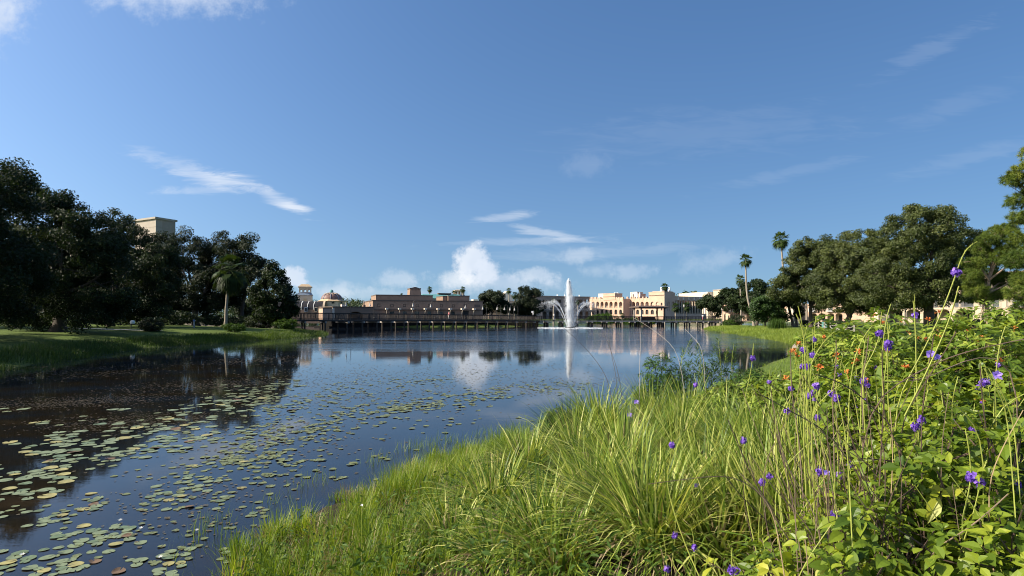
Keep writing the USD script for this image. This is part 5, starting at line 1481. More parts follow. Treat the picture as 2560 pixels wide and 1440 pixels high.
def person(label, loc_, rz, hgt_, shirt, trousers, stride=.18, bend=0.0):
    k = hgt_ / 1.72
    t = thing("person", label, "person", loc_, rz)
    J = lambda x, y, z, r: (np.array([x, y, z]) * k, r * k)
    j = {"pel": J(0, 0, .95, .13), "wai": J(0, .0, 1.10, .12), "che": J(0, .01, 1.30, .145), "nek": J(0, 0, 1.48, .055), "hed": J(0, .02, 1.60, .095), "chn": J(0, .055, 1.545, .05),
         "sl": J(-.18, 0, 1.41, .06), "sr": J(.18, 0, 1.41, .06), "el": J(-.24, -.05 - stride * .3, 1.14, .042), "er": J(.24, .03 + stride * .3, 1.14, .042),
         "wl": J(-.23, .06, .93, .030), "wr": J(.23, .18, .95, .030), "fl": J(-.22, .10, .84, .028), "fr": J(.22, .24, .87, .028),
         "hl": J(-.09, 0, .90, .09), "hr": J(.09, 0, .90, .09), "kl": J(-.10, stride * .7, .50, .06), "kr": J(.10, -stride * .3, .50, .06),
         "al": J(-.10, stride, .09, .042), "ar": J(.10, -stride, .10, .042), "tl": J(-.10, stride + .15, .04, .035), "tr": J(.10, -stride + .14, .045, .035), "nos": J(0, .118, 1.595, .018)}
    bones = [("pel", "wai"), ("wai", "che"), ("che", "nek"), ("nek", "hed"), ("hed", "chn"), ("hed", "nos"), ("che", "sl"), ("che", "sr"), ("sl", "el"), ("sr", "er"), ("el", "wl"), ("er", "wr"), ("wl", "fl"), ("wr", "fr"),
             ("pel", "hl"), ("pel", "hr"), ("hl", "kl"), ("hr", "kr"), ("kl", "al"), ("kr", "ar"), ("al", "tl"), ("ar", "tr")]
    put(t, "body", capsule_body(bones, j, .07 * k), M["skin"], smooth=True)
    g = lambda n, e: (j[n][0], j[n][1] + e)
    sh = {"wai": g("wai", .02), "che": g("che", .018), "pel": (j["pel"][0] + [0, 0, .02], j["pel"][1] + .015), "sl": g("sl", .018), "sr": g("sr", .018), "ml": ((j["sl"][0] * .35 + j["el"][0] * .65), .062 * k), "mr": ((j["sr"][0] * .35 + j["er"][0] * .65), .062 * k)}
    put(t, "shirt", capsule_body([("pel", "wai"), ("wai", "che"), ("che", "sl"), ("che", "sr"), ("sl", "ml"), ("sr", "mr")], sh, .07 * k), M[shirt], smooth=True)
    lo = {"pel": g("pel", .010), "hl": g("hl", .014), "hr": g("hr", .014), "kl": g("kl", .022), "kr": g("kr", .022), "al": ((j["al"][0] + [0, 0, .06 * k]), .06 * k), "ar": ((j["ar"][0] + [0, 0, .06 * k]), .06 * k)}
    put(t, "trousers", capsule_body([("pel", "hl"), ("pel", "hr"), ("hl", "kl"), ("hr", "kr"), ("kl", "al"), ("kr", "ar")], lo, .07 * k), M[trousers], smooth=True)
    hd = trimesh.creation.icosphere(2, .108 * k)
    vv = hd.vertices + j["hed"][0] + np.array([0, -.022, .018]) * k
    keep = vv[hd.faces].mean(1)
    fk = ~((keep[:, 1] > .075 * k) & (keep[:, 2] < 1.635 * k)) & (keep[:, 2] > 1.50 * k)
    put(t, "hair", (vv, hd.faces[fk]), M["hair"], smooth=True)
    put(t, "shoe", MB().tm(trimesh.convex.convex_hull(np.vstack([trimesh.creation.icosphere(1, .052 * k).vertices + j[a][0] for a in ("al", "tl")]))), M["cloth_dark"])
    put(t, "shoe", MB().tm(trimesh.convex.convex_hull(np.vstack([trimesh.creation.icosphere(1, .052 * k).vertices + j[a][0] for a in ("ar", "tr")]))), M["cloth_dark"])


def on_deck(px):
    s = np.linspace(0, tot, 900)
    p, _ = along(s)
    i = np.argmin(np.abs(1280 + p[:, 0] / p[:, 1] * FPX - px))
    return p[i]


q = on_deck(1122)
person("person in a pink top walking along the boardwalk before the restaurant", (q[0], q[1], q[2] + .005), 120, 1.68, "cloth_pink", "cloth_white")
q = on_deck(1386)
person("person in a white shirt on the boardwalk just left of the fountain", (q[0], q[1], q[2] + .005), 60, 1.75, "cloth_white", "cloth_white")
q = on_deck(1757)
person("person in pale pink and white on the boardwalk's right end", (q[0], q[1], q[2] + .005), -70, 1.65, "cloth_white", "cloth_pink")
g = ground_at(627, 100.5)
person("person in dark clothes at the boardwalk's shaded left entrance", g, 160, 1.72, "cloth_dark", "cloth_dark")

# ---------------------------------------------------------------- left bank furniture
g = ground_at(485, 78)
t = thing("bollard", "short grey bollard on the sunlit strip of left lawn", "bollard", g)
put(t, "shaft", MB().lathe([(0, -.1), (.11, -.1), (.11, .85), (0, .85)], sides=10), M["metal"])
put(t, "cap", MB().lathe([(0, .85), (.13, .85), (.13, 1.0), (.0, 1.08)], sides=10), M["blue_sign"])
g = ground_at(361, 82)
t = thing("stone_post", "pale square stone post behind the round clipped shrub", "post", g)
put(t, "shaft", MB().box((-.2, -.2, -.1), (.2, .2, 1.55)), M["concrete"])
put(t, "cap", MB().box((-.26, -.26, 1.55), (.26, .26, 1.72)), M["concrete"])
g = ground_at(329, 70)
t = thing("ground_light", "small white half round ground light on the left lawn", "garden light", g)
put(t, "stake", MB().tube([(-.05, 0, -.1), (-.05, 0, .9)], .05, 6), M["dark_metal"])
put(t, "shade", MB().lathe([(0, .55), (.22, .6), (.26, .75), (.2, .95), (0, 1.02)], (.1, 0, 0), 10), M["white"])
g = ground_at(514, 108)
t = thing("sign_box", "dark square box sign on a pale post beneath the grey oak", "sign", g)
put(t, "post", MB().box((-.12, -.12, -.1), (.12, .12, 1.4)), M["concrete"])
put(t, "box", MB().box((-.55, -.3, 1.402), (.55, .3, 2.5)), M["dark_metal"])
wl = ground_at(545, 128)
t = thing("service_building", "low pale grey building seen between the left bank's trunks", "building", wl)
put(t, "wall", MB().box((-7, 0, -.2), (12, 6, 1.9)), M["grey_wall"])
put(t, "roof", MB().box((-7.3, -.4, 1.9), (12.3, 6.4, 2.15)), M["concrete"])
put(t, "door", MB().box((1, -.05, 0), (2, -.002, 1.8)), M["dark"])
mb = MB()
path = np.array([(-51, 68.5), (-46.5, 67), (-42, 66.2), (-38.6, 67)])
rows = []
for i, p in enumerate(path):
    for w in (-.6, .6):
        rows.append([p[0], p[1] + w, hgt(p[0], p[1] + w) + .06])
fr = [[2 * i, 2 * i + 1, 2 * i + 3, 2 * i + 2] for i in range(3)]
put("/World", "footpath", (np.array(rows), np.array(fr)[:, ::-1]), M["concrete"], kind="structure")

# ---------------------------------------------------------------- right bank furniture
posts = [(2136, 75), (2111, 80), (2091, 85), (2076, 90), (2061, 96), (2046, 102), (2034, 108), (2022, 114), (2012, 120), (2003, 127)]
t = thing("rope_fence", "weathered post and rope fence along the right lawn behind the flowering shrubs", "fence", ground_at(*posts[0]))
o = ground_at(*posts[0])
tops = []
for px, D in posts:
    g = ground_at(px, D) - o
    put(t, "post", MB().lathe([(0, -.2), (.085, -.2), (.08, 1.02), (.05, 1.08), (0, 1.09)], g, 8), M["wood_light"])
    tops.append(g)
for a, b_ in zip(tops[:-1], tops[1:]):
    for zz_ in (.92, .48):
        s = np.linspace(0, 1, 9)[:, None]
        put(t, "rope", MB().tube(a + (b_ - a) * s + np.array([0, 0, 1]) * (zz_ - .30 * np.sin(np.pi * s)), .028, 5), M["concrete"])
p0, p1 = ground_at(1862, 142), ground_at(2072, 126)
f_ = Frame(p0[:2], p1[:2])
t = thing("metal_fence", "grey metal picket fence on a pale low wall before the pink building", "fence", (p0[0], p0[1], p0[2]))
fl = loc(f_, f_.o)
mb = MB()
for x in np.arange(.1, f_.len, .16):
    mb.box((x - .012, -.012, .32), (x + .012, .012, 1.15), fl)
put(t, "picket", mb, M["metal"], kind="stuff")
for i, x in enumerate(np.linspace(0, f_.len, 11)):
    put(t, "post", MB().box((x - .05, -.05, -.1), (x + .05, .05, 1.3), fl), M["metal"])
put(t, "rail", MB().box((0, -.02, 1.151), (f_.len, .02, 1.2), fl), M["metal"])
put(t, "rail", MB().box((0, -.02, .27), (f_.len, .02, .319), fl), M["metal"])
put(t, "low_wall", MB().box((0, .1, -.2), (f_.len, .4, .26), fl), M["concrete"])
for px, D, rx, rz, m_, lab in ((2029, 116, 2.2, .62, "hedge", "low dark clipped hedge behind the rope fence's far end"), (2074, 104, 1.1, .7, "bush", "small bright green bush behind the rope fence"),
                               (2100, 100, 1.6, .75, "grey", "grey leaved bush behind the rope fence beside the dark trunk"), (1822, 139, 2.0, 1.2, "bush", "bright green bush at the boardwalk's right end"), (1845, 140, 2.6, 1.7, "hedge", "dark leafy bush before the grey fence's left end")):
    bush("lawn_bush", lab, "bush", ground_at(px, D), (rx, rx * .6, rz), "grey_oak" if m_ == "grey" else m_, int(px), 3000, .2, .35, 7)
for i, (px, D) in enumerate(((2392, 92), (2444, 90), (2500, 88), (2340, 95), (2552, 86))):
    bush("hedge_bush", ("clipped dark hedge section below the beige wing, between its arches", "clipped dark hedge section beneath the beige wing's middle arch", "clipped dark hedge section below the edge pine", "clipped dark hedge section right of the largest oak's trunk", "clipped dark hedge section at the picture's right edge")[i], "hedge", ground_at(px, D), (2.0, .9, .75), "hedge", 300 + i, 3500, .17, .3, 9, group="hedge below the beige wing")
for i, (px, D, py, lab) in enumerate(((2197, 100, 745, "pale slim trunk of a tree before the beige wing's left arches"), (2463, 84, 745, "pale trunk standing before the beige wing between two arches"), (2480, 60, 730, "pale trunk before the beige wing's right arch"), (2262, 96, 740, "slender pale trunk left of the largest oak"))):
    g = ground_at(px, D)
    palm("fan_palm", lab, [g, W(px + 1, 770, D), W(px, py - 20, D)], .17, 14, .6, .7, 320 + i, group=None)
g = ground_at(2076, 103)
t = thing("litter_bin", "dark green square litter bin behind the rope fence", "litter bin", g + [-1.0, 0, 0])
put(t, "bin_body", MB().box((-.3, -.3, -.05), (.3, .3, .95)), M["teal"])
put(t, "lid", MB().lathe([(.43, .95), (.43, 1.0), (.2, 1.2), (0, 1.22)], sides=4), M["dark_metal"])
g = on_water(1992, 880)
t = trimesh.creation.icosphere(3, 1.0)
t.vertices *= (1 + .35 * (meshkit.fbm(t.vertices * 1.6 + 7, 4)[:, None] - .5)) * np.array([.34, .30, .42])
tag(stage.GetPrimAtPath(put("/World", "shore_boulder", (t.vertices + np.array([g[0], g[1], .2]), t.faces), M["rock"], smooth=30)), "pale limestone boulder at the water's edge behind the flowering shrubs", "boulder")

# ---------------------------------------------------------------- bank grasses, reeds
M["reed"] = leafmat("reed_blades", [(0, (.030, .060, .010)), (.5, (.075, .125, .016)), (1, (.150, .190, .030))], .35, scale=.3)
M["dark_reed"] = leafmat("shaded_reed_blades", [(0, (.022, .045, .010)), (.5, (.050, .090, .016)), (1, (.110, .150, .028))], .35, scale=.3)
M["lawn_grass"] = leafmat("lawn_fringe_blades", [(0, (.085, .135, .014)), (.5, (.165, .225, .024)), (1, (.270, .300, .048))], .35, scale=.15)


def fringe(px_line, inset, n, h, width, m, name, label, seed, lean=.3, dens_scale=.35, rowh=None):
    """Grass along a stretch of shore (world polyline), from in the water to 'inset' metres inland, in clumps."""
    rng = np.random.default_rng(seed)
    ln = LineString(px_line)
    u = rng.uniform(0, ln.length, n * 2)
    p = shapely.line_interpolate_point(ln, u)
    q = shapely.line_interpolate_point(ln, np.minimum(u + .3, ln.length))
    q0 = shapely.line_interpolate_point(ln, np.maximum(u - .3, 0))
    a = np.stack([shapely.get_x(p), shapely.get_y(p)], 1)
    d = unit(np.stack([shapely.get_x(q) - shapely.get_x(q0), shapely.get_y(q) - shapely.get_y(q0)], 1))
    w = rng.uniform(-.25, 1, len(u)) ** 1
    w = np.where(w < 0, w * 4, w * inset)
    xy = a + np.stack([-d[:, 1], d[:, 0]], 1) * w[:, None] * (1 if inset > 0 else 1)
    c = meshkit.fbm(np.stack([xy[:, 0] * dens_scale, xy[:, 1] * dens_scale, 0 * w], -1), 3, seed)
    keep = (c + rng.uniform(-.25, .25, len(u)) > .46) & ~(LAKE.buffer(-.9).contains(shapely.points(xy[:, 0], xy[:, 1])))
    xy, c = xy[keep][:n], c[keep][:n]
    hh = h * np.clip(.35 + 1.3 * c, .5, 1.35) * rng.uniform(.55, 1.2, len(xy))
    v, f, tone = blades(xy, hh, width, rng, lean, tone=np.clip(rng.normal(.3, .16, len(xy)) + .4 * (c - .3), 0, 1))
    put("/World", name, (v, f), M[m], tone=tone, kind="stuff", label=label, cat="grass")


left = [(-24.6, 22), (-25.2, 31), (-30.4, 47), (-30, 57), (-28.8, 65), (-26.8, 73), (-26.9, 86), (-29.2, 94), (-36, 100)]
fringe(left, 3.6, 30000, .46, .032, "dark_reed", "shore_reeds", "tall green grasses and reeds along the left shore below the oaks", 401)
fringe(left[3:], 3.5, 12000, .48, .036, "reed", "shore_grass", "bright waterside grass on the left promontory", 402)
right = [(44, 131), (40.5, 127), (38.4, 118), (33.2, 90), (28.2, 64), (23.5, 53), (18, 45)]
fringe(right, -1 * -7.5, 34000, .48, .040, "lawn_grass", "lawn_fringe", "sunlit yellow green grass fringing the right lawn's shore", 403, dens_scale=.18)
fringe([(x + 6.5, y + 1) for x, y in right], 4, 12000, .32, .036, "reed", "lawn_fringe", "longer green grass on the right lawn behind its fringe", 404, dens_scale=.2)
fringe([(92, 248), (60, 254), (20, 256)], 5, 5000, .8, .09, "lawn_grass", "far_shore_grass", "grass on the far shore below the pink hotel", 405)
# the standing reed clump on the right lawn
rng = np.random.default_rng(406)
g = ground_at(1941, 92)
t = thing("reed_clump", "upright clump of tall green reeds standing on the right lawn", "reeds", g)
xy = rng.normal(0, .55, (900, 2)) * [1, .7]
v, f, tone = blades(xy, rng.uniform(1.2, 2.15, 900), .05, rng, .10, z=np.zeros(900))
put(t, "reed_blade", (v, f), M["bush"], tone=tone, kind="stuff")

# ---------------------------------------------------------------- near bank: fine grass in the shallows
M["near_grass"] = leafmat("near_grass_blades", [(0, (.050, .095, .009)), (.45, (.135, .205, .016)), (.8, (.245, .315, .034)), (1, (.400, .360, .110))], .38, scale=.8)
M["tussock"] = leafmat("tussock_blades", [(0, (.030, .068, .009)), (.35, (.105, .175, .017)), (.7, (.285, .345, .055)), (1, (.540, .530, .180))], .32, scale=.8)
M["straw"] = leafmat("straw", [(0, (.12, .085, .045)), (.5, (.26, .19, .10)), (1, (.42, .34, .20))], .25)


def density_blades(poly, n, h, w, rng, thin, lean=.38, tone_mu=.48):
    minx, miny, maxx, maxy = poly.bounds
    xy = np.stack([rng.uniform(minx, maxx, n * 6), rng.uniform(miny, maxy, n * 6)], 1)
    xy = xy[shapely.contains_xy(poly, xy[:, 0], xy[:, 1]) & ((xy[:, 1] < 15.5) | ~shapely.contains_xy(LAKE.buffer(-.4), xy[:, 0], xy[:, 1]))]
    c = meshkit.fbm(np.stack([xy[:, 0] * 1.3, xy[:, 1] * 1.3, 0 * xy[:, 0]], -1), 3, 8)
    edge = np.clip(shapely.distance(shapely.points(xy[:, 0], xy[:, 1]), poly.exterior) / thin, 0, 1)
    keep = rng.uniform(0, 1, len(xy)) < edge ** 1.3 * np.clip((c - .30) * 4.0, .03, 1)
    xy, c, edge = xy[keep][:n], c[keep][:n], edge[keep][:n]
    hh = h * rng.uniform(.5, 1.15, len(xy)) * (.62 + .38 * edge) * np.clip(.5 + c, .6, 1.2)
    return blades(xy, hh, w, rng, lean, z=np.maximum(height(xy[:, 0], xy[:, 1]), -.12), segs=4, tone=np.clip(rng.normal(tone_mu, .2, len(xy)), 0, 1), wind=(.12, -.03))


rng = np.random.default_rng(410)
bank = Polygon([(-1.9, 4.4), (-3.0, 6.0), (-3.3, 7.5), (-2.5, 9.0), (-1.6, 11.0), (-.3, 12.5), (1.0, 13.2), (2.4, 14.2), (1.8, 11.5), (.9, 9), (.2, 6.6), (-.4, 4.6)])


def tufts(poly, n, per, h, w, rng, spread=.55, edge_thin=1.2):
    """Separate tufts of fine grass, taller and closer inland, thin and broken towards open water."""
    x0, y0, x1, y1 = poly.bounds
    c = np.stack([rng.uniform(x0, x1, n * 8), rng.uniform(y0, y1, n * 8)], 1)
    c = c[shapely.contains_xy(poly, c[:, 0], c[:, 1])]
    e = np.clip(shapely.distance(shapely.points(c[:, 0], c[:, 1]), poly.exterior) / edge_thin, 0, 1)
    g = meshkit.fbm(np.stack([c[:, 0] * .9, c[:, 1] * .9, 0 * c[:, 0]], -1), 3, 21)
    k = rng.uniform(0, 1, len(c)) < (.05 + .95 * e) * np.clip((g - .34) * 4.5, .03, 1)
    c, e, g = c[k][:n], e[k][:n], g[k][:n]
    m = np.repeat(np.arange(len(c)), per)
    R = rng.uniform(.05, .17, len(c))[m]
    off = rng.normal(0, .55, (len(m), 2)) * R[:, None]
    xy = c[m] + off
    lean = (.12 + spread * rng.uniform(0, 1, len(m)) ** 1.2)
    az = np.arctan2(off[:, 1], off[:, 0]) + rng.normal(0, .7, len(m))
    hh = h * rng.uniform(.45, 1.2, len(m)) * (.6 + .5 * e[m]) * rng.uniform(.65, 1.25, len(c))[m]
    tone = np.clip(rng.normal(.46, .12, len(c))[m] + rng.normal(0, .2, len(m)), 0, 1)
    z = np.maximum(height(xy[:, 0], xy[:, 1]), -.10)
    d = np.stack([np.cos(az), np.sin(az), 0 * az], 1)
    side = unit(np.stack([-np.sin(az), np.cos(az), rng.normal(0, .3, len(m))], 1))
    p = np.stack([xy[:, 0], xy[:, 1], z - .03], 1)
    rows, segs = [], 4
    ww0 = w * rng.uniform(.6, 1.4, len(m))
    for i in range(segs + 1):
        u = i / segs
        ww = (ww0 * (1 - u ** 1.8) * .5)[:, None]
        rows += [p - side * ww, p + side * ww] if i < segs else [p]
        q = lean * (.6 + 1.3 * u)
        p = p + (d * np.sin(q)[:, None] + np.array([.05, -.02, 0]) + np.array([0, 0, 1.0]) * np.cos(q)[:, None]) * (hh / segs)[:, None]
    v = np.stack(rows, 1)
    kk = v.shape[1]
    f = []
    for i in range(segs - 1):
        a = 2 * i
        f += [[a, a + 1, a + 3], [a, a + 3, a + 2]]
    f += [[2 * segs - 2, 2 * segs - 1, 2 * segs]]
    return v.reshape(-1, 3), (np.arange(len(m))[:, None, None] * kk + np.array(f)[None]).reshape(-1, 3), np.repeat(tone, kk)


v, f, tone = tufts(bank, 430, 70, .50, .0115, rng, edge_thin=1.9)
put("/World", "waterside_grass", (v, f), M["near_grass"], tone=tone, kind="stuff", label="ragged tufts of bright green grass growing out of the shallows in the foreground", cat="grass")
v, f, tone = tufts(bank, 330, 26, .38, .010, rng, spread=.9)
put("/World", "dead_grass", (v, f), M["straw"], tone=tone, kind="stuff", label="dead straw coloured blades lying among the waterside grass", cat="dead grass")
sparse = Polygon([(-2.6, 4.6), (-4.0, 6.6), (-4.3, 8.4), (-3.5, 10.2), (-2.4, 12.4), (-.8, 14.0), (1.5, 15.6), (1.6, 14.2), (-.5, 12.9), (-2.0, 11.2), (-2.9, 9.0), (-3.4, 7.8), (-2.8, 5.6)])
v, f, tone = density_blades(sparse, 2800, .42, .009, rng, .5, tone_mu=.4)
put("/World", "waterside_grass", (v, f), M["near_grass"], tone=tone, kind="stuff", label="sparse grass blades standing in open water beyond the foreground bank", cat="grass")
under = Polygon([(-3.0, 3.2), (-3.2, 6), (-2.6, 9), (-1.2, 12.5), (1, 14.5), (3.2, 16.8), (6.6, 22), (12, 31), (20, 40), (30, 40), (26, 22), (14, 10), (8, 4), (5, 2.2), (0, 2.4)])
v, f, tone = density_blades(under, 14000, .30, .014, rng, .3, lean=.55, tone_mu=.40)
put("/World", "bank_grass", (v, f), M["near_grass"], tone=tone, kind="stuff", label="low grass covering the foreground bank between the tussocks", cat="grass")
under2 = Polygon([(-2.2, 3.0), (-2.8, 6), (-2.0, 9), (-.6, 11), (3, 11), (4, 6), (3, 3)])
v, f, tone = density_blades(under2, 3500, .32, .011, rng, .3, lean=.6, tone_mu=.46)
put("/World", "bank_grass", (v, f), M["near_grass"], tone=tone, kind="stuff", label="tangled low grass between the nearest tussocks in the foreground", cat="grass")
# leafy weeds mixed into it
n = 4600
xy = np.stack([rng.uniform(-2.6, 1.2, n), rng.uniform(3.6, 7.2, n)], 1)
base = np.stack([xy[:, 0], xy[:, 1], np.maximum(height(xy[:, 0], xy[:, 1]), 0) + rng.uniform(.05, .42, n)], 1)
dirs = unit(rng.normal(size=(n, 3)) * [1, 1, .4] + [0, 0, .25])
v, f = leaf_blades(base, dirs, unit(rng.normal(size=(n, 3)) * .5 + [0, 0, 1]), rng.uniform(.04, .095, n), rng.uniform(.014, .034, n), rng, droop=.3)
v, f, tone = join_leaves(v, f, np.clip(rng.normal(.55, .2, n), 0, 1))
put("/World", "bank_weeds", (v, f), M["bush"], tone=tone, kind="stuff", label="small leafy weeds among the foreground grass at the bottom edge", cat="weeds")


# ---------------------------------------------------------------- tussocks of striped arching grass
def tussock(label, px, py, D, n, ln, spread, seed, wid=.017, m="tussock", lean0=.05, tilt=(0, 0), dead=.12, tone_mu=.52):
    rng = np.random.default_rng(seed)
    o = W(px, py, D)
    o[2] = max(hgt(o[0], o[1]), 0)
    t = thing("grass_tussock", label, "ornamental grass", o)

    def fan(k, l0, mat_, nm, mu, dr):
        az = rng.uniform(0, 2 * np.pi, k)
        out = lean0 + spread * rng.uniform(0, 1, k) ** .75
        l = l0 * rng.uniform(.55, 1.12, k)
        r0 = .16 * rng.uniform(0, 1, k) ** .5
        b = np.stack([np.cos(az) * r0, np.sin(az) * r0, np.full(k, -.04)], 1)
        az2 = az + rng.normal(0, .45, k)
        hd = np.stack([np.cos(az2) + tilt[0], np.sin(az2) + tilt[1], np.zeros(k)], 1)
        side = unit(np.stack([-np.sin(az2), np.cos(az2), rng.normal(0, .25, k)], 1))
        segs = 5
        rows, p = [], b.copy()
        w = wid * rng.uniform(.6, 1.3, k)
        for i in range(segs + 1):
            u = i / segs
            ww = (w * (1 - u ** 2.2) * .5)[:, None]
            rows += [p - side * ww, p + side * ww] if i < segs else [p]
            e = out + dr * u ** 1.5 * (.5 + out)
            p = p + (hd * np.sin(e)[:, None] + np.array([0, 0, 1.0]) * np.cos(e)[:, None]) * (l / segs)[:, None]
        v = np.stack(rows, 1)
        kk = v.shape[1]
        f = []
        for i in range(segs - 1):
            a = 2 * i
            f += [[a, a + 1, a + 3], [a, a + 3, a + 2]]
        f += [[2 * segs - 2, 2 * segs - 1, 2 * segs]]
        tn = np.clip(rng.normal(mu, .30, k), 0, 1)
        put(t, nm, (v.reshape(-1, 3), (np.arange(k)[:, None, None] * kk + np.array(f)[None]).reshape(-1, 3)), M[mat_], tone=np.repeat(tn, kk), kind="stuff")
    fan(int(n * .72), ln, m, "blade", tone_mu, 1.0)
    fan(int(n * dead * 1.5), ln * .75, "straw", "dead_blade", .5, 1.7)
    return t


tussock("large striped tussock at the bottom edge, its blades fanning to both sides", 1640, 1400, 4.55, 900, 1.02, 1.0, 421)
tussock("striped tussock filling the middle of the bank, blades standing tallest", 1560, 1180, 6.3, 950, 1.05, .80, 422)
tussock("striped tussock left of centre spreading over the fine grass", 1235, 1300, 6.3, 620, .80, 1.05, 423, tone_mu=.5)
tussock("striped tussock at the far side of the bank against the water", 1500, 1080, 8.6, 900, 1.05, .62, 424)
tussock("striped tussock right of the middle one, below the dark leafy shrub", 1690, 1120, 6.9, 750, 1.0, .75, 425)
tussock("thin bladed tussock in front of the purple flowers' left edge", 1900, 1150, 5.6, 700, 1.10, .55, 426, tone_mu=.42)
tussock("thin bladed tussock beneath the arching woody stems", 2020, 1170, 5.0, 520, 1.05, .5, 427, tone_mu=.38)
tussock("flat lying striped tussock at the bottom edge right of the large one", 1800, 1330, 4.4, 520, .95, 1.25, 428, tone_mu=.5)
tussock("striped tussock at the bottom edge between the weeds and the large tussock", 1400, 1440, 4.6, 420, .72, 1.15, 429, tone_mu=.5)
tussock("narrow tussock standing behind the middle one near the small violet flowers", 1630, 1010, 9.6, 520, 1.05, .55, 430, tone_mu=.42)
tussock("green tussock half hidden behind the left leafy shrub", 1420, 1085, 9.4, 460, 1.0, .75, 431, tone_mu=.36)
tussock("tussock rising through the shrubs behind the tall purple stems", 2010, 1010, 7.4, 420, 1.0, .5, 432, tone_mu=.40)
tussock("upright narrow leaved clump at the picture's right edge", 2520, 1000, 3.6, 160, .75, .6, 433, wid=.016, m="bush", tone_mu=.6)

for i, a_ in enumerate(((1915, 1190, 4.5, 460, 1.0, .5, "upright narrow bladed tussock just left of the bare brown stems"), (2010, 1180, 4.3, 420, 1.0, .5, "upright narrow bladed tussock behind the bare brown stems"), (1970, 1060, 5.6, 460, 1.05, .5, "upright tussock standing before the light green leafy shrub"), (1130, 1380, 5.6, 420, .62, 1.1, "ragged tussock at the bottom edge left of the others, mixed with weeds"), (1320, 1180, 7.4, 620, .85, .95, "striped tussock on the bank's left shoulder above the fine grass"), (1345, 1390, 5.1, 520, .80, 1.1, "striped tussock low between two larger ones near the bottom edge"),
                        (1480, 1290, 5.6, 720, .95, .95, "striped tussock directly behind the large bottom edge one, to its left"), (1440, 1150, 7.6, 620, .92, .85, "striped tussock between the left leafy shrub and the middle tussock"), (1760, 1240, 5.3, 720, 1.0, .95, "striped tussock right of the large one, arching over the flat lying one"),
                        (1860, 1260, 4.7, 420, .95, .8, "striped tussock at the edge of the bare brown stems"), (1720, 1030, 8.8, 560, 1.0, .65, "far tussock below the feathery upright stems"), (1590, 1330, 4.9, 640, .98, .85, "striped tussock just behind the large one at the bottom edge"), (1820, 1080, 6.8, 560, 1.0, .6, "striped tussock between the light green shrub and the blue flowers"), (1240, 1430, 5.0, 360, .6, 1.15, "short tussock at the bottom edge among leafy weeds"))):
    tussock(a_[6], a_[0], a_[1], a_[2], a_[3], a_[4], a_[5], 700 + i, tone_mu=.52)

# thin dead flower stalks of the grasses
for i, (pts, D, lab) in enumerate((([(1540, 985), (1512, 930), (1470, 870), (1400, 812)], 8.6, "long dark bent grass stalk reaching left across the water"), ([(1720, 905), (1680, 860), (1630, 820), (1585, 795)], 9, "long dark bent grass stalk reaching left below the pavilion"),
                                   ([(1548, 970), (1537, 925), (1527, 880), (1522, 845)], 8.6, "thin pale upright grass stalk before the water"), ([(1598, 985), (1598, 930), (1602, 870), (1600, 820)], 8.8, "thin upright red brown grass stalk before the water"),
                                   ([(1560, 985), (1545, 930), (1530, 880), (1508, 830)], 8.7, "thin brown grass stalk leaning left before the water"), ([(1768, 885), (1740, 850), (1712, 822)], 9, "short dark bent grass stalk below the pavilion's right post"),
                                   ([(1450, 1000), (1432, 975), (1408, 950), (1395, 945)], 9, "thin brown grass stalk bending over the water left of the tussocks"))):
    P_ = np.array([W(x, y, D + .15 * k) for k, (x, y) in enumerate(pts)])
    s = np.linspace(0, 1, 12)
    pc = np.stack([np.interp(s, np.linspace(0, 1, len(P_)), P_[:, k]) for k in range(3)], 1)
    for _ in range(3):
        pc[1:-1] = (pc[:-2] + 2 * pc[1:-1] + pc[2:]) / 4
    g0 = pc[0].copy(); g0[2] = max(hgt(g0[0], g0[1]), 0) - .03
    pc = np.vstack([g0, pc])
    for _ in range(6):
        pc[1:-1] = (pc[:-2] + 2 * pc[1:-1] + pc[2:]) / 4
    tag(stage.GetPrimAtPath(put("/World", "grass_stalk", MB().tube(pc, np.linspace(.0045, .0022, len(pc)), 5), M["wood"] if i % 2 == 0 else M["wood_light"])), lab, "stalk")

# ---------------------------------------------------------------- lily pads
M["pad"] = mat("lily_pad", (.165, .200, .100), .45, .3, 9, .12, 30, spec=.5)
M["pad_yellow"] = mat("yellowing_lily_pad", (.31, .275, .10), .45, .35, 8, .12, 30, spec=.4)
M["pad_brown"] = mat("browned_lily_pad", (.15, .095, .055), .6, .4, 8, .15, 30)
M["pad_dark"] = mat("dark_lily_pad", (.115, .155, .072), .42, .3, 9, .12, 30, spec=.5)
M["petal"] = mat("white_petal", (.82, .81, .76), .5, .05, 9)


def pad_shape(rng, n=22, curl=.03):
    notch = .16
    a = np.linspace(notch, 2 * np.pi - notch, n)
    r = 1 + .05 * np.sin(a * 3 + rng.uniform(0, 6)) + .025 * np.sin(a * 7 + rng.uniform(0, 6))
    lift = curl * np.clip(np.sin(a * rng.choice([1, 2]) + rng.uniform(0, 6)), 0, 1)
    rim = np.stack([r * np.cos(a), r * np.sin(a) * .92, .012 + lift], 1)
    mid = np.stack([.55 * r * np.cos(a), .55 * r * np.sin(a) * .92, np.full(n, .006)], 1)
    v = np.vstack([[[.05, 0, .004]], mid, rim, rim - [0, 0, .014]])
    f = [[0, 1 + i, 2 + i] for i in range(n - 1)]
    f += [[1 + i, n + 1 + i, n + 2 + i] for i in range(n - 1)] + [[1 + i, n + 2 + i, 2 + i] for i in range(n - 1)]
    f += [[n + 1 + i, 2 * n + 1 + i, 2 * n + 2 + i] for i in range(n - 1)] + [[n + 1 + i, 2 * n + 2 + i, n + 2 + i] for i in range(n - 1)]
    return v, np.array(f)


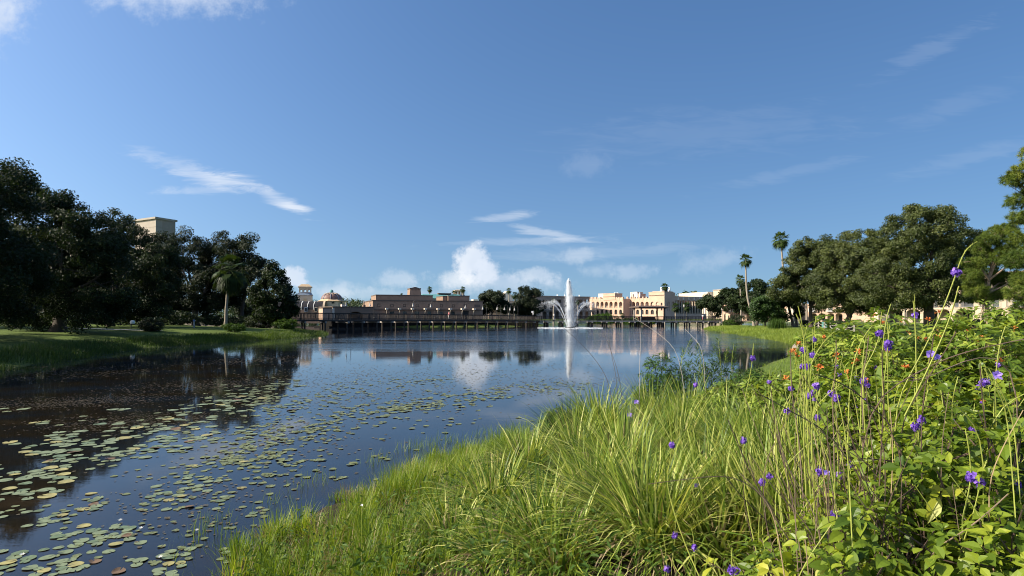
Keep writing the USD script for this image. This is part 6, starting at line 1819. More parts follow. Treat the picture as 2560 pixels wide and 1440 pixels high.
rng = np.random.default_rng(440)
stage.CreateClassPrim("/World/pad_kinds")
kinds = []
for nm, m_, curl in (("green_pad", "pad", .02), ("green_pad_b", "pad", .10), ("dark_pad", "pad_dark", .05), ("yellow_pad", "pad_yellow", .08), ("brown_pad", "pad_brown", .22)):
    v, f = pad_shape(rng, curl=curl)
    p = f"/World/pad_kinds/{nm}"
    UsdGeom.Xform.Define(stage, p)
    usdkit.mesh(stage, p + "/blade", (v, f), M[m_], smooth=35)
    kinds.append(p)
# regions in the photograph: px, py, half width, half height, count, pad radius (m)
regions = [(90, 1120, 120, 26, 51, .17), (330, 1085, 180, 20, 57, .165), (560, 1095, 130, 26, 54, .14), (620, 985, 110, 30, 68, .17), (520, 1025, 110, 26, 57, .165), (60, 1210, 110, 36, 46, .135), (200, 1160, 80, 26, 20, .14), (330, 1140, 150, 30, 34, .13), (180, 1055, 120, 12, 10, .17), (30, 1030, 40, 6, 3, .2),
           (150, 1300, 80, 22, 18, .078), (320, 1330, 110, 46, 46, .085), (110, 1390, 150, 44, 54, .08), (400, 1400, 60, 26, 20, .075), (250, 1260, 160, 30, 26, .085), (480, 1270, 90, 22, 20, .07), (560, 1390, 60, 30, 9, .065), (500, 1215, 130, 34, 40, .085), (420, 1180, 110, 20, 34, .085), (640, 1150, 110, 34, 40, .075), (590, 1330, 45, 50, 14, .06)]
P_ = []
for px, py, hx, hy, k, r in regions:
    k = int(k * 1.2)
    cl = rng.normal(0, .55, (max(3, k // 6), 2)) * [hx, hy]  # pads keep together in small rafts
    q = cl[rng.integers(0, len(cl), k)] + rng.normal(0, 1, (k, 2)) * [.17 * hx + 14, .2 * hy + 4]
    q[:, 1] -= q[:, 0] * .12
    for dx, dy in q:
        y = max(py + dy, 940)
        xy = on_water(px + dx, y)
        P_.append((xy[0], xy[1], r * (.76 if r > .1 else .82) * rng.uniform(.6, 1.25)))
P_ = np.array(P_)
keep = []
for i, p in enumerate(P_):  # pads may touch but hardly overlap
    if not any((p[0] - P_[j][0]) ** 2 + (p[1] - P_[j][1]) ** 2 < (.66 * (p[2] + P_[j][2])) ** 2 for j in keep):
        keep.append(i)
P_ = P_[keep]
P_ = P_[LAKE.contains(shapely.points(P_[:, 0], P_[:, 1]))]
order = np.argsort([-(p[2] / p[1]) for p in P_])
lab = {0: "flat round green lily pad floating among others on the left water", 1: "green lily pad with one lifted edge among others on the left water", 2: "darker green lily pad among others on the left water", 3: "yellowing lily pad among green ones on the left water", 4: "browned curled lily pad among green ones on the left water"}
far_pads = MB()
for n_, i in enumerate(order):
    x, y, r = P_[i]
    k = rng.choice(5, p=[.42, .24, .17, .12, .05])
    if n_ < 300:
        ppx, ppy = 1280 + x / y * FPX, HOR + EYE / y * FPX
        where = ("in the trees' dark reflection near the left edge" if ppx < 240 and ppy < 1230 else "in the trees' dark reflection away from the left edge" if ppy < 1130 and ppx < 480 else "on the blue water near the tip of the trees' reflection" if ppy < 1130 else
                 "in the picture's lower left corner" if ppx < 240 else "at the bottom edge in front of the grass" if ppy > 1360 else "in the crowd of pads left of the foreground grass" if ppx < 480 and ppy > 1230 else "on the open water before the sparse grass")
        adj = ["flat round green", "green one-edge-lifted", "darker green", "yellowing", "browned curled"][k]
        copy_of(kinds[k], "lily_pad", f"{adj} lily pad {where}", "lily pad", (x, y, .004 + .006 * rng.uniform()), rng.uniform(0, 360), r, group=f"{adj} lily pads {where}")
    else:
        v, f = pad_shape(rng, 12, .06)
        a = rng.uniform(0, 6.3)
        v = v * r
        far_pads.add(np.stack([v[:, 0] * math.cos(a) - v[:, 1] * math.sin(a) + x, v[:, 0] * math.sin(a) + v[:, 1] * math.cos(a) + y, v[:, 2] + .006], 1), f)


def scatter_pads(regs, n_side, rng, mb, hi=.05):
    for px, py, hx, hy, k, r in regs:
        q = rng.normal(0, .5, (k, 2)) * [hx, hy]
        for dx, dy in q[:int(len(q) * (.45 if hi == .05 else 1))]:
            y = py + dy - dx * .05
            if y < 868:
                continue
            c = on_water(px + dx, y)
            if not shapely.contains_xy(LAKE, c[0], c[1]):
                continue
            a = np.linspace(.2, 6.0, n_side) + rng.uniform(0, 6)
            rr = r * rng.uniform(.6, 1.3)
            rim = np.stack([c[0] + rr * np.cos(a), c[1] + rr * np.sin(a), .008 + hi * rr * 3 * np.clip(np.sin(a * 2 + rng.uniform(0, 6)), 0, 1)], 1)
            mb.add(np.vstack([[[c[0], c[1], .006]], rim]), [[0, i + 1, i + 2] for i in range(n_side - 1)])


scatter_pads([(640, 1130, 160, 60, 240, .075), (760, 1080, 160, 34, 170, .075), (900, 1035, 190, 30, 220, .085), (1060, 1010, 170, 16, 170, .09), (1010, 1020, 40, 8, 60, .10), (1230, 985, 200, 18, 240, .085), (1350, 965, 120, 12, 120, .08),
              (820, 985, 200, 28, 200, .085), (1080, 950, 40, 5, 40, .10), (1000, 955, 240, 16, 160, .07), (700, 1020, 120, 40, 160, .085), (860, 1160, 200, 40, 60, .06), (1100, 1060, 200, 30, 45, .07), (700, 1200, 120, 40, 45, .06), (480, 1330, 200, 90, 60, .045)], 8, rng, far_pads)
M["far_pad"] = mat("small_floating_leaf", (.150, .172, .070), .5, .4, 5, spec=.4)
put("/World", "floating_leaves", far_pads, M["far_pad"], kind="stuff", label="smaller and farther floating pads scattered over the calm water", cat="lily pads")
bits = MB()
scatter_pads([(700, 1080, 300, 90, 420, .035), (1000, 980, 420, 50, 800, .04), (1200, 925, 500, 34, 700, .05), (500, 1250, 300, 120, 260, .025), (1400, 960, 250, 30, 300, .045), (850, 930, 250, 30, 300, .05)], 5, rng, bits, .04)
M["scrap"] = mat("leaf_scraps", (.13, .105, .055), .6, .5, 5)
put("/World", "floating_leaves", bits, M["scrap"], kind="stuff", label="tiny brown leaf scraps drifting on the calm middle water", cat="floating leaves")
weed = MB()
M["pondweed"] = mat("pond_weed", (.060, .044, .022), .7, .5, 3)
scatter_pads([(200, 1005, 300, 16, 1300, .028), (560, 960, 260, 14, 1000, .035), (330, 1055, 260, 26, 1000, .025), (200, 930, 260, 18, 500, .05), (640, 900, 160, 10, 300, .07), (1800, 850, 120, 10, 400, .08), (980, 856, 90, 5, 200, .10), (1860, 872, 90, 8, 260, .08)], 5, rng, weed, .02)
put("/World", "floating_weed", weed, M["pondweed"], kind="stuff", label="brown mats of pond weed breaking the surface in the trees' reflection", cat="pond weed")
# white water lilies
for i, (px, py, lb) in enumerate(((492, 1330, "white water lily bloom on open water beside the grass"), (300, 1305, "white water lily bloom among a crowd of green pads"), (352, 1325, "half open white water lily amid the thickest pads"), (55, 1392, "tiny white water lily near the picture's lower left corner"), (400, 1398, "white water lily among the pads closest to the bank"))):
    c = on_water(px, py)
    t = thing("water_lily", lb, "flower", (c[0], c[1], .015))
    for ring, (k, e, l) in enumerate(((7, .35, .032), (6, .85, .028))):
        for j in range(k):
            a = j * 2 * np.pi / k + ring * .4
            d = np.array([[math.cos(a) * math.cos(e), math.sin(a) * math.cos(e), math.sin(e)]])
            v, f = leaf_blades(np.zeros((1, 3)), unit(d), np.array([[-math.cos(a) * math.sin(e), -math.sin(a) * math.sin(e), math.cos(e)]]), l, .013, rng, droop=-.25)
            put(t, "petal", (v[0], f), M["petal"])

# ---------------------------------------------------------------- foreground shrubs
M["porter"] = leafmat("porterweed_leaves", [(0, (.040, .080, .009)), (.45, (.120, .180, .015)), (.8, (.250, .300, .026)), (1, (.360, .360, .036))], .38, rough=.42, scale=1.2)
M["fire"] = leafmat("firebush_leaves", [(0, (.042, .085, .012)), (.45, (.125, .190, .022)), (.8, (.250, .310, .042)), (1, (.370, .400, .080))], .36, rough=.42, scale=1.0)
M["darkleaf"] = leafmat("dark_glossy_leaves", [(0, (.016, .040, .010)), (.5, (.038, .080, .018)), (1, (.080, .140, .028))], .28, rough=.5, scale=1.0, spec=.1)
M["spike"] = mat("flower_spike", (.255, .285, .052), .6, .3, 14)
M["spike_old"] = mat("withered_spike", (.30, .22, .12), .8, .4, 14)
M["twig"] = mat("brown_twig", (.105, .070, .052), .8, .45, 10)
M["twig_pale"] = mat("pale_twig", (.20, .145, .10), .8, .35, 10)
M["violet"] = leafmat("violet_petals", [(0, (.100, .045, .300)), (.5, (.170, .080, .440)), (1, (.320, .180, .640))], .35, tcol=(1.1, .9, 1.2))
M["mauve"] = leafmat("mauve_petals", [(0, (.30, .18, .68)), (1, (.48, .34, .85))], .4, tcol=(1, 1, 1))
M["orange"] = leafmat("orange_flowers", [(0, (.46, .090, .030)), (.5, (.68, .200, .050)), (1, (.82, .360, .080))], .3, tcol=(1, .9, .7))


def leafy_shrub(name, label, base, lobes, n_tip, per, ln, wd, m, seed, n_part=300, n_fill=700, twig="twig", stems=9, angle=(50, 85), tone_mu=.5, cat="shrub"):
    """A leafy shrub: stems from the ground to the lobes, twigs to tips on their outside, a whorl of leaves at each tip and more leaves within. The nearest leaves are parts of their own."""
    rng = np.random.default_rng(seed)
    o = np.asarray(base, float)
    t = thing(name, label, cat, o)
    c, r = np.array([l[0] for l in lobes], float), np.array([l[1] for l in lobes], float)
    for k in range(stems):
        j = k % len(c)
        a = np.array([rng.normal(0, .08), rng.normal(0, .08), -.05])
        e = c[j] + rng.normal(0, .25, 3) * r[j]
        put(t, "stem", MB().tube(limb_path(a, e, rng, 6, .1), np.linspace(.008, .0035, 6), 5), M[twig])
    w = (r ** 2).mean(1)
    j = rng.choice(len(c), n_tip, p=w / w.sum())
    d = unit(rng.normal(size=(n_tip, 3)) + [0, 0, .25])
    tip = c[j] + d * r[j] * rng.uniform(.75, 1.08, (n_tip, 1))
    tip = tip[tip[:, 2] > .12]
    d, j = d[:len(tip)], j[:len(tip)]
    mb = MB()
    for i in range(0, len(tip), 3):
        mb.tube(np.stack([c[j[i]] + (tip[i] - c[j[i]]) * .35 + rng.normal(0, .02, 3), tip[i]]), [.004, .0022], 3, cap=False)
    put(t, "twig", mb, M[twig], kind="stuff")
    ax = unit(d * .6 + [0, 0, .75] + rng.normal(0, .25, (len(tip), 3)))
    n = len(tip) * per
    A = np.repeat(ax, per, 0)
    ph = np.tile(np.arange(per) * 2.39996, len(tip)) + np.repeat(rng.uniform(0, 6, len(tip)), per)
    e1 = unit(np.cross(A, rng.normal(size=(len(tip), 3)).repeat(per, 0)))
    e2 = np.cross(A, e1)
    th = np.radians(rng.uniform(*angle, n))
    rad = np.cos(ph)[:, None] * e1 + np.sin(ph)[:, None] * e2
    D_ = unit(A * np.cos(th)[:, None] + rad * np.sin(th)[:, None] + rng.normal(0, .12, (n, 3)))
    N_ = unit(A * np.sin(th)[:, None] - rad * np.cos(th)[:, None] + rng.normal(0, .18, (n, 3)))
    B = np.repeat(tip, per, 0) - A * (np.tile(np.arange(per), len(tip)) * .006)[:, None] + D_ * .008
    young = np.tile(np.linspace(.55, 1.1, per), len(tip))
    LN = ln * young * rng.uniform(.65, 1.25, n)
    # inner leaves
    jj = rng.choice(len(c), n_fill, p=w / w.sum())
    B2 = c[jj] + unit(rng.normal(size=(n_fill, 3))) * r[jj] * rng.uniform(.2, .85, (n_fill, 1))
    B2 = B2[B2[:, 2] > .05]
    D2 = unit(rng.normal(size=B2.shape) * [1, 1, .6])
    N2 = unit(rng.normal(size=B2.shape) * .6 + [0, 0, 1])
    B, D_, N_ = np.vstack([B, B2]), np.vstack([D_, D2]), np.vstack([N_, N2])
    LN = np.concatenate([LN, ln * rng.uniform(.6, 1.1, len(B2))])
    tn = np.clip(np.concatenate([rng.normal(tone_mu, .16, len(tip)).repeat(per) + rng.normal(0, .11, n), rng.normal(tone_mu - .05, .2, len(B2))]), 0, 1)
    v, f = leaf_blades(B, D_, N_, LN, LN * wd * rng.uniform(.8, 1.2, len(LN)), rng, fold=.3, droop=rng.uniform(.05, .5, len(LN)), n=5)
    # which show largest: near the eye, inside the picture
    wc = B + o - np.array([0, 0, EYE])
    px = 1280 + wc[:, 0] / np.maximum(wc[:, 1], .1) * FPX
    py = HOR - wc[:, 2] / np.maximum(wc[:, 1], .1) * FPX
    dist = np.linalg.norm(wc, axis=1) + 20 * ((px < 0) | (px > 2560) | (py > 1440)) - .9 * np.einsum("ij,ij->i", -unit(wc), unit(B - c.mean(0) + 1e-6)) * .3
    order = np.argsort(dist)
    near, rest = order[:n_part], order[n_part:]
    for i in near:
        put(t, "leaf", (v[i], f), M[m], tone=np.full(v.shape[1], tn[i]))
    a, b_, c_ = join_leaves(v[rest], f, tn[rest])
    put(t, "foliage", (a, b_), M[m], tone=c_, kind="stuff")
    return t, o


def lobes_for(h, rx, rng, k=6, low=.3):
    out = []
    for i in range(k):
        a = i * 2.4 + rng.uniform(0, 1)
        q = rng.uniform(.15, .62) * rx
        z = h * rng.uniform(low + .1, .80)
        rr = rx * rng.uniform(.38, .55)
        out.append((np.array([math.cos(a) * q, math.sin(a) * q, min(z, h - rr * .9)]), np.array([rr, rr, rr * 1.05])))
    return out


SH = []
rng = np.random.default_rng(501)


def base_at(x, y):
    return np.array([x, y, max(hgt(x, y), 0)])


porter = [  # x, y, height, radius, tips, label, stems
    (1.50, 2.75, 1.12, .55, 150, "stemmy blue flowered shrub at the lower right with many bare brown stems", 22),
    (2.05, 2.85, 1.28, .58, 230, "leafy blue flowered shrub in the lower right, fuller than its stemmy neighbour", 12),
    (1.30, 2.05, .78, .42, 120, "low blue flowered shrub with broad veined leaves at the bottom edge", 9),
    (1.95, 2.05, .92, .50, 210, "blue flowered shrub with big bright leaves in the lower right corner", 10),
    (2.55, 3.35, 1.38, .62, 230, "tall blue flowered shrub at the right edge crossed by dark twigs", 12),
    (2.45, 4.1, 1.25, .58, 200, "blue flowered shrub left of centre among the thin bladed tussocks", 14),
    (2.95, 4.25, 1.40, .60, 200, "blue flowered shrub behind the right edge's tall one", 10)]
for i, (x, y, h, rx, nt, lab, st) in enumerate(porter):
    b = base_at(x, y)
    h += .10 if i else 0
    lb = lobes_for(h, rx, rng, 7, .25)
    t, o = leafy_shrub("flowering_shrub", lab, b, lb, int(nt * 1.45), 6, .074, .54, "porter", 510 + i, n_fill=620 if i else 260, stems=st, tone_mu=.48, angle=(45, 95))
    SH.append((t, o))
FB = []
fire = [(2.95, 6.3, 1.0, .5, "low orange flowered shrub nearest the water on the right bank"), (3.5, 5.1, 1.40, .66, "orange flowered shrub rising left of the tall twin flower stems"), (3.95, 5.0, 1.46, .75, "orange flowered shrub behind the tall twin flower stems"),
        (3.75, 7.0, 1.10, .72, "orange flowered shrub in the back row closest to the lake"), (4.0, 6.5, 1.52, .85, "orange flowered shrub in the middle of the back row"), (5.1, 6.4, 1.52, .85, "orange flowered shrub at the right end of the back row"), (4.75, 5.3, 1.48, .70, "orange flowered shrub at the right edge, below the edge pine"),
        (4.7, 8.6, 1.08, .8, "farthest orange flowered shrub toward the rope fence")]
for i, (x, y, h, rx, lab) in enumerate(fire):
    b = base_at(x, y)
    h += .24 if i else .1
    lb = lobes_for(h, rx, rng, 9, .25)
    t, o = leafy_shrub("firebush_shrub", lab, b, lb, 430, 8, .098, .36, "fire", 530 + i, n_fill=900, stems=8, tone_mu=.52, angle=(55, 90))
    FB.append((t, o))
# other leafy plants of the bank
others = [(1648, 955, 10.2, .85, .62, 480, .075, .30, "darkleaf", "dark shrub with narrow drooping leaflets standing against the water"), (1865, 935, 10.0, .85, .42, 180, .075, .30, "darkleaf", "dark leafy shrub right of the feathery upright stems"), (1755, 950, 10.8, .7, .45, 110, .07, .30, "darkleaf", "low dark shrub at the feet of the feathery upright stems"),
          (1402, 1080, 9.0, .75, .42, 300, .066, .34, "bush", "small leaved green shrub at the left edge of the tussocks, by the water"), (1835, 985, 7.7, .95, .45, 190, .085, .36, "fire", "light green leafy shrub above the thin bladed tussock"), (1760, 1010, 8.2, .75, .40, 140, .07, .4, "fire", "light green shrub behind the middle tussocks"),
          (1945, 955, 7.4, 1.0, .42, 190, .085, .36, "fire", "light green leafy shrub left of the orange flowered ones")]
for i, (px, py, D, h, rx, nt, ln, wd, m, lab) in enumerate(others):
    q = W(px, py, D)
    b = base_at(q[0], q[1])
    h = max(h * .6, W(px, py - (66 if m in ("darkleaf", "bush") else 40), D)[2] - b[2])
    leafy_shrub("leafy_shrub", lab, b, lobes_for(h, rx, rng, 6, .3), nt, 7, ln, wd, m, 550 + i, n_part=120, n_fill=350, stems=6, angle=(60, 105))
# feathery upright stems
for i, (px, py0, py1, D) in enumerate(((1702, 960, 872, 10.4), (1722, 960, 850, 10.6), (1740, 960, 862, 10.3), (1758, 960, 880, 10.5), (1782, 960, 862, 10.6), (1800, 960, 848, 10.4), (1812, 955, 870, 10.7), (1832, 955, 856, 10.5))):
    rng_ = np.random.default_rng(570 + i)
    q, e = W(px, py0, D), W(px + rng_.uniform(-6, 8), py1, D)
    b = base_at(q[0], q[1])
    t = thing("feathery_stem", ("feathery upright green stem against the water, leftmost of its row", "tall feathery green stem second in the row against the water", "feathery green stem third in the row against the water", "short feathery green stem in the middle of the row against the water", "feathery green stem right of the row's middle against the water", "tallest feathery green stem against the water", "short feathery green stem beside the tallest one", "rightmost feathery green stem against the water")[i], "plant", b)
    L_ = e - b
    put(t, "stem", MB().tube(limb_path([0, 0, -.05], L_, rng_, 6, 0), np.linspace(.008, .003, 6), 5), M["spike"])
    k = 190
    u = rng_.uniform(.25, 1, k)
    az = rng_.uniform(0, 6.28, k)
    d = unit(np.stack([np.cos(az), np.sin(az), rng_.uniform(.5, 1.4, k)], 1))
    v, f = leaf_blades(L_ * u[:, None], d, unit(rng_.normal(size=(k, 3)) + [0, 0, .5]), .13 * (1.1 - .5 * u), .010, rng_, droop=.1, n=3)
    a, b_, c_ = join_leaves(v, f, np.clip(rng_.normal(.55, .2, k), 0, 1))
    put(t, "foliage", (a, b_), M["bush"], tone=c_, kind="stuff")


def smooth_path(P_, n=14, it=3):
    s = np.linspace(0, 1, n)
    pc = np.stack([np.interp(s, np.linspace(0, 1, len(P_)), P_[:, k]) for k in range(3)], 1)
    for _ in range(it):
        pc[1:-1] = (pc[:-2] + 2 * pc[1:-1] + pc[2:]) / 4
    return pc


def rooted(p):
    """The path with its lower end led down into the ground beside the shrub's foot."""
    a = p[0]
    return np.vstack([[a[0] * .55, a[1] * .55, -.05], [a[0] * .85, a[1] * .85, a[2] * .5], p])


def nearest(p, pool):
    return pool[int(np.argmin([np.hypot(*(o[:2] - p[:2])) for _, o in pool]))]


rng = np.random.default_rng(600)


def spike_path(px, py, D, up, down, lx, lx2):
    s = D / 2.4
    return np.array([W(px - lx2, py + down, D + .05), W(px - lx2 * .35, py + down * .5, D + .02), W(px, py, D), W(px + lx * .4, py - up * .55, D), W(px + lx, py - up, D)])


flowers = [(2288, 792, 15), (2200, 839, 18), (2220, 860, 20), (2220, 874, 18), (2035, 853, 13), (2008, 871, 15), (2008, 913, 14), (2020, 911, 13), (2092, 918, 9), (2098, 939, 12), (2156, 958, 16), (2167, 966, 14), (2031, 985, 13), (2036, 1000, 11), (2077, 986, 17), (2090, 998, 19), (2141, 948, 11), (2191, 922, 11), (2169, 1000, 12),
           (2256, 964, 10), (1977, 974, 13), (1970, 1023, 15), (1922, 957, 11), (2356, 996, 14), (2394, 1051, 16), (2432, 1074, 20), (2290, 1068, 20), (2303, 1056, 20), (2458, 960, 18), (2470, 955, 15), (2413, 903, 8), (2515, 1078, 12), (2334, 1118, 17), (2347, 1125, 19), (2429, 1187, 25), (2450, 1212, 24), (2488, 1205, 20), (2501, 1195, 20), (2541, 1218, 20), (2387, 1301, 18),
           (2545, 1377, 20), (2087, 1282, 23), (2060, 1320, 18), (2073, 1330, 19), (2048, 1187, 20), (2098, 1183, 17), (1924, 1193, 16), (1904, 1209, 16), (1937, 1238, 13), (2329, 1184, 15), (1926, 1155, 12), (1992, 1403, 16), (1933, 1398, 13), (1930, 1422, 18), (1681, 1108, 16), (1858, 1102, 16), (1739, 964, 12), (1687, 1335, 15), (1737, 1371, 16), (1668, 1418, 16), (1562, 1279, 10),
           (1882, 897, 14), (1828, 1428, 22), (1842, 1434, 18), (2388, 692, 21), (2525, 1240, 10), (2360, 1145, 10), (2266, 1212, 12), (2253, 1215, 9), (2170, 1195, 10), (2128, 1120, 9)]
for _ in range(26):
    flowers.append((rng.uniform(1890, 2550), rng.uniform(890, 1400), rng.uniform(10, 17)))
for i, (px, py, s) in enumerate(flowers):
    D = float(np.clip(58.0 / s, 2.15, 5.2))
    up, down = rng.uniform(2.2, 5.2) * s, rng.uniform(5, 9) * s
    pth = spike_path(px, py, D, up, down, rng.normal(0, .6) * s, rng.normal(0, 1.2) * s)
    if (px, py) == (2388, 692):
        pth = np.array([W(2225, 1030, D + .1), W(2268, 950, D + .06), W(2318, 860, D + .03), W(2358, 775, D), W(2388, 692, D), W(2404, 640, D), W(2422, 615, D), W(2443, 604, D)])
    t, o = nearest(pth[0], SH)
    pc = smooth_path(rooted(pth - o), 24)
    sp = put(t, "flower_spike", MB().tube(pc, np.linspace(.0036, .0019, 24), 5), M["spike"], smooth=60)
    mb = MB()
    for k in range(0, 30):  # rough calyces along the rod
        u = rng.uniform(.45, .96)
        q = pc[int(u * 23)] + (pc[min(23, int(u * 23) + 1)] - pc[int(u * 23)]) * ((u * 23) % 1)
        e = unit(rng.normal(size=3))
        mb.add(np.array([q + e * .0045, q + e * .002 + [0, 0, .009], q + np.cross(e, [0, 0, 1]) * .003]), [[0, 1, 2]])
    put(sp, "calyx", mb, M["spike"])
    # the florets
    fc = pc[np.argmin(np.linalg.norm(pc - (W(px, py, D) - o), axis=1))]
    k = 70
    R = s / FPX * D * .48
    d = unit(rng.normal(size=(k, 3)))
    nrm = unit(d + rng.normal(0, .35, (k, 3)))
    v, f = diamonds(fc + d * R * rng.uniform(.35, 1.05, (k, 1)) * [1, 1, 1.15], nrm, R * .85, rng, .9)
    put(sp, "flower_head", (v, f), M["violet"], tone=np.repeat(np.clip(rng.normal(.5, .25, k), 0, 1), 4))
pc = smooth_path(np.array([W(2262, 1040, 2.5), W(2300, 965, 2.45), W(2345, 870, 2.4), W(2378, 790, 2.38), W(2397, 715, 2.36)]) - SH[4][1], 14)
put(SH[4][0], "flower_spike", MB().tube(pc, np.linspace(.0038, .0022, 14), 5), M["spike"], smooth=60)
# flowerless rods and tips
for i in range(66):
    px, py = rng.uniform(1900, 2560), rng.uniform(880, 1400)
    D = rng.uniform(2.2, 3.8)
    ln = rng.uniform(70, 190) * 2.6 / D
    lean = rng.normal(.08, .62)
    pth = np.array([W(px, py + ln, D + .05), W(px + lean * ln * .4, py + ln * .5, D), W(px + lean * ln, py, D)])
    t, o = nearest(pth[0], SH)
    pc = smooth_path(rooted(pth - o), 16)
    put(t, "bare_spike", MB().tube(pc, np.linspace(.0034, .0018, 16), 4), M["spike"] if rng.uniform() < .75 else M["spike_old"], smooth=60)
for px, py, lx in ((2215, 760, 12), (2150, 815, 30), (2008, 785, -18), (2005, 765, -10), (2287, 752, -4), (2045, 830, 40), (2500, 815, 14), (2160, 830, 8)):
    pth = np.array([W(px - lx, py + 190, 3.0), W(px - lx * .6, py + 90, 3.0), W(px + lx * .2, py + 30, 3.0), W(px + lx, py, 3.0)])
    t, o = nearest(pth[0], SH)
    put(t, "bare_spike", MB().tube(smooth_path(rooted(pth - o), 18), np.linspace(.004, .002, 18), 5), M["spike"], smooth=60)
# woody stems, long and arching
arcs = [([(2560, 848), (2440, 872), (2350, 900), (2270, 945), (2150, 1010)], 2.55, "twig"), ([(2040, 936), (2100, 955), (2150, 985), (2200, 1040), (2260, 1080)], 2.6, "twig"), ([(1900, 985), (1965, 1022), (2040, 1062), (2080, 1090)], 2.7, "twig"),
        ([(2520, 1235), (2450, 1300), (2390, 1342), (2320, 1378), (2325, 1440)], 2.2, "twig_pale"), ([(2235, 1318), (2290, 1352), (2350, 1392)], 2.25, "twig"), ([(1622, 1210), (1710, 1198), (1780, 1190), (1840, 1186), (1900, 1225), (1985, 1330), (2050, 1440)], 3.0, "twig_pale"),
        ([(1811, 1186), (1850, 1240), (1905, 1290), (1990, 1370), (2060, 1440)], 2.9, "twig"), ([(2205, 875), (2206, 940), (2212, 1000), (2205, 1060)], 2.5, "twig"), ([(2335, 835), (2325, 900), (2310, 980), (2300, 1100)], 2.6, "twig"), ([(2390, 830), (2350, 900), (2290, 990), (2240, 1080)], 2.7, "twig"),
        ([(1975, 870), (1977, 920), (1980, 1000), (2000, 1100)], 2.9, "twig_pale"), ([(2090, 850), (2092, 900), (2080, 990), (2085, 1100)], 2.8, "twig_pale"), ([(2172, 840), (2165, 900), (2150, 960), (2160, 1040)], 2.8, "twig_pale"), ([(2205, 955), (2260, 955), (2330, 945), (2420, 890), (2560, 880)], 2.8, "twig_pale"),
        ([(1820, 1050), (1850, 1120), (1880, 1200), (1960, 1310)], 2.8, "twig"), ([(1870, 1150), (1900, 1240), (1960, 1330), (2030, 1440)], 2.6, "twig_pale"), ([(2450, 910), (2455, 1000), (2470, 1110), (2490, 1230)], 2.5, "twig")]
for pts, D, m in arcs:
    P_ = np.array([W(x, y, D + .06 * k) for k, (x, y) in enumerate(pts)])
    t, o = nearest(P_[-1], SH)
    put(t, "woody_stem", MB().tube(smooth_path(rooted((P_ - o)[::-1])[::-1], 18), np.linspace(.0020, .0036, 18) * (1 + .12 * np.sin(np.arange(18) * 1.9)), 5), M[m], smooth=60)
for i in range(74):
    x0 = rng.uniform(1850, 2130) if i % 3 else rng.uniform(2100, 2540)
    y0 = rng.uniform(930, 1250)
    ln = rng.uniform(180, 380)
    D = rng.uniform(2.3, 3.4)
    lean = rng.normal(.42, .28) if x0 < 2150 else rng.normal(.05, .35)
    P_ = np.array([W(x0, y0, D), W(x0 + lean * ln * .35 + rng.normal(0, 9), y0 + ln * .45, D + .06), W(x0 + lean * ln, y0 + ln, D + .12)])
    t, o = nearest(P_[-1], SH)
    put(t, "woody_stem", MB().tube(smooth_path(rooted((P_ - o)[::-1])[::-1], 18), np.linspace(.0012, .0034, 18), 4), M["twig"] if rng.uniform() < .6 else M["twig_pale"], smooth=60)
# orange flower clusters on the back shrubs
orange = [(2185, 790), (2207, 810), (2295, 803), (2320, 800), (2345, 782), (2130, 830), (2145, 880), (2118, 935), (2395, 967), (2450, 1003), (2540, 1002), (2044, 850), (2058, 846), (1995, 862), (2015, 845), (2348, 832), (2290, 848), (2185, 822), (2345, 845), (2310, 850), (2430, 832), (2450, 842), (2420, 828), (2470, 825), (2535, 822), (1985, 880), (1948, 900), (1990, 890), (2265, 920), (2230, 906), (2140, 905), (2048, 920), (2064, 930), (1965, 950), (2165, 955), (2300, 915), (2215, 880), (2500, 905), (2380, 880), (2250, 800), (2090, 890), (2400, 905), (2440, 855), (2510, 850), (2085, 862), (2270, 832), (2225, 845)]
for i, (px, py) in enumerate(orange):
    if i % 3 == 2:
        continue
    D = float(np.interp(py, [780, 880, 1010], [6.3, 4.9, 3.7]) + rng.normal(0, .2))
    p = W(px, py, D)
    t, o = nearest(p, FB)
    mb, tn = MB(), []
    up = unit(np.array([rng.normal(0, .3), -.5 + rng.normal(0, .2), .8]))
    for k in range(16):
        d = unit(up + rng.normal(0, .62, 3))
        l = rng.uniform(.018, .032)
        q = p - o + d * .004
        s = unit(np.cross(d, rng.normal(size=3))) * .0042
        s2 = np.cross(unit(d), s)
        mb.add([q, q + d * l + s, q + d * l - s * .5 + s2 * .9, q + d * l - s * .5 - s2 * .9, q + d * l * 1.12], [[0, 1, 2], [0, 2, 3], [0, 3, 1], [4, 2, 1], [4, 3, 2], [4, 1, 3]])
        tn += [np.clip(rng.normal(.5, .3), 0, 1)] * 5
    fcl = put(t, "flower_cluster", mb, M["orange"], tone=np.array(tn))
    put(fcl, "stalk", MB().tube([p - o, p - o - up * .05 - [0, 0, .05]], [.002, .0025], 4, cap=False), M["spike"])
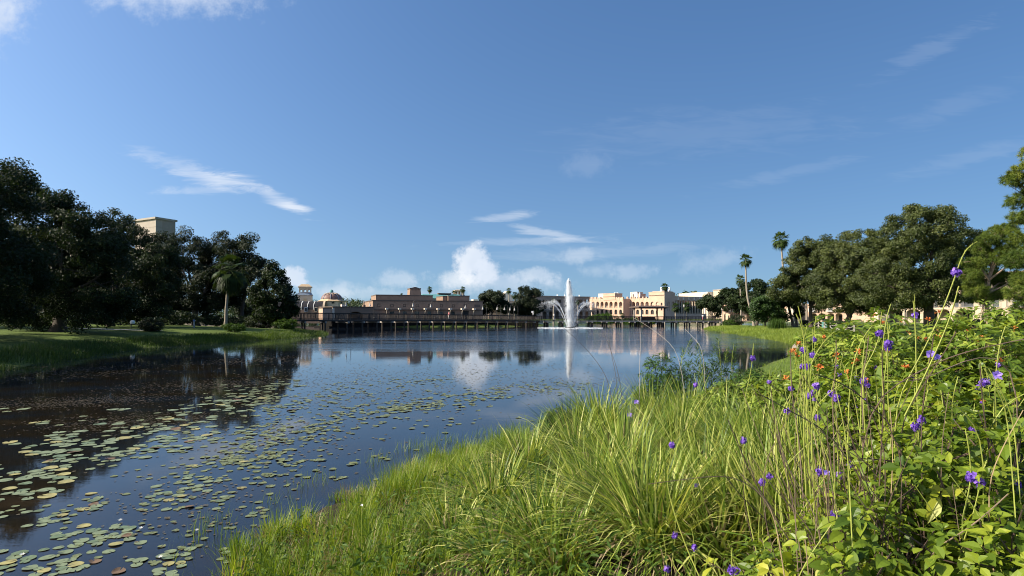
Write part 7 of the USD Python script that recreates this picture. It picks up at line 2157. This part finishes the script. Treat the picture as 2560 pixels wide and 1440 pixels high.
# mauve trumpet flowers
for i, (px, py, D, sz, lb) in enumerate(((2488, 937, 3.0, .034, "mauve trumpet flower at the right edge beside a blue flower head"), (2323, 884, 3.3, .034, "pale mauve flower left of the dark arching twig"), (2340, 892, 3.3, .026, "small pale mauve flower just right of a larger one"), (1590, 1004, 8.2, .045, "pale mauve flower among the back tussocks"), (1573, 1036, 8.0, .045, "faded mauve flower low among the back tussocks"), (1740, 1212, 4.5, .025, "small pale mauve flower above the flat lying tussock"), (2065, 1180, 2.7, .018, "tiny mauve flower between two blue flower heads"))):
    c = W(px, py, D)
    g0 = np.array([c[0], c[1] + .05, max(hgt(c[0], c[1]), 0)])
    t = thing("mauve_flower", lb, "flower", g0)
    cc = c - g0
    put(t, "stalk", MB().tube(limb_path([0, 0, -.02], cc - [0, 0, .015], rng, 5, 0), .0022, 4), M["spike"])
    for k in range(5):
        a = k * 2 * np.pi / 5 + .3
        d = unit(np.array([[math.cos(a), -.55, math.sin(a) * .8 + .25]]))
        v, f = leaf_blades(cc[None] * 1.0, d, unit(np.array([[0, -.8, .6]])), sz, sz * .85, rng, fold=.1, droop=.2, n=4)
        put(t, "petal", (v[0], f), M["mauve"], tone=np.full(v.shape[1], .5))
# white daisy-like weed flowers in the grass
for i, (px, py, lb) in enumerate(((1165, 1370, "tiny white weed flower low in the foreground grass"), (1250, 1362, "tiny white weed flower right of the first in the foreground grass"), (1012, 1405, "small white flower near the bottom edge in the leafy weeds"), (905, 1262, "small pale flower at the fine grass's outer edge"))):
    c = W(px, py, 5.2)
    g0 = np.array([c[0], c[1], max(hgt(c[0], c[1]), 0)])
    t = thing("weed_flower", lb, "flower", g0)
    cc = c - g0
    put(t, "stalk", MB().tube([[0, 0, -.02], cc], .0018, 4), M["spike"])
    for k in range(5):
        a = k * 2 * np.pi / 5
        v, f = leaf_blades(cc[None], unit(np.array([[math.cos(a), -.4, math.sin(a) * .7 + .4]])), unit(np.array([[0, -.7, .7]])), .014, .011, rng, n=3)
        put(t, "petal", (v[0], f), M["petal"])
